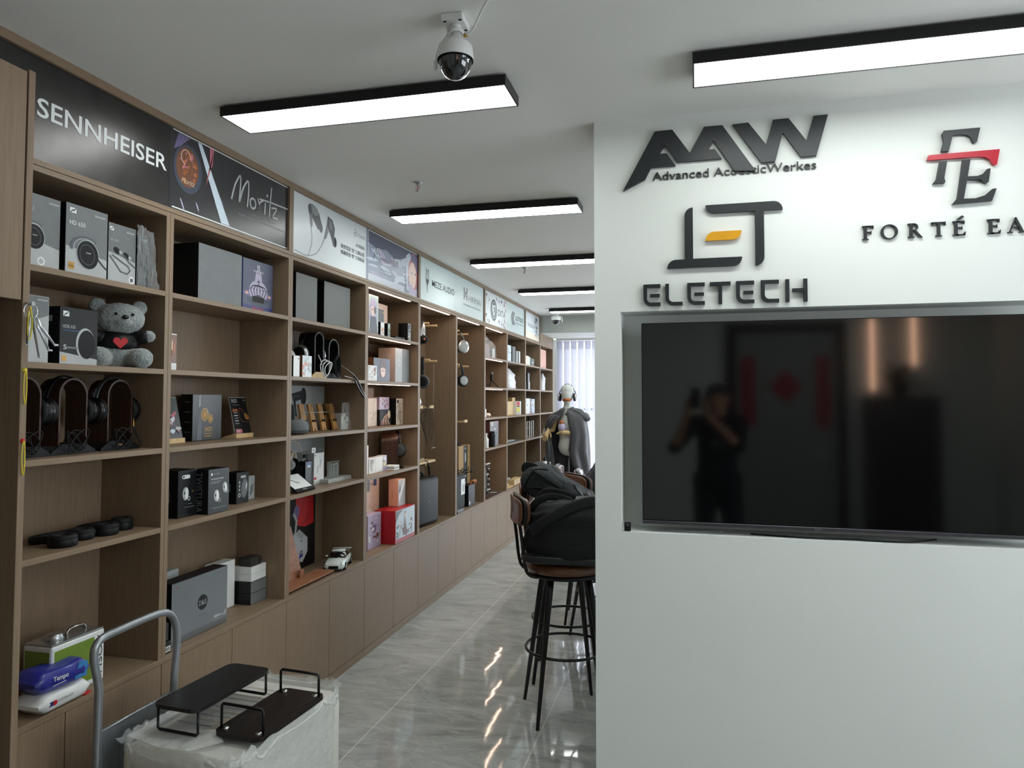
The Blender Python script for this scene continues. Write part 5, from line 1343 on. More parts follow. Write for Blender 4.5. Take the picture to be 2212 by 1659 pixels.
b = MB(); b.rbox((-0.002, -0.022, 0), (0.002, 0.022, 0.03), WHITEP, 0.001, 1); t = b.build('hanger_tab', None, 'small white hanger card standing above the tall white box', 'tab', loc=(-2.15, 3.76, ZD + 0.1815)); MB().rect(FX(0.0025, 0, 0), -0.010, 0.014, 0.010, 0.018, TXTD, 0).build('printed_artwork', t)
product('earphone_box', 'grey box with black clip behind the tall white one', 'box', -2.185, 3.70, 3.83, ZD, 0.185, 0.04, LGREY, LGREY, lambda b, F, w, h: b.rect(F, 0.0, h - 0.03, 0.03, h - 0.01, CARD))
t = headphone('beige round headphones peeking behind the narrow dark box', (-2.19, 3.60, ZD + 0.10), 0.3, 0.10, 0.10, 0.030, 0.022, CREAM, LGREY, LGREY)
MB().rbox((-2.222, 3.90, ZD), (-2.216, 3.985, ZD + 0.185), mat('smoke_panel', '#8c9093', 0.3), 0.001, 1).build('panel', None, 'upright grey panel beside the tall white box', 'panel')
MB().rbox((-2.19, 3.80, ZD), (-2.075, 4.09, ZD + 0.024), mat('grey_stone', '#9b9e9c', 0.35, var=0.2, scale=18), 0.002, 1).build('display_plinth', None, 'flat marbled grey plinth beneath the acrylic rack', 'plinth')
t = thing('earphone_rack', 'little clear acrylic rack on the marbled plinth', 'display rack', (-2.135, 3.965, ZD + 0.0243))
for y in (-0.045, -0.015, 0.030, 0.045):
    MB().rbox((-0.014, y - 0.003, 0.0005), (0.014, y + 0.003, 0.088 if abs(y) > 0.03 else 0.078), ACRYL, 0.0008, 1).build('upright', t)
MB().rbox((-0.016, -0.050, 0.0885), (0.016, 0.052, 0.092), ACRYL, 0.0008, 1).build('top_plate', t)
b = MB()
for y in (-0.03, 0.0, 0.02):
    b.lathe([(0.0045, -0.008), (0.006, 0.0), (0.0045, 0.008)], (0.02, y, 0.078), CHROME, axis='Y', seg=12)
b.build('earphones', t)
t = thing('tablet_display', 'slanted tablet display with white page on the fourth shelf', 'tablet', (-2.05, 3.455, ZD), 0)
v = Vector((-0.82, 0, 0.57)).normalized(); F = Fr((0.035, -0.10, 0.004), (0, 1, 0), v)
b = MB(); b.poly(F, [(0, 0), (0.19, 0), (0.19, 0.135), (0, 0.135)], BLACK, 0.0, 0.008); b.build('case', t)
b = MB(); b.rect(F, 0.008, 0.022, 0.182, 0.130, WHITE, 0.0085); b.line(F, [(0.05, 0.10), (0.08, 0.07), (0.10, 0.06)], 0.008, SMOKE, 0.009); b.text(F, 'DUNU', 0.075, 0.007, 0.04, 0.008, TXTW, 0.009); b.build('screen', t)
# counter, third bay
HEXG = anim('hex_white', '#c2c4c8')
def art_hex(b, F, w, h):
    b.poly(F, [(0.10, 0.30), (0.24, 0.455), (0.34, 0.45), (0.40, 0.36), (0.38, 0.22), (0.15, 0.20)], HEXG, 0.001); b.poly(F, [(0.14, 0.35), (0.24, 0.455), (0.30, 0.45), (0.20, 0.33)], MGREY, 0.0012)
    b.poly(F, [(0.46, 0.44), (0.48, 0.455), (0.64, 0.455), (0.66, 0.40), (0.665, 0.25), (0.56, 0.24), (0.48, 0.26), (0.46, 0.34)], REDB, 0.0014)
    for q in ((0.50, 0.30, 0.55, 0.43), (0.58, 0.27, 0.60, 0.42), (0.53, 0.26, 0.63, 0.33)): b.line(F, [(q[0], q[1]), ((q[0] + q[2]) / 2 + 0.01, (q[1] + q[3]) / 2), (q[2], q[3])], 0.008, RED, 0.0016)
    b.line(F, [(0.44, 0.33), (0.47, 0.29), (0.46, 0.22), (0.41, 0.17)], 0.02, LGREY, 0.0016); b.disc(F, 0.47, 0.34, 0.03, 0.04, PURP, 0.0015)
    b.poly(F, [(0.43, 0.19), (0.50, 0.235), (0.595, 0.17), (0.595, 0.09), (0.54, 0.035), (0.45, 0.06)], HEXG, 0.0018); b.poly(F, [(0.47, 0.20), (0.50, 0.235), (0.56, 0.19), (0.53, 0.17)], LGREY, 0.002); b.rect(F, 0.515, 0.16, 0.535, 0.165, BLACK, 0.0022)
    b.text(F, 'G', 0.505, 0.075, 0.035, 0.030, TXTD, 0.0022, bold=0.04); b.poly(F, [(0.50, 0.062), (0.545, 0.070), (0.54, 0.085), (0.505, 0.078)], BLUE, 0.0024)
product('poster_board', 'black poster board with white hexagon shapes and red cloth', 'poster', -2.262, 3.30, 3.985, ZS, 0.470, 0.012, CARD, BLACK, art_hex)
t = thing('plywood_board', 'tilted reddish plywood board with two slots and ledge', 'book stand', (-2.13, 3.50, ZS), 0)
v = Vector((-0.25, 0.0, 0.95)).normalized(); F = Fr((0.0, -0.22, 0.012), (0, 1, 0), v)
b = MB(); b.poly(F, [(0, 0), (0.335, 0), (0.325, 0.285), (0.0, 0.268)], PLY, 0.0, 0.006)
b.build('back_board', t)
b = MB()
for x in (0.13, 0.255):
    b.poly(F, [(x - 0.035, 0.205), (x, 0.212), (x + 0.035, 0.206), (x, 0.200)], BLACK, 0.0065)
b.build('slots', t)
b = MB(); b.rbox((0.006, -0.22, 0.012), (0.115, 0.270, 0.020), PLY, 0.001, 1); b.build('ledge', t)
b = MB(); b.rbox((0.0, 0.10, 0.0), (0.10, 0.106, 0.0118), PLY, 0.001, 1); b.rbox((0.012, 0.06, 0.0205), (0.022, 0.10, 0.06), PLY, 0.001, 1); b.build('brace', t)

# toy car
t = thing('toy_car', 'white model coupe parked on the counter', 'toy car', (-2.075, 3.93, ZS), -1.28)
t.scale = (1.25, 1.25, 1.25)
CARW = mat('car_paint_white', '#dfe8e2', 0.18, coat=1.0, var=0.01); GLS = mat('car_glass', '#14181a', 0.06, coat=1.0)
def loft(secs, m, b, cap=True):
    """secs: list of (x, [(y,z)...]) closed sections along x"""
    n = len(secs[0][1]); vs = []; fs = []
    for x, pts in secs:
        vs += [(x, y, z) for y, z in pts]
    for i in range(len(secs) - 1):
        for j in range(n):
            a_, b_ = i * n + j, i * n + (j + 1) % n
            fs.append((a_, b_, b_ + n, a_ + n))
    if cap:
        fs += [tuple(range(n))[::-1], tuple(range((len(secs) - 1) * n, len(secs) * n))]
    b.add(vs, fs, m, True)
    return b
def bodysec(w, z0, z1, r=0.010):
    return [(-w + r, z0), (w - r, z0), (w, z0 + r), (w * 0.985, z1 - r), (w - r * 1.2, z1), (-w + r * 1.2, z1), (-w * 0.985, z1 - r), (-w, z0 + r)]
b = MB()
loft([(0.112, bodysec(0.030, 0.012, 0.030, 0.006)), (0.108, bodysec(0.042, 0.010, 0.038)), (0.095, bodysec(0.047, 0.008, 0.043)), (0.05, bodysec(0.048, 0.008, 0.049)), (0.0, bodysec(0.047, 0.008, 0.051)), (-0.06, bodysec(0.049, 0.008, 0.053)), (-0.098, bodysec(0.047, 0.010, 0.052)), (-0.108, bodysec(0.040, 0.016, 0.046))], CARW, b)
b.build('body', t)
b = MB()
loft([(0.040, [(-0.040, 0.047), (0.040, 0.047), (0.038, 0.049), (-0.038, 0.049)]), (0.005, [(-0.041, 0.048), (0.041, 0.048), (0.031, 0.073), (-0.031, 0.073)]), (-0.035, [(-0.042, 0.050), (0.042, 0.050), (0.031, 0.076), (-0.031, 0.076)]), (-0.088, [(-0.040, 0.051), (0.040, 0.051), (0.034, 0.054), (-0.034, 0.054)])], GLS, b)
b.build('windows', t)
b = MB(); loft([(0.004, [(-0.0315, 0.0725), (0.0315, 0.0725), (0.028, 0.0765), (-0.028, 0.0765)]), (-0.020, [(-0.0325, 0.0745), (0.0325, 0.0745), (0.028, 0.0795), (-0.028, 0.0795)]), (-0.040, [(-0.032, 0.0745), (0.032, 0.0745), (0.028, 0.0790), (-0.028, 0.0790)])], CARW, b); b.build('roof', t)
for x in (0.068, -0.068):
    for s in (-1, 1):
        o = MB().lathe([(0.012, -0.006), (0.0185, -0.006), (0.0185, 0.006), (0.012, 0.006)], (x, s * 0.0445, 0.0185), RUBBER, axis='Y', seg=20).build('wheel', t)
        MB().lathe([(0.011, -0.0065), (0.011, 0.0065)], (x, s * 0.0445, 0.0185), SILVER, axis='Y', seg=12).build('rim', o)
b = MB(); b.box((0.1105, -0.022, 0.014), (0.1135, 0.022, 0.028), BLACK).box((0.104, -0.040, 0.008), (0.114, 0.040, 0.0115), BLACK); b.build('grille', t)
for s in (-1, 1):
    MB().sph((0.100, s * 0.036, 0.036), (0.013, 0.0055, 0.006), CHROME, seg=10, rings=6).build('headlight', t)
    MB().rbox((0.018, s * 0.050 - 0.005, 0.052), (0.026, s * 0.050 + 0.006, 0.059), CARW, 0.002, 1).build('mirror', t)
b = MB(); b.rbox((-0.108, -0.045, 0.067), (-0.092, 0.045, 0.070), CARW, 0.001, 1).box((-0.103, -0.032, 0.050), (-0.098, -0.029, 0.067), CARW).box((-0.103, 0.029, 0.050), (-0.098, 0.032, 0.067), CARW); b.build('spoiler', t)

# ------------------------------------------------------------------ fourth bay
def portrait(b, F, w, h, hair, skin=FACE, coat=CLD, cx=0.5, cy=0.6, s=0.3, o=0.0008):
    """generic drawn bust: hair, face, eyes, collar"""
    x, y, r = w * cx, h * cy, h * s
    b.disc(F, x, y + r * 0.15, r * 1.05, r * 1.20, hair, o)
    b.poly(F, [(x - r * 1.0, y), (x - r * 1.25, y - r * 1.6), (x + r * 1.25, y - r * 1.6), (x + r * 1.0, y)], hair, o + 0.0001)
    b.poly(F, [(max(0.002, x - r * 1.5), 0.003), (min(w - 0.002, x + r * 1.5), 0.003), (x + r * 0.8, y - r * 1.0), (x - r * 0.8, y - r * 1.0)], coat, o + 0.0002)
    b.disc(F, x, y - r * 0.1, r * 0.70, r * 0.86, skin, o + 0.0003)
    b.poly(F, arc(x, y + r * 0.15, r * 0.85, 5, 175, 10) + [(x - r * 0.2, y + r * 0.15), (x - r * 0.05, y + r * 0.35), (x + r * 0.25, y + r * 0.1)], hair, o + 0.0004)
    for sgn in (-1, 1):
        b.disc(F, x + sgn * r * 0.30, y - r * 0.15, r * 0.12, r * 0.14, TXTD, o + 0.0005)
    b.line(F, [(x - r * 0.08, y - r * 0.62), (x + r * 0.08, y - r * 0.62)], r * 0.05, PINKI, o + 0.0006)
def splat(cols, n=18, seed=1, bg=None, big=0.02):
    def f(b, F, w, h):
        rnd = random.Random(seed)
        if bg: b.rect(F, 0.003, 0.003, w - 0.003, h - 0.003, bg, 0.0004)
        for k in range(n):
            r1 = rnd.uniform(0.003, big); x = rnd.uniform(r1 + 0.002, w - r1 - 0.002) if w > 2 * r1 + 0.006 else w / 2
            b.disc(F, x, rnd.uniform(r1 + 0.002, h - r1 - 0.002), min(r1, w * 0.4), r1 * rnd.uniform(0.3, 0.9), cols[k % len(cols)], 0.0006 + k * 0.00002, rnd.uniform(-0.5, 0.5), 9)
    return f
def lines(m, n=10, seed=1, wd=0.0014):
    def f(b, F, w, h):
        rnd = random.Random(seed)
        for k in range(n):
            x, y = rnd.uniform(w * 0.2, w * 0.8), rnd.uniform(h * 0.1, h * 0.8)
            p = [(x, y)]
            for q in range(5):
                x = min(w - 0.006, max(0.006, x + rnd.uniform(-.018, .018))); y = min(h - 0.008, max(0.006, y + rnd.uniform(-.02, .025))); p.append((x, y))
            b.line(F, p, wd, m, 0.0008 + k * 0.00002)
    return f
def art_card(b, F, w, h):
    b.rect(F, 0.006, 0.04, w - 0.006, h - 0.006, MINT, 0.0004); portrait(b, F, w, h, LAV, coat=SMOKE, cx=0.42, cy=0.66, s=0.20); b.disc(F, w * 0.62, h * 0.62, 0.016, 0.026, SMOKE, 0.0018); b.text(F, 'M E D U S A', 0.02, 0.015, w - 0.04, 0.010, TXTG)
product('poster_card', 'white framed card of a drawn girl wearing headphones', 'poster', -2.042, 4.250, 4.388, ZA, 0.260, 0.006, WHITE, WHITE, art_card)
product('earphone_box', 'brown-grey box standing at the back of the lit top shelf', 'box', -2.15, 4.56, 4.775, ZA, 0.251, 0.04, BEIGE, MGREY)
product('earphone_box', 'small dark card with gold corner before the brown-grey box', 'box', -2.125, 4.555, 4.660, ZA, 0.205, 0.012, SMOKE, BLACK, lambda b, F, w, h: (b.rect(F, w - 0.025, h - 0.03, w - 0.015, h - 0.015, YELO), [b.rect(F, 0.02, h * 0.5 - k * 0.014, 0.05, h * 0.5 - k * 0.014 + 0.003, TXTW) for k in range(4)]))
product('earphone_box', 'small black and white box right after the framed card', 'box', -2.05, 4.442, 4.503, ZA, 0.098, 0.05, WHITE, BLACK, splat([LGREY, PINKC], 6, 2), group='small boxes on the lit top shelf')
product('earphone_box', 'small silver edged black box on the lit top shelf', 'box', -2.05, 4.560, 4.600, ZA, 0.100, 0.05, MINT, BLACK, splat([SMOKE, GREEN], 5, 3), group='small boxes on the lit top shelf')
product('earphone_box', 'black wrapped box with shiny front near the lit corner', 'box', -2.05, 4.915, 4.978, ZA, 0.138, 0.075, LGREY, BLKG, splat([WHITE, SMOKE, ICE], 14, 5))
MB().rbox((-0.04, -0.09, 0), (0.04, 0.09, 0.020), BLACK, 0.003, 1).build('flat_case', None, 'flat black case lying on the lit top shelf', 'case', loc=(-2.075, 4.74, ZA))
product('poster_board', 'black board with faint handwriting, second lit shelf', 'poster', -2.255, 4.17, 4.70, ZB, 0.275, 0.012, BLACK, BLACK, lambda b, F, w, h: b.text(F, 'AVGI', 0.30, 0.16, 0.16, 0.06, SMOKE, shear=0.3))
def art_band(b, F, w, h):
    b.rect(F, 0.002, 0.002, 0.125, h - 0.002, LGREY, 0.0006)
    for k in range(9):
        b.line(F, [(0.06 + 0.02 * math.sin(k * 1.9), 0.02 + k * 0.025), (0.075 + 0.02 * math.cos(k), 0.03 + k * 0.025)], 0.0018, WHITE, 0.0010)
    b.line(F, [(0.075 + 0.02 * math.cos(q), 0.14 + 0.022 * math.sin(q)) for q in [i * 0.6 for i in range(12)]], 0.002, WHITE, 0.0012)
product('headphone_box', 'big brown-grey box with shiny silver band, second lit shelf', 'box', -2.055, 4.70, 4.955, ZB, 0.246, 0.13, MGREY, BEIGE, art_band, lambda b, F, w, h: b.line(F, [(w - 0.03, 0.02), (w - 0.015, 0.05), (w - 0.025, 0.06)], 0.002, SAND))
product('figure_box', 'slate box showing a drawn dark-haired face', 'box', -2.048, 4.336, 4.596, ZB, 0.157, 0.06, CLD, BROWNI, lambda b, F, w, h: (b.poly(F, [(w * .55, h - 0.003), (w - 0.003, h - 0.003), (w - 0.003, h * 0.5)], DSKY, 0.0005), portrait(b, F, w, h, HAIRB, cx=0.56, cy=0.52, s=0.34)))
product('figure_box', 'small white box with pink brush figures, lower left', 'box', -2.022, 4.202, 4.332, ZB, 0.100, 0.02, WHITE, WHITE, splat([PINKI, PINKC, BEIGE, BROWNI], 26, 4, None, 0.016))
product('poster_board', 'beige board with a dark arch drawing, third lit shelf', 'poster', -2.255, 4.17, 4.78, ZC, 0.268, 0.012, BEIGE, BEIGE, lambda b, F, w, h: b.line(F, [(0.33 + 0.055 * math.cos(a), 0.13 + 0.125 * math.sin(a)) for a in [-0.1 + (PI + 0.2) * k / 14 for k in range(15)]], 0.016, HAIRB, 0.001))
product('figure_box', 'tall cream box with fine line figure', 'box', -2.165, 4.50, 4.645, ZC, 0.195, 0.05, CREAM, BEIGE, lines(BROWNI, 12, 3))
product('figure_box', 'dark box with auburn flowing hair, under a curved box', 'box', -2.145, 4.648, 4.845, ZC, 0.110, 0.06, BLACK, BLACK, lambda b, F, w, h: ([b.line(F, [(w * (0.1 + 0.07 * k), 0.005), (w * (0.15 + 0.05 * k), h * (0.2 + 0.04 * (k % 4))), (w * (0.3 + 0.04 * k), h * (0.45 + 0.05 * (k % 5))), (w * 0.72, h * (0.70 + 0.03 * (k % 4)))], 0.005, [COPPER, BROWNI, PINKC, SAND][k % 4], 0.0006 + k * 0.00004) for k in range(12)], b.disc(F, w * 0.78, h * 0.72, 0.022, 0.030, SAND, 0.0016, 0.4)))
product('figure_box', 'curved lavender-grey box stacked on the auburn hair box', 'box', -2.150, 4.652, 4.820, ZC + 0.1104, 0.092, 0.05, LAV, LAV, splat([PINKI, DSKY, BROWNI, PINKC], 22, 6, None, 0.014), r=0.004)
product('figure_box', 'cream box densely covered in black comic line art', 'box', -2.115, 4.805 + 0.055, 4.99, ZC, 0.193, 0.05, CREAM, BLACK, lambda b, F, w, h: (lines(TXTD, 30, 9, 0.0016)(b, F, w, h), b.rect(F, 0.012, h - 0.035, 0.05, h - 0.012, TXTD)))
# fifth level objects
def art_ps(b, F, w, h):
    b.line(F, [(0.20 + 0.05 * math.cos(a) * (1 + .2 * math.sin(a)), 0.19 + 0.055 * math.sin(a)) for a in [2.4 - k * 0.42 for k in range(14)]], 0.003, COPPER, 0.001); b.line(F, [(0.235, 0.20), (0.215, 0.11), (0.205, 0.09)], 0.003, COPPER, 0.001); b.text(F, 'Psyche', 0.235, 0.135, 0.13, 0.035, COPPER, shear=0.4)
product('poster_board', 'black board with copper handwriting behind white boxes', 'poster', -2.250, 4.17, 4.66, ZD, 0.278, 0.012, BLACK, BLACK, art_ps)
t = thing('headphone_stand', 'wide black curved wooden headphone stand, lit fourth shelf', 'headphone stand', (-2.135, 4.775, ZD), 0.585)
b = MB(); n = 18
o_ = [(-0.062, 0.02)] + [(-0.062 * math.cos(a), 0.188 + 0.062 * math.sin(a)) for a in [PI * k / n for k in range(n + 1)]] + [(0.062, 0.02)]
for i in range(len(o_) - 1):
    a_, c_ = o_[i], o_[i + 1]
    b.add([(-0.06, *a_), (0.06, *a_), (0.06, *c_), (-0.06, *c_)], [(0, 1, 2, 3)], WALNUT, True)
b.build('arch', t)
b = MB()
for X in (-0.06, 0.059):
    b.poly(Fr((X, 0, 0), (0, 1, 0), (0, 0, 1)), o_, BLKG, 0.0, 0.001)
b.build('end_panel', t)
b = MB()
for y in (-0.055, 0.055):
    b.poly(Fr((0, y, 0), (1, 0, 0), (0, 0, 1)), [(-0.07, 0.0), (0.100, 0.0), (0.100, 0.010), (0.03, 0.055), (-0.03, 0.055)], BLACK, -0.003, 0.006)
b.build('foot', t)
headphone('large black round-cupped headphones on the wide curved stand', (-2.108, 4.878, ZD + 0.072), 0.585, 0.125, 0.185, 0.052, 0.030, BLACK, BLACK, DGREY)
for k, (y0_, y1_, hh, m1, art_, lb) in enumerate([(4.30, 4.336, 0.190, WHITE, None, 'tall slim white box edge beside the post'), (4.338, 4.430, 0.100, WHITE, lines(TXTD, 16, 5, 0.0012), 'small white box with black ink faces'), (4.432, 4.548, 0.103, WHITE, None, 'plain white small box between two printed ones'), (4.550, 4.615, 0.106, LAV, splat([WHITE, YELO, DSKY], 12, 7), 'small lavender box with yellow figure')]):
    product('figure_box', lb, 'box', -2.075 if k else -2.08, y0_, y1_, ZD, hh, 0.05, m1, WHITE, art_, group='small boxes on the lit fourth shelf')
product('figure_box', 'upright picture box with copper figure behind small ones', 'box', -2.14, 4.345, 4.42, ZD, 0.165, 0.03, SAND, SMOKE, splat([DSKY, COPPER, BROWNI], 14, 8))
for k in range(3):
    MB().rbox((-0.04, -0.045, 0), (0.04, 0.045, 0.0105), [WHITE, LGREY, WHITE][k], 0.002, 1).build('coaster', None, ['lowest of three thin white slabs on lit shelf', 'middle slab of the three thin white ones', 'top slab of the three thin white ones'][k], 'slab', 'thin white slabs', loc=(-2.06, 4.665, ZD + 0.011 * k))
product('headphone_box', 'large pale pink box with rounded emblem behind the red box', 'box', -2.19, 4.30, 4.745, ZS + 0.0, 0.455, 0.08, BEIGE, BEIGE,
    lambda b, F, w, h: (b.poly(F, arc(0.24, 0.21, 0.03, 90, 180) + arc(0.24, 0.15, 0.03, 180, 270) + arc(0.30, 0.15, 0.03, 270, 360) + arc(0.30, 0.21, 0.03, 0, 90), CREAM, 0.0008), b.line(F, [(0.27 + 0.028 * math.cos(a), 0.185 + 0.035 * math.sin(a)) for a in [PI - k * PI / 10 for k in range(11)]], 0.007, SMOKE, 0.001), b.rect(F, 0.35, 0.39, 0.40, 0.44, NAVI, 0.001), b.rect(F, 0.25, 0.36, 0.29, 0.44, SMOKE, 0.001), b.text(F, 'Hi-Res', 0.30, 0.40, 0.04, 0.012, TXTD)))
def art_red(b, F, w, h):
    b.rect(F, 0.008, 0.030, w - 0.004, h - 0.006, ICE, 0.0006); b.poly(F, [(0.008, h * 0.6), (0.06, h * 0.85), (0.13, h - 0.01), (0.008, h - 0.008)], SMOKE, 0.0008)
    rnd = random.Random(12)
    for k in range(34):
        b.disc(F, rnd.uniform(0.03, w - 0.04), rnd.uniform(0.045, h * 0.62), rnd.uniform(0.005, 0.026), rnd.uniform(0.004, 0.014), [SMOKE, ICE, BEIGE, BROWNI, DSKY][k % 5], 0.0010 + k * 0.00002, rnd.uniform(-1, 1), 8)
    b.poly(F, [(0.13, 0.04), (0.15, 0.12), (0.165, 0.18), (0.18, 0.12), (0.21, 0.05)], BROWNI, 0.0020); b.disc(F, 0.167, 0.185, 0.012, 0.016, FACE, 0.0022); b.disc(F, 0.167, 0.192, 0.014, 0.014, HAIRB, 0.0021)
    b.poly(F, [(0.02, 0.035), (0.10, 0.12), (0.13, 0.12), (0.06, 0.035)], LGREY, 0.0009)
product('figure_box', 'big crimson box with wintry battle picture on its front', 'box', -2.003, 4.605, 4.957, ZS, 0.229, 0.155, RED, RED, art_red)
product('earphone_box', 'salmon pink box standing on top of the crimson box', 'box', -2.065, 4.795, 4.925, ZS + 0.2296, 0.190, 0.075, LGREY, PINKC,
    lambda b, F, w, h: (b.poly(F, [(0.01, 0.02), (0.11, 0.15), (0.12, 0.185), (0.09, 0.185), (0.01, 0.07)], WHITE, 0.0008), b.poly(F, [(0.01, 0.10), (0.03, 0.16), (0.045, 0.12), (0.035, 0.10)], SMOKE, 0.001)), lambda b, F, w, h: b.text(F, 'MOONDROP', w * .45, 0.06, 0.05, 0.006, BROWNI, rot=PI / 2))
product('figure_box', 'lavender box with white winged artwork left of crimson box', 'box', -2.10, 4.38, 4.585, ZS, 0.225, 0.10, LAV, LAV, splat([WHITE, PURP, WHITE, BROWNI, LAV], 26, 14, None, 0.035))

# ------------------------------------------------------------------ fifth and sixth bays: pegs, hanging headphones
used = []
def make_peg():
    t = thing('wall_peg', 'x', 'peg')
    MB().lathe([(0.009, 0), (0.009, 0.205), (0.007, 0.210)], (0, 0, 0), PINE, axis='X', seg=14).build('dowel', t)
    MB().lathe([(0.014, 0.0005), (0.014, 0.010), (0.009, 0.012)], (0, 0, 0), PINE, axis='X', seg=14).build('collar', t)
    return t
pg_ = make_peg()
XP = XB + 0.0008
for k, (y, z, lb) in enumerate([
    (5.16, 2.215, 'upper wooden peg nearest the post, black case bay'), (5.40, 2.205, 'upper middle wooden peg holding small headphones'), (5.58, 2.203, 'upper wooden peg farthest along, black case bay'),
    (5.19, 1.912, 'second row wooden peg beside the post, black case bay'), (5.42, 1.910, 'second row wooden peg holding big black headphones'), (5.58, 1.908, 'second row wooden peg farthest along, black case bay'),
    (6.16, 2.215, 'upper wooden peg by the post, carton bay'), (6.42, 2.206, 'upper wooden peg farther along, carton bay'),
    (6.17, 1.906, 'second row wooden peg by the post, carton bay'), (6.43, 1.902, 'second row wooden peg farther along, carton bay')]):
    place(pg_, used, (XP, y, z), 0, lb, 'wooden pegs on the back panels')
def hung(label, x, y, z, w, h, cup, mband, mcup, mring, rz=0.0):
    return headphone(label, (x, y, z - h), rz, w, h, cup, 0.028, mband, mcup, mring, name='hanging_headphones')
hung('small black headphones with orange dots hanging from upper peg', -2.13, 5.40, 2.222, 0.125, 0.185, 0.034, SILVER, BLACK, BLACK, 0.6)
MB().lathe([(0.0001, 0), (0.010, 0.0005), (0.010, 0.003)], (0, 0, 0), COPPER, axis='Y', seg=14).build('ear_badge', bpy.context.scene.objects['hanging_headphones']).location = (0, -0.0835, 0.034)
hung('big black and grey headphones hanging from second peg row', -2.13, 5.42, 1.935, 0.165, 0.255, 0.055, BLACK, SMOKE if False else DGREY, BLACK, 0.35)
hung('black headphones half hidden by the post, second peg row', -2.15, 5.23, 1.925, 0.12, 0.24, 0.045, BLACK, BLACK, DGREY, 0.5)
hung('round silver-faced headphones hanging from the upper peg', -2.13, 6.33, 2.222, 0.15, 0.205, 0.060, DGREY, SILVER, LGREY, 0.9)
hung('black oval headphones with white inner face, second row', -2.13, 6.34, 1.925, 0.14, 0.215, 0.055, BLACK, BLACK, LGREY, 0.9)
used = []
def make_bracket():
    t = thing('wooden_shelf_bracket', 'x', 'bracket')
    MB().rbox((0, -0.045, 0), (0.20, 0.045, 0.012), PINE, 0.002, 1).build('plate', t)
    MB().rbox((0.188, -0.045, 0.0125), (0.20, 0.045, 0.024), PINE, 0.002, 1).build('lip', t)
    return t
br = make_bracket()
place(br, used, (XP, 5.50, 1.520), 0, 'short pale wooden ledge holding looped thin cables', 'pale wooden ledges')
place(br, used, (XP, 6.40, 1.376), 0, 'empty short pale wooden ledge above the carton', 'pale wooden ledges')
place(br, used, (XP, 5.26, 1.520), 0, 'short pale wooden ledge with white plug, by the post', 'pale wooden ledges')
t = thing('wooden_ledge', 'pale wooden ledge carrying coiled cables above black case', 'ledge', (XP, 5.43, 1.075))
MB().rbox((0, -0.24, 0), (0.17, 0.24, 0.018), PINE, 0.002, 1).build('plate', t)
for y in (-0.15, 0.15): MB().rbox((0, y - 0.01, -0.03), (0.12, y + 0.01, -0.0005), PINE, 0.002, 1).build('brace', t)
b = MB(); rnd = random.Random(21)
for q in range(5):
    r = 0.05 + 0.012 * q
    b.tube([(-2.12 + 0.01 * q, 5.40 + r * math.cos(a) + 0.01 * q, 1.50 - 0.055 * (1 + 0.25 * q) + (r + 0.015 * q) * math.sin(a)) for a in [2 * PI * j / 16 for j in range(16)]], 0.0022, RUBBER, closed=True, seg=5, smooth_pts=1)
b.build('hanging_cable', None, 'thin black cables looped over the pale ledge', 'cable')
MB().sph((0, 0, 0), (0.03, 0.035, 0.038), WHITEP).build('white_plug', None, 'white plug-like bundle on the ledge beside the post', 'plug', loc=(-2.055, 5.125, 1.53 + 0.0425))
b = MB()
for q in range(6):
    r = 0.03 + 0.006 * q
    b.tube([(-2.17 + r * math.cos(a), 5.33 + r * 1.4 * math.sin(a) + 0.01 * q, 1.0965 + 0.004 * q + 0.004 * math.sin(a * 3)) for a in [2 * PI * j / 14 for j in range(14)]], 0.0028, [RUBBER, LGREY, WHITEP][q % 3], closed=True, seg=6)
b.build('coiled_cable', None, 'white and black cables coiled on the pale ledge', 'cable')
b = MB(); b.tube([(-2.10, 5.40, 1.10), (-2.085, 5.42, 1.098), (-2.08, 5.44, 1.06)], 0.004, RUBBER, smooth_pts=2); b.cap((-2.08, 5.44, 1.055), 0.009, (-2.08, 5.46, 0.985), 0.009, RUBBER)
b.build('cable_plug', None, 'thick black plug dangling off the pale ledge', 'plug')
b = MB(); b.tube([(-2.10, 5.60, 1.88), (-2.10, 5.595, 1.6), (-2.10, 5.59, 1.195)], 0.0012, LGREY, seg=5); b.tube([(-2.10, 5.55, 1.192), (-2.10, 5.63, 1.195)], 0.003, LGREY, seg=6)
b.build('pull_string', None, 'thin vertical grey cord with small end bar', 'cord')
t = thing('hard_case', 'black ribbed hard carrying case standing upright', 'case', (-2.13, 5.40, ZS), -0.12)
b = MB(); b.rbox((-0.09, -0.26, 0.001), (0.005, 0.16, 0.375), BLACK, 0.035, 5, True); b.build('rear_shell', t)
b = MB(); b.rbox((0.006, -0.26, 0.001), (0.085, 0.16, 0.375), BLACK, 0.035, 5, True)
for z in (0.03, 0.345): b.rbox((0.012, -0.20, z - 0.001), (0.0865, 0.10, z + 0.001), BLACK, 0.0005, 1)
b.build('front_shell', t)
b = MB(); b.tube([(0, -0.12, 0.374), (0, -0.12, 0.400), (0, -0.09, 0.412), (0, -0.01, 0.412), (0, 0.02, 0.400), (0, 0.02, 0.374)], 0.009, RUBBER, smooth_pts=2); b.build('handle', t)
MB().disc(FX(0.0855, 0, 0), -0.02, 0.19, 0.005, 0.007, MGREY, 0.0005).build('badge', t)
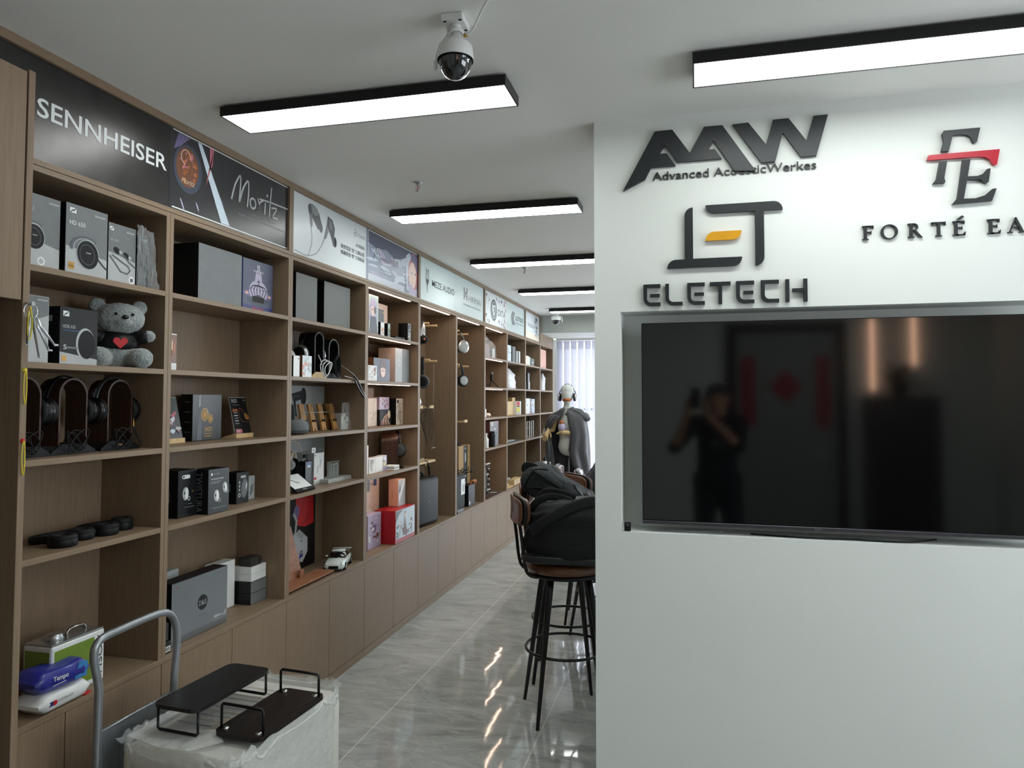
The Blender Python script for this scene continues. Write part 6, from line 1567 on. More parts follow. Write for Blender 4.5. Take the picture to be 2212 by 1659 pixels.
# sixth bay floor level
for z0, hh, lb in ((0.0, 0.295, 'lower tall brown carton with black label strip'), (0.2955, 0.262, 'upper tall brown carton under the black mouse')):
    product('cardboard_carton', lb, 'carton', -2.130, 6.34, 6.69, ZS + z0, hh, 0.14, mat('kraft_card', '#a58457', 0.7), MATS.get('kraft_card'),
            lambda b, F, w, h: (b.rect(F, 0.14, 0.004, 0.26, h - 0.004, CARD, 0.0006), b.disc(F, 0.20, h * 0.55, 0.02, 0.05, LGREY, 0.0008), b.text(F, 'iFi', 0.18, h - 0.04, 0.04, 0.02, TXTW)), group='brown cartons')
MB().sph((0, 0, 0.012), (0.05, 0.075, 0.018), BLACK).build('computer_mouse', None, 'black mouse-shaped gadget lying on the upper carton', 'computer mouse', loc=(-2.19, 6.45, ZS + 0.5585))
t = thing('soft_bag', 'dark grey soft bag with white picture label', 'bag', (-2.09, 6.20, ZS))
b = MB(); b.rbox((-0.09, -0.16, 0.001), (0.03, 0.13, 0.31), mat('grey_felt_bag', '#44474a', 0.85, var=0.1), 0.03, 4, True); b.build('body', t)
b = MB(); b.rect(FX(0.0305, 0, 0), 0.0, 0.13, 0.11, 0.27, WHITE, 0.0005); b.disc(FX(0.0305, 0, 0), 0.06, 0.19, 0.03, 0.04, LGREY, 0.001); b.build('label', t)
b = MB(); rnd = random.Random(31)
for q in range(9):
    p = Vector((-2.07 + rnd.uniform(-.03, .03), 6.20 + rnd.uniform(-.08, .2), ZS + 0.32))
    pts = [p]
    for i in range(5):
        p = p + Vector((rnd.uniform(-.02, .03), rnd.uniform(-.06, .07), rnd.uniform(-.015, .03))); pts.append(Vector((p.x, p.y, max(p.z, ZS + 0.318))))
    b.tube(pts, 0.004, RUBBER, smooth_pts=2, seg=5)
b.build('cable_tangle', None, 'black cable tangle heaped on the dark grey bag', 'cable')
product('battery_box', 'narrow black box standing beside the dark grey bag', 'box', -2.045, 6.375, 6.575, ZS, 0.195, 0.075, CARD, BLACK, lambda b, F, w, h: b.rect(F, 0.02, 0.015, 0.05, 0.045, TXTW))
b = MB()
for q in range(5):
    b.tube([(-2.06, 6.46 + 0.015 * q, ZS + 0.196), (-2.045, 6.47 + 0.02 * q, ZS + 0.235), (-2.03, 6.50 + 0.02 * q, ZS + 0.225), (-2.035, 6.52 + 0.018 * q, ZS + 0.199)], 0.005, ORANGE, smooth_pts=2, seg=6)
b.build('orange_straps', None, 'orange cord bundle on top of the narrow black box', 'cord')
t = MB().rbox((-0.05, -0.09, 0), (0.05, 0.09, 0.022), DGREY, 0.002, 1).build('laptop', None, 'thin closed grey laptop-like slab at the post foot', 'laptop', loc=(-2.055, 6.035, ZS)); MB().box((-0.045, -0.085, 0.0222), (0.045, 0.085, 0.0262), SILVER).build('top_cover', t)

# ------------------------------------------------------------------ seventh to tenth bays
def bagged(label, loc, w, d, h, m, lean=0.0, seed=1, cat='bagged goods', name='bagged_box', inner=BROWNI):
    """goods in a crumpled plastic bag"""
    t = thing(name, label, cat, loc)
    MB().rbox((-d * 0.35, -w * 0.35, 0.001), (d * 0.3, w * 0.35, h * 0.6), inner, 0.004, 1).build('contents', t)
    vs, fs = [], []
    n, k = 14, 16
    for i in range(n + 1):
        u = i / n
        for j in range(k):
            a = 2 * PI * j / k
            s_ = (1.0 if u < 0.7 else 1.0 - (u - 0.7) * 2.4)
            q = mnoise.noise(Vector((math.cos(a) * 2 + seed, math.sin(a) * 2, u * 6))) * 0.16 + mnoise.noise(Vector((math.cos(a) * 5 + seed, math.sin(a) * 5, u * 14))) * 0.08
            cx = math.copysign(abs(math.cos(a)) ** 0.6, math.cos(a)); cy = math.copysign(abs(math.sin(a)) ** 0.6, math.sin(a))
            vs.append((d / 2 * cx * (1 + q) * s_ * 0.9, w / 2 * cy * (1 + q) * s_ * 0.9 + lean * u * h, 0.001 + u * h * (1 + 0.1 * q)))
    for i in range(n):
        for j in range(k):
            a_, b_ = i * k + j, i * k + (j + 1) % k
            fs.append((a_, b_, b_ + k, a_ + k))
    MB().add(vs, fs, m, True).build('plastic_bag', t)
    return t
bagged('clear bag of brown goods on the lit top shelf', (-2.12, 7.02, ZA), 0.40, 0.16, 0.245, FILM, 0.0, 1)
bagged('smaller upright glossy packet right of the brown bag', (-2.12, 7.36, ZA), 0.16, 0.12, 0.195, FILM, 0.0, 2, inner=LGREY)
bagged('dark crinkled wrapped item, second lit shelf beside tripod', (-2.12, 6.93, ZB), 0.16, 0.14, 0.215, mat('foil_dark', '#3a3538', 0.2, metal=0.6, var=0.5, scale=40, bump=1.0, bscale=50), 0.0, 3, inner=BLACK)
t = thing('mini_tripod', 'small black tripod with microphone on the second lit shelf', 'tripod', (-2.10, 7.33, ZB))
for a in (0.3, 2.4, 4.5):
    b = MB(); b.tube([(0.012 * math.cos(a), 0.012 * math.sin(a), 0.07), (0.075 * math.cos(a), 0.14 * math.sin(a), 0.006)], 0.005, BLACK, seg=8); b.build('leg', t)
b = MB(); b.cap((0, 0, 0.075), 0.014, (0, 0, 0.13), 0.016, BLACK); b.sph((0, 0, 0.15), (0.02, 0.02, 0.022), DGREY); b.build('microphone', t)
product('earphone_box', 'plain small white cube box on the third lit shelf', 'box', -2.07, 6.80, 7.04, ZC, 0.085, 0.10, WHITE, WHITE)
MB().sph((0, 0, 0), (0.03, 0.05, 0.022), CREAM).build('earbud_case', None, 'tiny rounded cream case beside the white cube', 'case', loc=(-2.08, 7.13, ZC + 0.0225))
product('equipment_box', 'dark brown upright box, silver front, fourth lit shelf', 'box', -2.06, 7.14, 7.47, ZD, 0.258, 0.13, mat('satin_silver_card', '#7f8386', 0.33), HAIRB, splat([WHITE, SMOKE, LGREY], 10, 21, None, 0.03))
t = MB().lathe([(0.032, 0.001), (0.034, 0.12), (0.028, 0.135), (0.02, 0.14)], (0, 0, 0), BLACK, seg=20).build('thermos', None, 'short black cylinder before the silver-fronted box', 'bottle', loc=(-2.035, 7.14, ZD)); MB().lathe([(0.0285, 0.1405), (0.0285, 0.155), (0.02, 0.16)], (0, 0, 0), RUBBER, seg=20).build('cap', t)
t = MB().lathe([(0.025, 0.001), (0.026, 0.09), (0.012, 0.11), (0.012, 0.13)], (0, 0, 0), WHITEP, seg=18).build('spray_bottle', None, 'small white bottle by the post, fourth lit shelf', 'bottle', loc=(-2.04, 6.93, ZD)); MB().lathe([(0.0125, 0.1305), (0.014, 0.15)], (0, 0, 0), WHITE, seg=14).build('cap', t)
t = thing('camera_bag', 'bulging black bag with silver clips below lit shelves', 'bag', (-2.12, 6.92, ZS))
b = MB(); b.sph((0, 0, 0.10), (0.09, 0.14, 0.10), CLOTHB); b.sph((0.01, 0.0, 0.22), (0.08, 0.15, 0.10), CLOTHB); b.sph((0, 0.04, 0.30), (0.07, 0.12, 0.06), CLOTHB)
o = b.build('body', t); remesh(o, 0.012, 4, 0.02, 0.05)
b = MB(); rnd = random.Random(41)
for q in range(12):
    b.rbox((0.07, 0.06 + rnd.uniform(-.06, .08), 0.05 + q * 0.026), (0.085, 0.10 + rnd.uniform(-.02, .06), 0.062 + q * 0.026), LGREY if q % 2 else BLACK, 0.002, 1)
b.build('clips', t)
t = MB().box((-0.10, -0.28, 0), (0.09, 0.28, 0.006), mat('magazine', '#4a3634', 0.4, var=0.3, scale=6)).build('magazine', None, 'dark glossy magazine lying flat below the lit shelves', 'magazine', loc=(-2.10, 7.20, ZS)); mb_ = MB(); splat([SMOKE, PINKI, LGREY, BLACK], 12, 5, None, 0.05)(mb_, Fr((0.09, -0.28, 0.006), (0, 1, 0), (-1, 0, 0)), 0.56, 0.19); mb_.build('printed_artwork', t)
# eighth bay
product('binder', 'shiny wrapped binder, leftmost in the grey binder row', 'binder', -2.05, 7.80, 7.985, ZA, 0.19, 0.14, ICE, SMOKE, splat([WHITE, LGREY, SMOKE], 14, 22), group='binders and boxes, eighth bay')
product('binder', 'large plain slate grey box file with black side', 'binder', -2.07, 8.11, 8.26, ZA, 0.195, 0.16, MGREY, BLACK, group='binders and boxes, eighth bay')
product('binder', 'lower light grey box file right of the slate one', 'binder', -2.06, 8.27, 8.345, ZA, 0.150, 0.14, LGREY, LGREY, group='binders and boxes, eighth bay')
product('binder', 'slim white box file ending the grey row', 'binder', -2.05, 8.355, 8.42, ZA, 0.152, 0.14, WHITE, LGREY, group='binders and boxes, eighth bay')
bagged('leaning white crinkled bag, second shelf of eighth bay', (-2.12, 8.12, ZB), 0.40, 0.14, 0.235, mat('white_poly_bag', '#d9dade', 0.35, bump=0.8, bscale=16), -0.2, 7, inner=WHITE)
for k, (a, c_, hh) in enumerate([(7.69, 7.80, 0.15), (7.81, 7.86, 0.175), (7.90, 8.14, 0.16)]):
    product('wooden_board', ['short pale board leaning nearest the post, eighth bay', 'thin tall pale board second in the board row', 'wide pale wooden board before the tall square post'][k], 'board', -2.05 - 0.01 * k, a, c_, ZC, hh, 0.10, PINE, PINE, group='pale wooden boards')
product('wooden_board', 'tallest pale wooden block behind the coloured box', 'board', -2.08, 8.15, 8.29, ZC, 0.205, 0.09, PINE, PINE, group='pale wooden boards')
product('earphone_box', 'striped box in red, black and yellow', 'box', -2.04, 8.20, 8.42, ZC, 0.162, 0.08, LGREY, WHITE, lambda b, F, w, h: (b.rect(F, 0.01, h * 0.68, 0.15, h * 0.95, REDB), b.rect(F, 0.01, h * 0.58, 0.15, h * 0.66, CARD, 0.0007), b.rect(F, 0.01, h * 0.20, 0.15, h * 0.56, YELO), b.rect(F, 0.16, 0.005, w - 0.005, h - 0.005, WHITE)))
t = MB().box((-0.10, -0.33, 0), (0.10, 0.33, 0.005), SMOKE).build('brochure', None, 'flat grey brochure covering the fourth shelf, eighth bay', 'brochure', loc=(-2.11, 8.03, ZD)); MB().rect(Fr((0.10, -0.33, 0.005), (0, 1, 0), (-1, 0, 0)), 0.03, 0.02, 0.63, 0.18, MGREY, 0.0005).build('printed_artwork', t)
MB().rbox((-0.03, -0.20, 0), (0.03, 0.20, 0.012), LGREY, 0.003, 1).build('slim_tray', None, 'thin light tray resting on the flat grey brochure', 'tray', loc=(-2.09, 7.98, ZD + 0.0055))
t = thing('wooden_easel', 'small tilted pale wooden easel by the post, eighth bay', 'easel', (-2.08, 7.84, ZS))
b = MB(); b.poly(Fr((0, -0.14, 0.01), (0, 1, 0), (-0.5, 0, 1)), [(0, 0), (0.26, 0), (0.26, 0.02), (0.02, 0.16), (0, 0.16)], PINE, 0, 0.010); b.build('panel', t)
MB().rbox((0.0, -0.14, 0), (0.05, 0.16, 0.010), PINE, 0.001, 1).build('ledge', t)
product('booklet_stack', 'low stack of pale blue booklets on the counter', 'booklets', -2.13, 7.92, 8.24, ZS, 0.070, 0.09, ICE, WHITE, lambda b, F, w, h: [b.rect(F, 0, h * k / 5, w, h * k / 5 + 0.002, LGREY) for k in range(1, 5)])
product('wooden_box', 'open pale wooden box at the counter front, eighth bay', 'box', -2.03, 8.05, 8.40, ZS, 0.065, 0.08, PINE, PINE, lambda b, F, w, h: b.rect(F, 0.02, 0.012, w - 0.02, h - 0.012, SAND))
# ninth bay
product('earphone_box', 'pale cream box by the post, top shelf, ninth bay', 'box', -2.05, 8.66, 8.89, ZA, 0.120, 0.10, CREAM, CREAM)
product('earphone_box', 'mint coloured slim box beside the cream one', 'box', -2.055, 8.895, 9.0, ZA, 0.113, 0.10, MINT, MINT)
product('earphone_box', 'square slate box with tiny white label', 'box', -2.06, 9.05, 9.255, ZA, 0.105, 0.12, MGREY, BLACK, lambda b, F, w, h: b.rect(F, 0.07, 0.045, 0.14, 0.058, TXTW))
product('earphone_box', 'striped black and white upright packet, ninth bay', 'box', -2.06, 8.86, 8.97, ZB, 0.215, 0.08, CARD, CARD, lambda b, F, w, h: [b.rect(F, w * 0.45, 0.012 + k * 0.028, w * 0.8, 0.026 + k * 0.028, TXTW) for k in range(7)])
product('earphone_box', 'low grey packet before the striped one', 'box', -2.03, 8.77, 8.855, ZB, 0.10, 0.05, LGREY, SMOKE)
for k, (a, c_, m1, lb) in enumerate([(8.66, 8.93, WHITE, 'glossy white box nearest the post, third shelf, ninth bay'), (8.935, 9.04, SMOKE, 'dark banded box between white and blue-grey ones'), (9.045, 9.20, ICE, 'blue-grey slim box ending the third shelf row')]):
    product('earphone_box', lb, 'box', -2.045, a, c_, ZC, 0.195 - 0.004 * k, 0.12, m1, m1, splat([LGREY, WHITE, CREAM], 8, 50 + k, None, 0.03))
t = thing('acrylic_rack', 'clear acrylic two-tier rack on the fourth shelf, ninth bay', 'display rack', (-2.11, 8.95, ZD))
for z in (0.0005, 0.12, 0.205): MB().rbox((-0.07, -0.20, z), (0.07, 0.17, z + 0.006), ACRYL, 0.001, 1).build('tier', t)
for y in (-0.195, -0.06, 0.05, 0.165): MB().rbox((0.060, y - 0.006, 0.007), (0.069, y + 0.006, 0.2045), WHITEP, 0.001, 1).build('upright', t)
b = MB()
for y in (-0.12, -0.02, 0.08): b.cap((0.02, y, 0.225), 0.012, (0.02, y, 0.262), 0.010, BLACK)
b.build('earphones', t)
b = MB(); rnd = random.Random(51)
for q in range(10):
    b.tube([(-2.12 + rnd.uniform(-.05, .08), 8.72 + rnd.uniform(0, .35), ZS + rnd.uniform(0.008, 0.16)) for i in range(5)], 0.008, [RUBBER, SMOKE, LGREY][q % 3], smooth_pts=2, seg=6)
b.build('cable_heap', None, 'heap of dark cables on the counter, ninth bay', 'cables')
# tenth bay
product('earphone_box', 'tall beige box alone on the top shelf beside window', 'box', -2.05, 9.60, 9.97, ZA, 0.262, 0.10, PINKC, BEIGE)
bagged('narrow white bag on the second shelf beside window', (-2.10, 9.92, ZB), 0.22, 0.08, 0.24, MATS['white_poly_bag'], 0.1, 9, inner=WHITE)
t = MB().lathe([(0.03, 0.001), (0.02, 0.05), (0.012, 0.08)], (0, 0, 0), ACRYL, seg=14).build('glass_cone', None, 'little glass cone on the fourth shelf beside window', 'ornament', loc=(-2.06, 9.93, ZD))
t = MB().lathe([(0.040, 0.001), (0.042, 0.12), (0.03, 0.13)], (0, 0, 0), WHITEP, seg=18).build('lotion_bottle', None, 'white bottle with black pump on the last counter stretch', 'bottle', loc=(-2.05, 9.86, ZS)); MB().lathe([(0.018, 0.1305), (0.018, 0.165), (0.01, 0.18)], (0, 0, 0), BLACK, seg=14).build('pump', t)
t = MB().lathe([(0.030, 0.001), (0.032, 0.17), (0.015, 0.19)], (0, 0, 0), SMOKE, seg=18).build('spray_bottle', None, 'smoky tall bottle beside the white pump bottle', 'bottle', loc=(-2.05, 9.98, ZS)); MB().lathe([(0.014, 0.1905), (0.014, 0.225)], (0, 0, 0), LGREY, seg=14).build('cap', t)

# ------------------------------------------------------------------ curtain of sheer vertical strips
def sheer(name, hx, a):
    M = bpy.data.materials.new(name); M.use_nodes = True; nt = M.node_tree; nt.nodes.clear()
    out = nt.nodes.new('ShaderNodeOutputMaterial'); tr = nt.nodes.new('ShaderNodeBsdfTranslucent'); df = nt.nodes.new('ShaderNodeBsdfDiffuse'); mx = nt.nodes.new('ShaderNodeMixShader'); tp = nt.nodes.new('ShaderNodeBsdfTransparent'); m2 = nt.nodes.new('ShaderNodeMixShader')
    tc = nt.nodes.new('ShaderNodeTexCoord'); wv = nt.nodes.new('ShaderNodeTexNoise'); wv.inputs['Scale'].default_value = 220; rp = nt.nodes.new('ShaderNodeValToRGB')
    c = lin(hx); rp.color_ramp.elements[0].color = tuple(x * 0.95 for x in c) + (1,); rp.color_ramp.elements[1].color = c + (1,)
    nt.links.new(tc.outputs['Object'], wv.inputs['Vector']); nt.links.new(wv.outputs['Fac'], rp.inputs['Fac'])
    nt.links.new(rp.outputs['Color'], tr.inputs['Color']); nt.links.new(rp.outputs['Color'], df.inputs['Color'])
    mx.inputs[0].default_value = 0.30; nt.links.new(tr.outputs[0], mx.inputs[1]); nt.links.new(df.outputs[0], mx.inputs[2])
    m2.inputs[0].default_value = a; nt.links.new(tp.outputs[0], m2.inputs[1]); nt.links.new(mx.outputs[0], m2.inputs[2]); nt.links.new(m2.outputs[0], out.inputs[0])
    return M
SH1 = sheer('sheer_strip', '#86868f', 0.985)
SH2 = sheer('sheer_hem', '#e6e6ee', 0.35)
t = thing('vertical_curtain', 'sheer white vertical strip curtain across the far window', 'curtain', (-1.965, 10.32, 0.06))
MB().box((0, -0.02, 2.385), (2.4, 0.03, 2.418), WHITEP).build('head_rail', t)
for k in range(23):
    x = 0.004 + k * 0.103
    vs, fs = [], []
    for i in range(7):
        u = i / 6; yy = 0.010 * math.sin(u * PI) + 0.012 * u
        vs += [(x + u * 0.088, yy, 0.0), (x + u * 0.088, yy, 2.384)]
    fs = [(2 * i, 2 * i + 2, 2 * i + 3, 2 * i + 1) for i in range(6)]
    o = MB().add(vs, fs, SH1, True); o.build('strip', t)
    MB().box((x, 0.0185, 2.26), (x + 0.088, 0.0190, 2.384), SH2).build('top_hem', t)

# ------------------------------------------------------------------ caped mannequin
MX, MY = -1.60, 9.15
t = thing('mannequin', 'white mannequin bust on a stand with jointed wooden arms', 'mannequin', (MX, MY, 0))
b = MB()
b.sph((0, 0, 1.655), (0.078, 0.092, 0.112), MANN)
b.sph((0, -0.02, 1.585), (0.058, 0.070, 0.062), MANN)
b.cap((0, 0.01, 1.56), 0.052, (0, 0.01, 1.45), 0.058, MANN)
b.cap((0, 0.01, 1.43), 0.085, (0, 0.0, 1.28), 0.125, MANN); b.cap((-0.13, 0.01, 1.375), 0.060, (0.13, 0.01, 1.375), 0.060, MANN)
b.cap((0, 0.0, 1.25), 0.125, (0, 0, 1.08), 0.105, MANN); b.cap((0, 0, 1.08), 0.105, (0, 0, 0.99), 0.125, MANN)
o = b.build('body', t); remesh(o, 0.010, 10)
b = MB(); b.lathe([(0.079, 0.0), (0.086, 0.05), (0.075, 0.09), (0.045, 0.112), (0.0001, 0.12)], (0, 0, 1.66), MANN, seg=24); o = b.build('cap', t)
MB().box((-0.002, -0.090, 1.665), (0.002, -0.082, 1.76), LGREY).build('seam', o)
b = MB(); b.sph((0, -0.028, 1.585), (0.064, 0.072, 0.034), COPPER); b.build('printed_mask', t)
b = MB(); b.tube([(0.02, 0, 0.97), (0.02, 0, 0.03)], 0.013, STEEL); b.lathe([(0.02, 0.60), (0.024, 0.62), (0.02, 0.66)], (0.02, 0, 0), BLACK, seg=14); b.build('pole', t)
MB().lathe([(0.17, 0.0005), (0.17, 0.012), (0.03, 0.03)], (0.02, 0, 0), STEEL, seg=32).build('base', t)
def hand(b, wrist, d, up, s, m, curl=0.5, thumb=1):
    """palm, four unequal bent fingers and a side thumb"""
    wrist, d, up = Vector(wrist), Vector(d).normalized(), Vector(up).normalized()
    side = d.cross(up).normalized()
    palm = wrist + d * 0.05 * s
    b.cap(wrist, 0.022 * s, palm + d * 0.03 * s, 0.030 * s, m)
    for k, L in enumerate((0.070, 0.080, 0.075, 0.058)):
        base = wrist + d * 0.085 * s + side * (0.030 - 0.020 * k) * s
        p = base; ang = 0.0
        for q in range(3):
            ang += curl * (0.5 + 0.35 * q)
            dd = (d * math.cos(ang) - up * math.sin(ang)).normalized()
            n_ = p + dd * L * s * (0.45, 0.32, 0.23)[q]
            b.cap(p, (0.0088 - 0.0010 * q) * s, n_, (0.0080 - 0.0010 * q) * s, m, 8); p = n_
    tb = wrist + d * 0.035 * s + side * 0.026 * s * thumb
    td = (d * 0.6 + side * 0.7 * thumb - up * 0.4).normalized()
    b.cap(tb, 0.011 * s, tb + td * 0.035 * s, 0.010 * s, m, 8); b.cap(tb + td * 0.035 * s, 0.010 * s, tb + (td * 0.035 + (td * 0.4 + d * 0.6).normalized() * 0.028) * s, 0.008 * s, m, 8)
b = MB(); b.cap((-0.15, 0.0, 1.36), 0.038, (-0.19, -0.02, 1.20), 0.032, PINE); b.cap((-0.19, -0.03, 1.20), 0.032, (-0.235, -0.10, 1.185), 0.024, PINE)
hand(b, (-0.225, -0.11, 1.205), (-0.25, -0.35, -0.65), (-0.1, -0.8, 0.35), 1.05, PINE, 0.45, -1); b.build('wooden_arm', t)
b = MB(); b.cap((0.15, 0.0, 1.36), 0.038, (0.20, -0.02, 1.17), 0.032, PINE); b.cap((0.20, -0.03, 1.17), 0.030, (0.05, -0.16, 1.165), 0.023, PINE)
hand(b, (0.05, -0.16, 1.17), (-1, -0.1, 0.05), (0, 0.2, 1), 1.0, PINE, 0.25, 1); b.build('wooden_arm', t)
hp = headphone('silver and black headphones worn by the mannequin', (MX, MY, 1.565), -PI / 2, 0.205, 0.225, 0.052, 0.035, BLACK, SILVER, DGREY, name='headphones')
t2 = thing('cup', 'small patterned cup on the mannequin\'s wooden palm', 'cup', (MX - 0.045, MY - 0.165, 1.197))
b = MB(); b.lathe([(0.028, 0.001), (0.045, 0.02), (0.046, 0.055), (0.030, 0.085)], (0, 0, 0), LAV, seg=18); b.build('bowl', t2)
MB().sph((0, 0, 0.10), (0.034, 0.034, 0.028), COPPER).build('contents', t2)
# cape: draped rings, open in front
def drape(rings, m, n=44):
    vs, fs = [], []
    for (z, rx, ry, cx, a0, a1, fold) in rings:
        for j in range(n + 1):
            a = math.radians(a0 + (a1 - a0) * j / n)
            f = 1 + fold * math.sin(j * 1.05) + fold * 0.6 * math.sin(j * 0.47 + z * 5)
            vs.append((cx + rx * f * math.sin(a), -ry * f * math.cos(a), z + (0.012 * math.sin(j * 0.8) if fold > 0.03 else 0)))
    for i in range(len(rings) - 1):
        for j in range(n):
            a_ = i * (n + 1) + j
            fs.append((a_, a_ + 1, a_ + n + 2, a_ + n + 1))
    return vs, fs
t = thing('cape', 'charcoal cape with folded hood draped over the mannequin', 'cape', (MX, MY, 0))
v_, f_ = drape([(1.475, 0.075, 0.075, 0, 12, 348, 0), (1.44, 0.125, 0.105, 0.0, 6, 350, 0.01), (1.40, 0.205, 0.13, 0.0, 4, 350, 0.02), (1.30, 0.245, 0.16, 0.0, 8, 320, 0.03), (1.15, 0.26, 0.19, 0.01, 14, 300, 0.04), (0.95, 0.265, 0.21, 0.02, 6, 296, 0.05), (0.75, 0.275, 0.22, 0.01, 20, 300, 0.055), (0.55, 0.285, 0.23, 0.0, 60, 300, 0.06), (0.35, 0.29, 0.24, -0.01, 75, 302, 0.06)], CAPE)
o = MB().add(v_, f_, CAPE, True).build('drape', t); md = o.modifiers.new('th', 'SOLIDIFY'); md.thickness = 0.005; md.offset = -1
v_, f_ = drape([(1.40, 0.17, 0.12, -0.03, 285, 352, 0.02), (1.33, 0.235, 0.165, -0.03, 275, 340, 0.03), (1.23, 0.265, 0.18, -0.02, 262, 322, 0.03), (1.17, 0.275, 0.19, -0.015, 255, 300, 0.03)], CAPE, 20)
o = MB().add(v_, f_, CAPE, True).build('front_fold', t); md = o.modifiers.new('th', 'SOLIDIFY'); md.thickness = 0.005
v_, f_ = drape([(1.10, 0.245, 0.19, -0.02, 285, 318, 0.02), (0.9, 0.25, 0.20, -0.015, 288, 330, 0.04), (0.6, 0.25, 0.21, 0.0, 292, 335, 0.05), (0.40, 0.25, 0.21, 0.0, 295, 338, 0.05)], CAPEL, 20)
o = MB().add(v_, f_, CAPEL, True).build('lining_panel', t); md = o.modifiers.new('th', 'SOLIDIFY'); md.thickness = 0.004
b = MB(); b.cap((0.06, -0.03, 1.455), 0.035, (0.17, -0.02, 1.415), 0.050, CAPEL); b.cap((0.17, -0.02, 1.41), 0.052, (0.26, 0.0, 1.345), 0.040, CAPEL); b.sph((0.20, 0.05, 1.37), (0.08, 0.07, 0.06), CAPEL); b.cap((0.0, -0.085, 1.40), 0.018, (0.08, -0.06, 1.47), 0.026, CAPE)
o = b.build('hood', t); remesh(o, 0.010, 3, 0.015, 0.04)
t = thing('scarf', 'dark scarf with round charm hanging from the wooden hand', 'scarf', (MX - 0.235, MY - 0.13, 1.10))
vs = []; 
for i in range(13):
    u = i / 12; vs += [(-0.02 - 0.012 * math.sin(u * 7), 0.01 * math.sin(u * 9), -u * 0.48), (0.03 + 0.03 * math.sin(u * 5), 0.02 * math.cos(u * 8), -u * 0.46)]
o = MB().add(vs, [(2 * i, 2 * i + 1, 2 * i + 3, 2 * i + 2) for i in range(12)], SMOKE, True).build('cloth', t); md = o.modifiers.new('th', 'SOLIDIFY'); md.thickness = 0.005
MB().lathe([(0.001, -0.006), (0.028, -0.004), (0.028, 0.004), (0.001, 0.006)], (0.03, -0.02, -0.33), SILVER, axis='Y', seg=18).build('charm', t)

# ------------------------------------------------------------------ bar stools
used = []
def make_stool():
    t = thing('bar_stool', 'x', 'bar stool')
    b = MB(); b.lathe([(0.17, 0.722), (0.198, 0.728), (0.203, 0.745), (0.200, 0.766), (0.185, 0.776), (0.10, 0.779), (0.0001, 0.779)], (0, 0, 0), LEATHER, seg=40); b.build('seat', t)
    MB().lathe([(0.12, 0.700), (0.185, 0.702), (0.190, 0.712), (0.185, 0.7215), (0.12, 0.7215)], (0, 0, 0), BLKMET, seg=40).build('seat_plate', t)
    for k in range(4):
        a = PI / 4 + k * PI / 2
        b = MB(); b.tube([(0.135 * math.cos(a), 0.135 * math.sin(a), 0.70), (0.155 * math.cos(a), 0.155 * math.sin(a), 0.60), (0.258 * math.cos(a), 0.258 * math.sin(a), 0.0005)], [0.017, 0.017, 0.009], BLKMET, seg=12)
        b.build('leg', t)
    b = MB(); b.tube([(0.205 * math.cos(a), 0.205 * math.sin(a), 0.33) for a in [2 * PI * j / 44 for j in range(44)]], 0.0075, BLKMET, closed=True, seg=8); b.build('foot_ring', t)
    for s in (-1, 1):
        b = MB(); b.tube([(-0.02, s * 0.085, 0.706), (-0.16, s * 0.085, 0.704), (-0.215, s * 0.088, 0.72), (-0.232, s * 0.09, 0.78), (-0.243, s * 0.09, 0.90), (-0.262, s * 0.09, 1.02)], 0.0085, BLKMET, smooth_pts=2, seg=10)
        b.build('back_tube', t)
    # backrest: curved padded panel with black rim
    def shell(x0, x1, hw, z0, z1, m, r):
        b = MB(); n = 16; prof = []
        hh = (z1 - z0) / 2; zc = (z0 + z1) / 2
        for j in range(28):
            a = 2 * PI * j / 28
            c_, s_ = math.cos(a), math.sin(a)
            prof.append((math.copysign(abs(c_) ** 0.42, c_) * hw, zc + math.copysign(abs(s_) ** 0.5, s_) * hh))
        vs, fs = [], []
        for X, k in ((x0, r), (x0 + (x1 - x0) * 0.2, 1.0), (x1 - (x1 - x0) * 0.2, 1.0), (x1, r)):
            for y, z in prof:
                y2 = y * k; z2 = zc + (z - zc) * k
                vs.append((X + y2 * y2 * 0.9, y2, z2))
        for i in range(3):
            for j in range(28):
                a_, b_ = i * 28 + j, i * 28 + (j + 1) % 28
                fs.append((a_, b_, b_ + 28, a_ + 28))
        b.add(vs, fs, m, True)
        for base, rev in ((0, False), (84, True)):
            X = x0 if base == 0 else x1
            c0 = len(vs)
            for kk in (0.66, 0.33):
                pass
            ring = [vs[base + j] for j in range(28)]
            cx = (X, 0, zc)
            b.add(ring + [cx], [((j + 1) % 28, j, 28) if not rev else (j, (j + 1) % 28, 28) for j in range(28)], m, True)
        return b
    shell(-0.268, -0.252, 0.165, 0.965, 1.112, BLKMET, 0.97).build('back_rim', t)
    shell(-0.2515, -0.228, 0.155, 0.975, 1.102, LEATHER, 0.90).build('back_pad', t)
    shell(-0.283, -0.2685, 0.155, 0.975, 1.102, LEATHER, 0.90).build('back_pad', t)
    return t
st = make_stool()
for x, y, rz, lb in [(-0.656, 3.685, 0.40, 'nearest brown leather bar stool carrying the black duffel bag'),
                     (-0.735, 4.19, 0.12, 'second bar stool, behind the one with the duffel bag'),
                     (-0.580, 4.84, 0.70, 'bar stool with glossy back just left of the white wall edge, beyond the bags'),
                     (-0.745, 5.27, 0.10, 'farthest visible bar stool back, below the caped mannequin')]:
    place(st, used, (x, y, 0), rz, lb, 'brown leather bar stools')

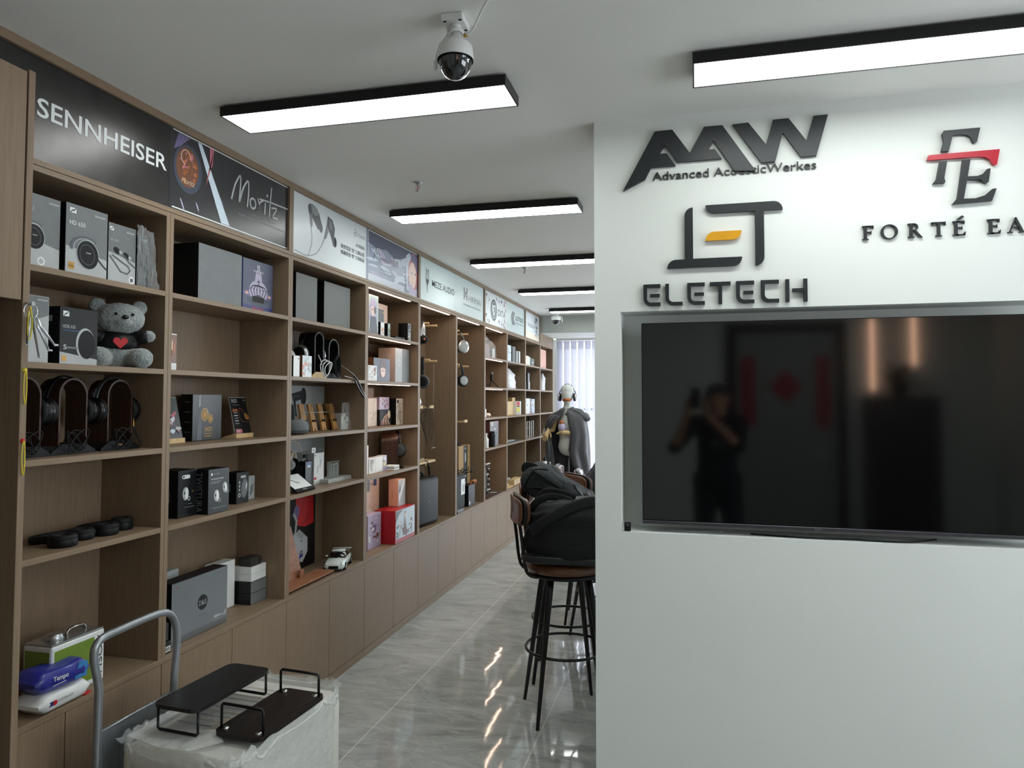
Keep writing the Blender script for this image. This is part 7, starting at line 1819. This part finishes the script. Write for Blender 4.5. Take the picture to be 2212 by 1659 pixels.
# bags on the stools
def softbox(c, half, m, e=0.45, amp=0.02, rot=None, seed=0, nu=40, nv=28, sag=0.0):
    vs, fs = [], []
    for i in range(nv + 1):
        t_ = -PI / 2 + PI * i / nv
        for j in range(nu):
            p = 2 * PI * j / nu
            pw = lambda q: math.copysign(abs(q) ** e, q)
            x = pw(math.cos(t_)) * pw(math.cos(p)); y = pw(math.cos(t_)) * pw(math.sin(p)); z = pw(math.sin(t_))
            d = Vector((x, y, z))
            n_ = mnoise.noise(d * 1.6 + Vector((seed, 0, 0))) * amp + abs(mnoise.noise(d * 3.7 + Vector((0, seed, 0)))) * amp * 0.8
            q = Vector((x * half[0], y * half[1], z * half[2])) * (1 + n_ / max(half))
            if z > 0: q.z -= sag * (x * x) * z
            if rot: q = rot @ q
            vs.append(q + Vector(c))
    for i in range(nv):
        for j in range(nu):
            a_, b_ = i * nu + j, i * nu + (j + 1) % nu
            fs.append((a_, b_, b_ + nu, a_ + nu))
    return vs, fs
t = thing('duffel_bag', 'big black nylon duffel bag sagging over the stool seat', 'bag', (-0.60, 3.66, 0.7795), 0.10)
v_, f_ = softbox((0.0, 0, 0.150), (0.262, 0.185, 0.150), CLOTHB, 0.50, 0.045, seed=3, sag=0.03)
MB().add(v_, f_, CLOTHB, True).build('body', t)
b = MB(); v_, f_ = softbox((0, 0, 0.028), (0.268, 0.190, 0.028), CLOTHB, 0.45, 0.01, seed=8); b.add(v_, f_, mat('black_rubberised', '#1d1f20', 0.4, var=0.1), True); b.build('base_panel', t)
for k, pts in enumerate([[(-0.23, -0.10, 0.22), (-0.20, -0.12, 0.30), (-0.13, -0.10, 0.335), (-0.05, -0.08, 0.32), (0.0, -0.11, 0.30), (0.02, -0.16, 0.24)], [(-0.22, 0.06, 0.24), (-0.17, 0.04, 0.345), (-0.07, 0.02, 0.335), (0.0, 0.0, 0.31)]]):
    b = MB(); b.tube(pts, 0.015, CLOTHB, smooth_pts=3, flat=(0.22, 1.3), seg=10); b.build('carry_handle', t)
b = MB(); b.tube([(-0.21, -0.19, 0.17), (-0.12, -0.205, 0.235), (-0.02, -0.19, 0.29), (0.08, -0.15, 0.315), (0.14, -0.12, 0.31), (0.16, -0.16, 0.27), (0.20, -0.17, 0.28)], 0.020, CLOTHB, smooth_pts=3, flat=(0.22, 1.4), seg=10); b.build('shoulder_strap', t)
b = MB(); b.rbox((0.12, -0.175, 0.262), (0.165, -0.150, 0.290), BLACK, 0.004, 2); b.build('buckle', t)
t = thing('backpack', 'black backpack slumped on its side above the duffel bag', 'backpack', (-0.81, 4.05, 1.0), 0.0)
R = Matrix.Rotation(0.52, 3, 'Y')
v_, f_ = softbox((0.02, 0, 0.085), (0.175, 0.13, 0.088), CLOTHB, 0.55, 0.03, R, seed=5)
o = MB().add(v_, f_, CLOTHG, True).build('body', t)
v_, f_ = softbox((0.095, -0.10, 0.01), (0.085, 0.05, 0.055), CLOTHB, 0.6, 0.02, R, seed=6)
MB().add(v_, f_, CLOTHB, True).build('front_pocket', t)
b = MB(); b.tube([(-0.125, -0.03, 0.165), (-0.150, -0.03, 0.200), (-0.130, -0.03, 0.225), (-0.085, -0.03, 0.215), (-0.045, -0.03, 0.180)], 0.014, CLOTHB, smooth_pts=3, flat=(0.25, 1.3)); b.build('top_handle', t)
b = MB(); b.tube([(-0.10, -0.125, 0.10), (-0.03, -0.14, 0.11), (0.05, -0.14, 0.075), (0.13, -0.12, 0.0)], 0.004, RUBBER, smooth_pts=2); b.build('zip', t)
v_, f_ = softbox((0.02, 0, 0.085), (0.178, 0.133, 0.0905), CLOTHB, 0.55, 0.03, R, seed=5)
b = MB()
for j in (26, 31, 36):
    b.tube([v_[i * 40 + j] for i in range(3, 26)], 0.0035, RUBBER, seg=8)
b.tube([v_[17 * 40 + j] for j in range(22, 39)], 0.003, RUBBER, seg=8)
b.build('piping', t)
MB().rbox((-0.03, -0.055, 0.158), (0.03, 0.0, 0.164), CLOTHB, 0.002, 1).build('patch', t)
b = MB(); b.tube([(0.10, -0.02, 0.09), (0.16, -0.03, 0.075), (0.20, -0.05, 0.02), (0.24, -0.06, -0.03)], 0.012, CLOTHB, smooth_pts=2, flat=(0.25, 1.3)); b.tube([(0.17, -0.05, 0.07), (0.20, -0.05, 0.03)], 0.006, SILVER); b.build('shoulder_strap', t)
b = MB(); v_, f_ = softbox((-0.02, 0.02, -0.075), (0.17, 0.12, 0.14), CLOTHB, 0.5, 0.03, seed=12); b.add(v_, f_, CLOTHB, True)
b.build('tote_bag', None, 'black fabric bag lying on the second stool beneath the backpack', 'bag', loc=(-0.72, 4.17, 0.7795 + 0.215))

# ------------------------------------------------------------------ seated person half hidden by the wall
def person_mesh(t, pts, m_top, m_leg, m_skin, m_hair, m_shoe, scale_face=1.0, vox=0.012):
    """pts: joints; one continuous body, clothes as children"""
    b = MB()
    P = {k: Vector(v) for k, v in pts.items()}
    fw = (P['face'] - P['head']).normalized()
    hd = P['head']
    b.sph(hd, (0.088, 0.088, 0.112), m_skin); b.sph(hd + fw * 0.018 + Vector((0, 0, -0.055)), (0.066, 0.066, 0.070), m_skin)
    b.cap(hd - Vector((0, 0, 0.07)), 0.052, P['neck'], 0.058, m_skin)
    b.cap(P['neck'], 0.07, P['chest'], 0.135, m_skin); b.cap(P['chest'], 0.140, P['pelvis'], 0.145, m_skin)
    b.cap(P['sho_l'], 0.060, P['sho_r'], 0.060, m_skin)
    for s in 'lr':
        b.cap(P['sho_' + s], 0.052, P['elb_' + s], 0.040, m_skin); b.cap(P['elb_' + s], 0.040, P['wri_' + s], 0.027, m_skin)
        b.cap(P['hip_' + s], 0.085, P['kne_' + s], 0.060, m_skin); b.cap(P['kne_' + s], 0.058, P['ank_' + s], 0.038, m_skin)
        toe = P['toe_' + s]
        b.cap(P['ank_' + s] - Vector((0, 0, 0.03)), 0.038, toe, 0.032, m_skin)
        hand(b, P['wri_' + s], P['hd_' + s], Vector((0, 0, 1)) if s == 'l' else Vector((0, 0, 1)), 1.0, m_skin, 0.35, 1 if s == 'l' else -1)
    o = b.build('body', t); remesh(o, vox * 0.6, 3)
    # facial features
    side = fw.cross(Vector((0, 0, 1))).normalized()
    c = MB()
    c.cap(hd + fw * 0.085 + Vector((0, 0, 0.012)), 0.009, hd + fw * 0.105 + Vector((0, 0, -0.022)), 0.013, m_skin); c.build('nose', t)
    for s in (-1, 1):
        MB().sph(hd + fw * 0.080 + side * 0.032 * s + Vector((0, 0, 0.008)), (0.011, 0.011, 0.008), TXTD).build('eye', t)
        MB().sph(hd + side * 0.090 * s, (0.020, 0.014, 0.030), m_skin).build('ear', t)
    MB().sph(hd + fw * 0.082 + Vector((0, 0, -0.055)), (0.020, 0.020, 0.006), PINKI).build('mouth', t)
    c = MB(); c.sph(hd - fw * 0.014 + Vector((0, 0, 0.030)), (0.097, 0.097, 0.100), m_hair); c.sph(hd - fw * 0.045 + Vector((0, 0, -0.010)), (0.080, 0.080, 0.085), m_hair); o = c.build('hair', t); remesh(o, 0.010, 2, 0.010, 0.02)
    # top
    c = MB(); c.cap(P['neck'] - (P['neck'] - P['chest']) * 0.25, 0.085, P['chest'], 0.158, m_top); c.cap(P['chest'], 0.162, P['pelvis'], 0.165, m_top); c.cap(P['sho_l'], 0.075, P['sho_r'], 0.075, m_top)
    for s in 'lr':
        c.cap(P['sho_' + s], 0.070, P['elb_' + s], 0.058, m_top)
        if t.get('long'): c.cap(P['elb_' + s], 0.058, P['elb_' + s].lerp(P['wri_' + s], 0.85), 0.042, m_top)
    o = c.build('top', t); remesh(o, vox, 5, 0.014, 0.06)
    c = MB()
    for s in 'lr':
        c.cap(P['hip_' + s], 0.108, P['kne_' + s], 0.080, m_leg); c.cap(P['kne_' + s], 0.078, P['ank_' + s], 0.060, m_leg)
    c.cap(P['hip_l'], 0.115, P['hip_r'], 0.115, m_leg); o = c.build('trousers', t); remesh(o, vox, 4, 0.008, 0.06)
    for s in 'lr':
        c = MB(); c.cap(P['ank_' + s] - Vector((0, 0, 0.04)), 0.048, P['toe_' + s], 0.042, m_shoe); o = c.build('shoe', t); remesh(o, vox * 0.7, 2)
BLKTR = mat('black_trousers', '#0f1012', 0.8, var=0.1); SHOE = mat('dark_shoe', '#1a1a1c', 0.5)
t = thing('person', 'person in dark navy jacket bent forward, half hidden by wall', 'person', (-0.70, 6.05, 0)); t['long'] = 1
person_mesh(t, {'head': (0.30, 0.0, 1.27), 'face': (0.40, 0.0, 1.22), 'neck': (0.20, 0, 1.17), 'chest': (0.04, 0, 1.02), 'pelvis': (-0.08, 0, 0.84),
    'sho_l': (0.14, 0.17, 1.10), 'sho_r': (0.14, -0.17, 1.10), 'elb_l': (0.28, 0.24, 0.90), 'elb_r': (0.28, -0.24, 0.90), 'wri_l': (0.48, 0.14, 0.97), 'wri_r': (0.48, -0.14, 0.97), 'hd_l': (1, -0.2, 0.05), 'hd_r': (1, 0.2, 0.05),
    'hip_l': (-0.06, 0.10, 0.82), 'hip_r': (-0.06, -0.10, 0.82), 'kne_l': (0.36, 0.14, 0.79), 'kne_r': (0.36, -0.14, 0.79), 'ank_l': (0.28, 0.13, 0.42), 'ank_r': (0.28, -0.13, 0.42), 'toe_l': (0.42, 0.13, 0.375), 'toe_r': (0.42, -0.13, 0.375)}, NAVY, BLKTR, SKIN, HAIR, SHOE)
place(st, used, (-0.72, 6.05, -0.04), 0.1, 'bar stool under the person in the navy jacket', 'brown leather bar stools').scale = (1, 1, 0.94)
bpy.data.objects[st.name]  # prototype stays the first stool
t = thing('bar_table', 'white topped bar table mostly hidden behind the wall', 'table', (0.05, 5.62, 0))
MB().rbox((-0.40, -1.55, 0.895), (0.40, 1.45, 0.935), WHITE, 0.003, 1).build('table_top', t)
for y in (-1.4, 1.3): MB().rbox((-0.30, y - 0.03, 0.0005), (0.30, y + 0.03, 0.8945), BLKMET, 0.003, 1).build('leg', t)

# the photographer, standing behind the camera and mirrored in the dark television
t = thing('person', 'person in black t-shirt holding up a phone, mirrored in television', 'person', (0.17, -0.36, 0))
person_mesh(t, {'head': (0.0, 0, 1.60), 'face': (-0.02, 0.1, 1.60), 'neck': (0, 0, 1.46), 'chest': (0, -0.01, 1.28), 'pelvis': (0, 0, 0.98),
    'sho_l': (-0.17, 0, 1.40), 'sho_r': (0.17, 0, 1.40), 'elb_l': (-0.34, 0.10, 1.20), 'elb_r': (0.16, 0.17, 1.22), 'wri_l': (-0.235, 0.22, 1.47), 'wri_r': (-0.08, 0.24, 1.47), 'hd_l': (0.1, 0.1, 1), 'hd_r': (-0.1, 0.1, 1),
    'hip_l': (-0.09, 0, 0.93), 'hip_r': (0.09, 0, 0.93), 'kne_l': (-0.11, 0.02, 0.50), 'kne_r': (0.12, 0.03, 0.50), 'ank_l': (-0.12, 0, 0.10), 'ank_r': (0.14, 0, 0.10), 'toe_l': (-0.14, 0.15, 0.045), 'toe_r': (0.16, 0.15, 0.045)}, mat('black_tshirt', '#0b0c0d', 0.85), BLKTR, SKIN, HAIR, SHOE)
MB().text(Fr((0.09, 0.158, 1.22), (-1, 0, 0), (0, 0, 1)), 'hifi', 0.02, 0.0, 0.11, 0.05, TXTG, 0.012).build('shirt_print', t)
MB().rbox((-0.04, -0.05, 1.525), (0.036, -0.040, 1.685), BLACK, 0.004, 2).build('mobile_phone', None, 'black phone held at eye height by the black-shirted person', 'phone')

# ------------------------------------------------------------------ entrance wall behind the camera (seen in the dark screen)
t = thing('entrance_door', 'white door between red paper strips, mirrored in the television', 'door', (0.93, YB, 0)); 
MB().rbox((-0.50, 0.0005, 0.0005), (0.50, 0.05, 2.30), mat('door_grey', '#8d8f8d', 0.5), 0.004, 1).build('door_leaf', t)
b = MB()
for a in ((-0.60, -0.505), (0.505, 0.60)): b.rbox((a[0], 0.0005, 0.0), (a[1], 0.07, 2.40), WALNUT, 0.003, 1)
b.rbox((-0.60, 0.0005, 2.305), (0.60, 0.07, 2.42), WALNUT, 0.003, 1); b.build('door_frame', t)
MB().cap((0.40, 0.08, 1.02), 0.012, (0.30, 0.08, 1.02), 0.012, CHROME).build('door_handle', t)
Fb = Fr((0, YB + 0.0525, 0), (-1, 0, 0), (0, 0, 1))
for x, lb in ((0.55, 'red paper strip on the entrance door, hinge side'), (1.30, 'red paper strip on the entrance door, handle side')):
    b = MB(); b.rect(Fb, -x - 0.07, 1.30, -x + 0.07, 2.05, RED, 0.0, 0.001); b.build('paper_strip', None, lb, 'paper', 'red paper strips')
b = MB(); b.poly(Fb, [(-0.93, 1.55), (-0.76, 1.73), (-0.93, 1.91), (-1.10, 1.73)], RED, 0.0, 0.001); b.build('paper_diamond', None, 'red paper diamond on the entrance door', 'paper')
t = thing('dark_cabinet', 'tall dark cabinet beside the entrance door', 'cabinet', (1.98, YB, 0)); MB().rbox((-0.30, 0.001, 0.0005), (0.32, 0.40, 1.62), WALNUT, 0.004, 1).build('body', t)
for s in (0, 1): MB().rbox((-0.295 + s * 0.308, 0.4005, 0.05), (-0.295 + s * 0.308 + 0.300, 0.415, 1.58), WALNUT, 0.003, 1).build('door', t)
t = thing('potted_plant', 'dark leafy plant on the tall dark cabinet', 'plant', (1.98, YB + 0.22, 1.6205)); MB().lathe([(0.06, 0), (0.09, 0.14), (0.085, 0.145)], (0, 0, 0), BLACK, seg=20).build('pot', t)
b = MB(); rnd = random.Random(61)
for q in range(46):
    a, e_ = rnd.uniform(0, 2 * PI), rnd.uniform(0.2, 1.3); L = rnd.uniform(0.14, 0.34)
    d = Vector((math.cos(a) * math.cos(e_), math.sin(a) * math.cos(e_) * 0.6, math.sin(e_))); p = Vector((0, 0, 0.13)); sd = d.cross(Vector((0, 0, 1))).normalized() * 0.025
    b.add([p, p + d * L * 0.6 + sd, p + d * L, p + d * L * 0.6 - sd], [(0, 1, 2, 3)], mat('dark_leaf', '#1f2c1c', 0.5))
b.build('leaves', t)
for x, z0, z1, lb in ((1.78, 1.70, 2.42, 'warm glowing wall tube left of the plant'), (2.17, 1.95, 2.45, 'warm glowing wall tube right of the plant')):
    t = thing('wall_lamp', lb, 'wall lamp', (x, YB, 0), group='warm wall tubes'); MB().cap((0, 0.035, z0), 0.018, (0, 0.035, z1), 0.018, WARM).build('glass_tube', t); MB().rbox((-0.02, 0.0005, z0 - 0.03), (0.02, 0.02, z1 + 0.03), BLKMET, 0.002, 1).build('back_plate', t)

# ------------------------------------------------------------------ folding platform trolley, carton wrapped in film, two risers
HX = -1.80
t = thing('platform_trolley', 'steel platform trolley with bent grey tube handle', 'trolley', (-1.50, 2.10, 0))
b = MB()
prof = [(1.868, 0.17), (1.871, 0.644), (1.873, 0.70), (1.860, 0.755), (1.850, 0.795), (1.852, 0.835), (1.880, 0.853), (1.93, 0.856), (2.10, 0.861), (2.165, 0.853), (2.200, 0.820), (2.218, 0.760), (2.216, 0.69), (2.206, 0.62), (2.205, 0.55), (2.205, 0.17)]
b.tube([(HX + 1.50, y - 2.10, z) for y, z in prof], 0.0125, STEEL, smooth_pts=2, seg=16); b.build('handle', t)
b = MB(); b.rbox((HX + 1.496, 1.884 - 2.10, 0.30), (HX + 1.502, 2.195 - 2.10, 0.562), STEEL, 0.002, 1); b.tube([(HX + 1.499, 1.884 - 2.10, 0.563), (HX + 1.499, 2.195 - 2.10, 0.563)], 0.005, STEEL)
F = FX(HX + 1.5025, -0.21, 0.30)
b.line(F, arc(0.08, 0.20, 0.012, 180, 90) + arc(0.19, 0.20, 0.012, 90, 0) + arc(0.19, 0.10, 0.012, 0, -90) + arc(0.08, 0.10, 0.012, -90, -180) + [(0.068, 0.20)], 0.003, MGREY, 0.0005); b.build('handle_plate', t)
MB().rbox((-0.34, -0.30, 0.140), (0.36, 0.40, 0.165), STEEL, 0.006, 2).build('platform', t)
for x in (-0.26, 0.28):
    for y in (-0.22, 0.32):
        o = MB().lathe([(0.03, -0.014), (0.055, -0.012), (0.055, 0.012), (0.03, 0.014)], (x, y, 0.0553), RUBBER, axis='Y', seg=24).build('wheel', t)
        MB().rbox((x - 0.02, y - 0.02, 0.112), (x + 0.02, y + 0.02, 0.1395), STEEL, 0.002, 1).build('caster_bracket', o)
CZ = 0.530
CARTON = mat('white_printed_carton', '#cfcdc4', 0.55, var=0.12, scale=5, bump=0.05)
t = thing('wrapped_carton', 'pale carton wrapped in torn milky plastic film on trolley', 'carton', (-1.50, 2.16, 0.1655), -0.06)
hh = CZ - 0.1655
b = MB(); b.rbox((-0.215, -0.29, 0), (0.215, 0.30, hh), CARTON, 0.035, 5, True); b.build('carton', t)
b = MB(); F = Fr((0, 0, hh), (1, 0, 0), (0, 1, 0)); rnd = random.Random(71)
for k in range(10):
    b.rect(F, -0.17, -0.10 + k * 0.034, 0.02, -0.094 + k * 0.034, [TXTG, BEIGE][k % 2], 0.0015)
b.rect(F, 0.02, 0.12, 0.14, 0.22, WHITE, 0.0016); b.rect(F, 0.035, 0.15, 0.10, 0.16, TXTD, 0.002); b.rect(F, 0.035, 0.17, 0.12, 0.176, TXTD, 0.002); b.text(F, 'K-1', 0.05, 0.185, 0.05, 0.02, TXTD, 0.002)
b.rect(F, -0.03, -0.13, 0.05, -0.03, SAND, 0.0016)
for k in range(12): b.rect(F, -0.02 + k * 0.005, -0.12, -0.018 + k * 0.005, -0.09, TXTG, 0.002)
b.build('shipping_label', t)
# film: skirt over the sides with a ragged rim standing above the top
vs, fs = [], []
n, k = 150, 15
def rr(a, hx, hy, e=0.32):
    c_, s_ = math.cos(a), math.sin(a)
    return math.copysign(abs(c_) ** e, c_) * hx, math.copysign(abs(s_) ** e, s_) * hy
for i in range(k + 1):
    u = i / k
    for j in range(n):
        a = 2 * PI * j / n
        x, y = rr(a, 0.222, 0.302)
        q = mnoise.noise(Vector((math.cos(a) * 6, math.sin(a) * 6, u * 3)))
        q2 = mnoise.noise(Vector((math.cos(a) * 17, math.sin(a) * 17, u * 9)))
        off = 1 + 0.022 * max(0, q) + 0.014 * max(0, q2) + 0.004
        z = u * (hh + 0.006)
        if i == k: z += 0.016 + 0.020 * q + 0.016 * q2; off += 0.02
        if i == k - 1: off += 0.03
        vs.append((x * off, y * off + 0.005, z))
for i in range(k):
    for j in range(n):
        a_, b_ = i * n + j, i * n + (j + 1) % n
        fs.append((a_, b_, b_ + n, a_ + n))
o = MB().add(vs, fs, FILMW, True).build('film_sides', t)
vs, fs = [], []
n = 46
for i in range(n + 1):
    for j in range(n + 1):
        x, y = -0.222 + 0.444 * i / n, -0.297 + 0.604 * j / n
        q = mnoise.noise(Vector((x * 13, y * 11, 1))) * 0.006 + abs(mnoise.noise(Vector((x * 34, y * 27, 5)))) * 0.008
        edge = max(abs(x) / 0.222, abs(y - 0.005) / 0.302)
        r_ = 0.022 * max(0, edge - 0.93) / 0.07 if edge > 0.93 else 0
        vs.append((x, y, hh + 0.004 + abs(q) + r_ * (0.3 + abs(mnoise.noise(Vector((x * 22, y * 22, 9)))) * 1.6)))
for i in range(n):
    for j in range(n):
        a_ = i * (n + 1) + j; fs.append((a_, a_ + n + 1, a_ + n + 2, a_ + 1))
MB().add(vs, fs, FILM, True).build('film_top', t)
b = MB()
pts = [(rr(2 * PI * j / 150, 0.230, 0.310)[0], rr(2 * PI * j / 150, 0.230, 0.310)[1] + 0.005, hh - 0.004 + 0.024 * mnoise.noise(Vector((j * 0.21, 0, 0))) + 0.016 * mnoise.noise(Vector((j * 0.7, 0, 4)))) for j in range(150)]
b.tube(pts, [0.002 + 0.009 * abs(mnoise.noise(Vector((j * 0.45, 3, 0)))) for j in range(150)], FILMW, closed=True, seg=7, flat=(1.0, 1.8)); b.build('film_roll', t)
b = MB(); b.poly(Fr((0, 0, hh + 0.016), (1, 0, 0), (0, 1, 0)), [(-0.21, -0.26), (-0.06, -0.29), (0.04, -0.28), (0.10, -0.20), (0.02, -0.14), (-0.10, -0.18), (-0.21, -0.17)], FILMW, 0, 0.0006); b.build('film_flap', t)

def leg_frame(x0, x1, y, z0, z1, m=BLKMET, r=0.0045):
    b = MB(); b.tube([(x0, y, z1), (x0, y, z0 + 0.006), (x0 + 0.006, y, z0), (x1 - 0.006, y, z0), (x1, y, z0 + 0.006), (x1, y, z1)], r, m, seg=4, flat=(1.2, 1.2)); return b
def slab(hx, hy, h0, h1, m, r=0.030):
    pts = arc(hx - r, hy - r, r, 0, 90, 6) + arc(-hx + r, hy - r, r, 90, 180, 6) + arc(-hx + r, -hy + r, r, 180, 270, 6) + arc(hx - r, -hy + r, r, 270, 360, 6)
    return MB().poly(Fr((0, 0, h0), (1, 0, 0), (0, 1, 0)), pts, m, 0, h1 - h0).poly(Fr((0, 0, h0), (0, 1, 0), (1, 0, 0)), [(q, p) for p, q in pts], m, 0, 0)
TZ = CZ + 0.0165
t = thing('monitor_riser', 'smooth black shelf riser standing upright on its wire legs', 'monitor riser', (-1.575, 2.130, TZ), -0.07)
slab(0.088, 0.185, 0.078, 0.090, mat('satin_black_board', '#1b1b1c', 0.33, var=0.12, scale=5)).build('top_board', t)
leg_frame(-0.078, 0.078, -0.165, 0.0045, 0.0775).build('wire_leg', t); leg_frame(-0.078, 0.078, 0.165, 0.0045, 0.0775).build('wire_leg', t)
t = thing('monitor_riser', 'wood-grained black riser lying upside down, wire legs up', 'monitor riser', (-1.368, 2.148, TZ + 0.004), -0.07)
slab(0.090, 0.180, 0.0, 0.013, BLKWOOD).build('top_board', t)
for y in (-0.150, 0.150):
    b = MB(); b.tube([(-0.078, y, 0.0135), (-0.078, y, 0.082), (-0.072, y, 0.088), (0.072, y, 0.088), (0.078, y, 0.082), (0.078, y, 0.0135)], 0.0045, BLKMET, seg=4, flat=(1.2, 1.2)); o = b.build('wire_leg', t)
    for x in (-0.062, 0.062):
        b = MB(); b.lathe([(0.010, 0.0135), (0.0095, 0.0165), (0.005, 0.018), (0.0001, 0.018)], (x, y, 0), CHROME, seg=14); b.build('screw', o)

# ------------------------------------------------------------------ keys hanging on the cabinet edge
t = thing('key_ring', 'ring of metal keys hanging on the left cabinet edge', 'keys', (-1.688, 1.4985, 1.828))
b = MB(); b.tube([(0.0035, 0.020 * math.cos(a), 0.020 * math.sin(a)) for a in [2 * PI * j / 26 for j in range(26)]], 0.0014, CHROME, closed=True, seg=6); b.build('ring', t)
MB().lathe([(0.004, -0.012), (0.003, 0.009), (0.006, 0.012)], (0, 0, 0.019), SILVER, axis='X', seg=10).build('hook', t)
for k, (dy, L, lean) in enumerate([(-0.006, 0.075, -0.006), (0.004, 0.105, 0.020), (0.008, 0.085, 0.045), (0.010, 0.070, 0.060)]):
    b = MB(); top = Vector((0.005 + 0.001 * k, dy, -0.017)); end = Vector((0.008 + 0.001 * k, dy + lean, -0.017 - L))
    b.tube([top, top.lerp(end, 0.35), end], [0.0045, 0.0035, 0.0022], SILVER if k != 1 else LGREY, seg=6, flat=(0.5, 1.5)); b.rbox((end.x - 0.001, end.y - 0.004, end.z), (end.x + 0.001, end.y + 0.010, end.z + 0.005), SILVER, 0.0005, 1)
    b.build('key', t)
b = MB(); b.tube([(0.006, -0.004, 0.012), (0.008, -0.012, -0.03), (0.008, -0.010, -0.075), (0.008, -0.002, -0.075), (0.008, 0.002, -0.03), (0.006, -0.002, 0.012)], 0.0018, YEL, closed=True, smooth_pts=2, seg=6); b.build('cord', t)
for z, lb in ((1.672, 'upper yellow cord loop hanging on the left cabinet edge'), (1.488, 'lower yellow cord loop with red end, left cabinet edge')):
    t = thing('cord_loop', lb, 'cord', (-1.7003, 1.4985, z), group='yellow cord loops')
    b = MB(); b.tube([(0.006, -0.003, 0), (0.006, -0.006, -0.045), (0.006, -0.002, -0.088), (0.006, 0.002, -0.088), (0.006, 0.004, -0.045), (0.006, 0.002, 0)], 0.0016, YEL, closed=True, smooth_pts=1, seg=6); b.build('loop', t)
    MB().lathe([(0.006, 0.0), (0.006, 0.004), (0.003, 0.0055)], (0, 0, 0.001), YEL if z > 1.6 else REDB, axis='X', seg=12).build('sticker_pin', t)
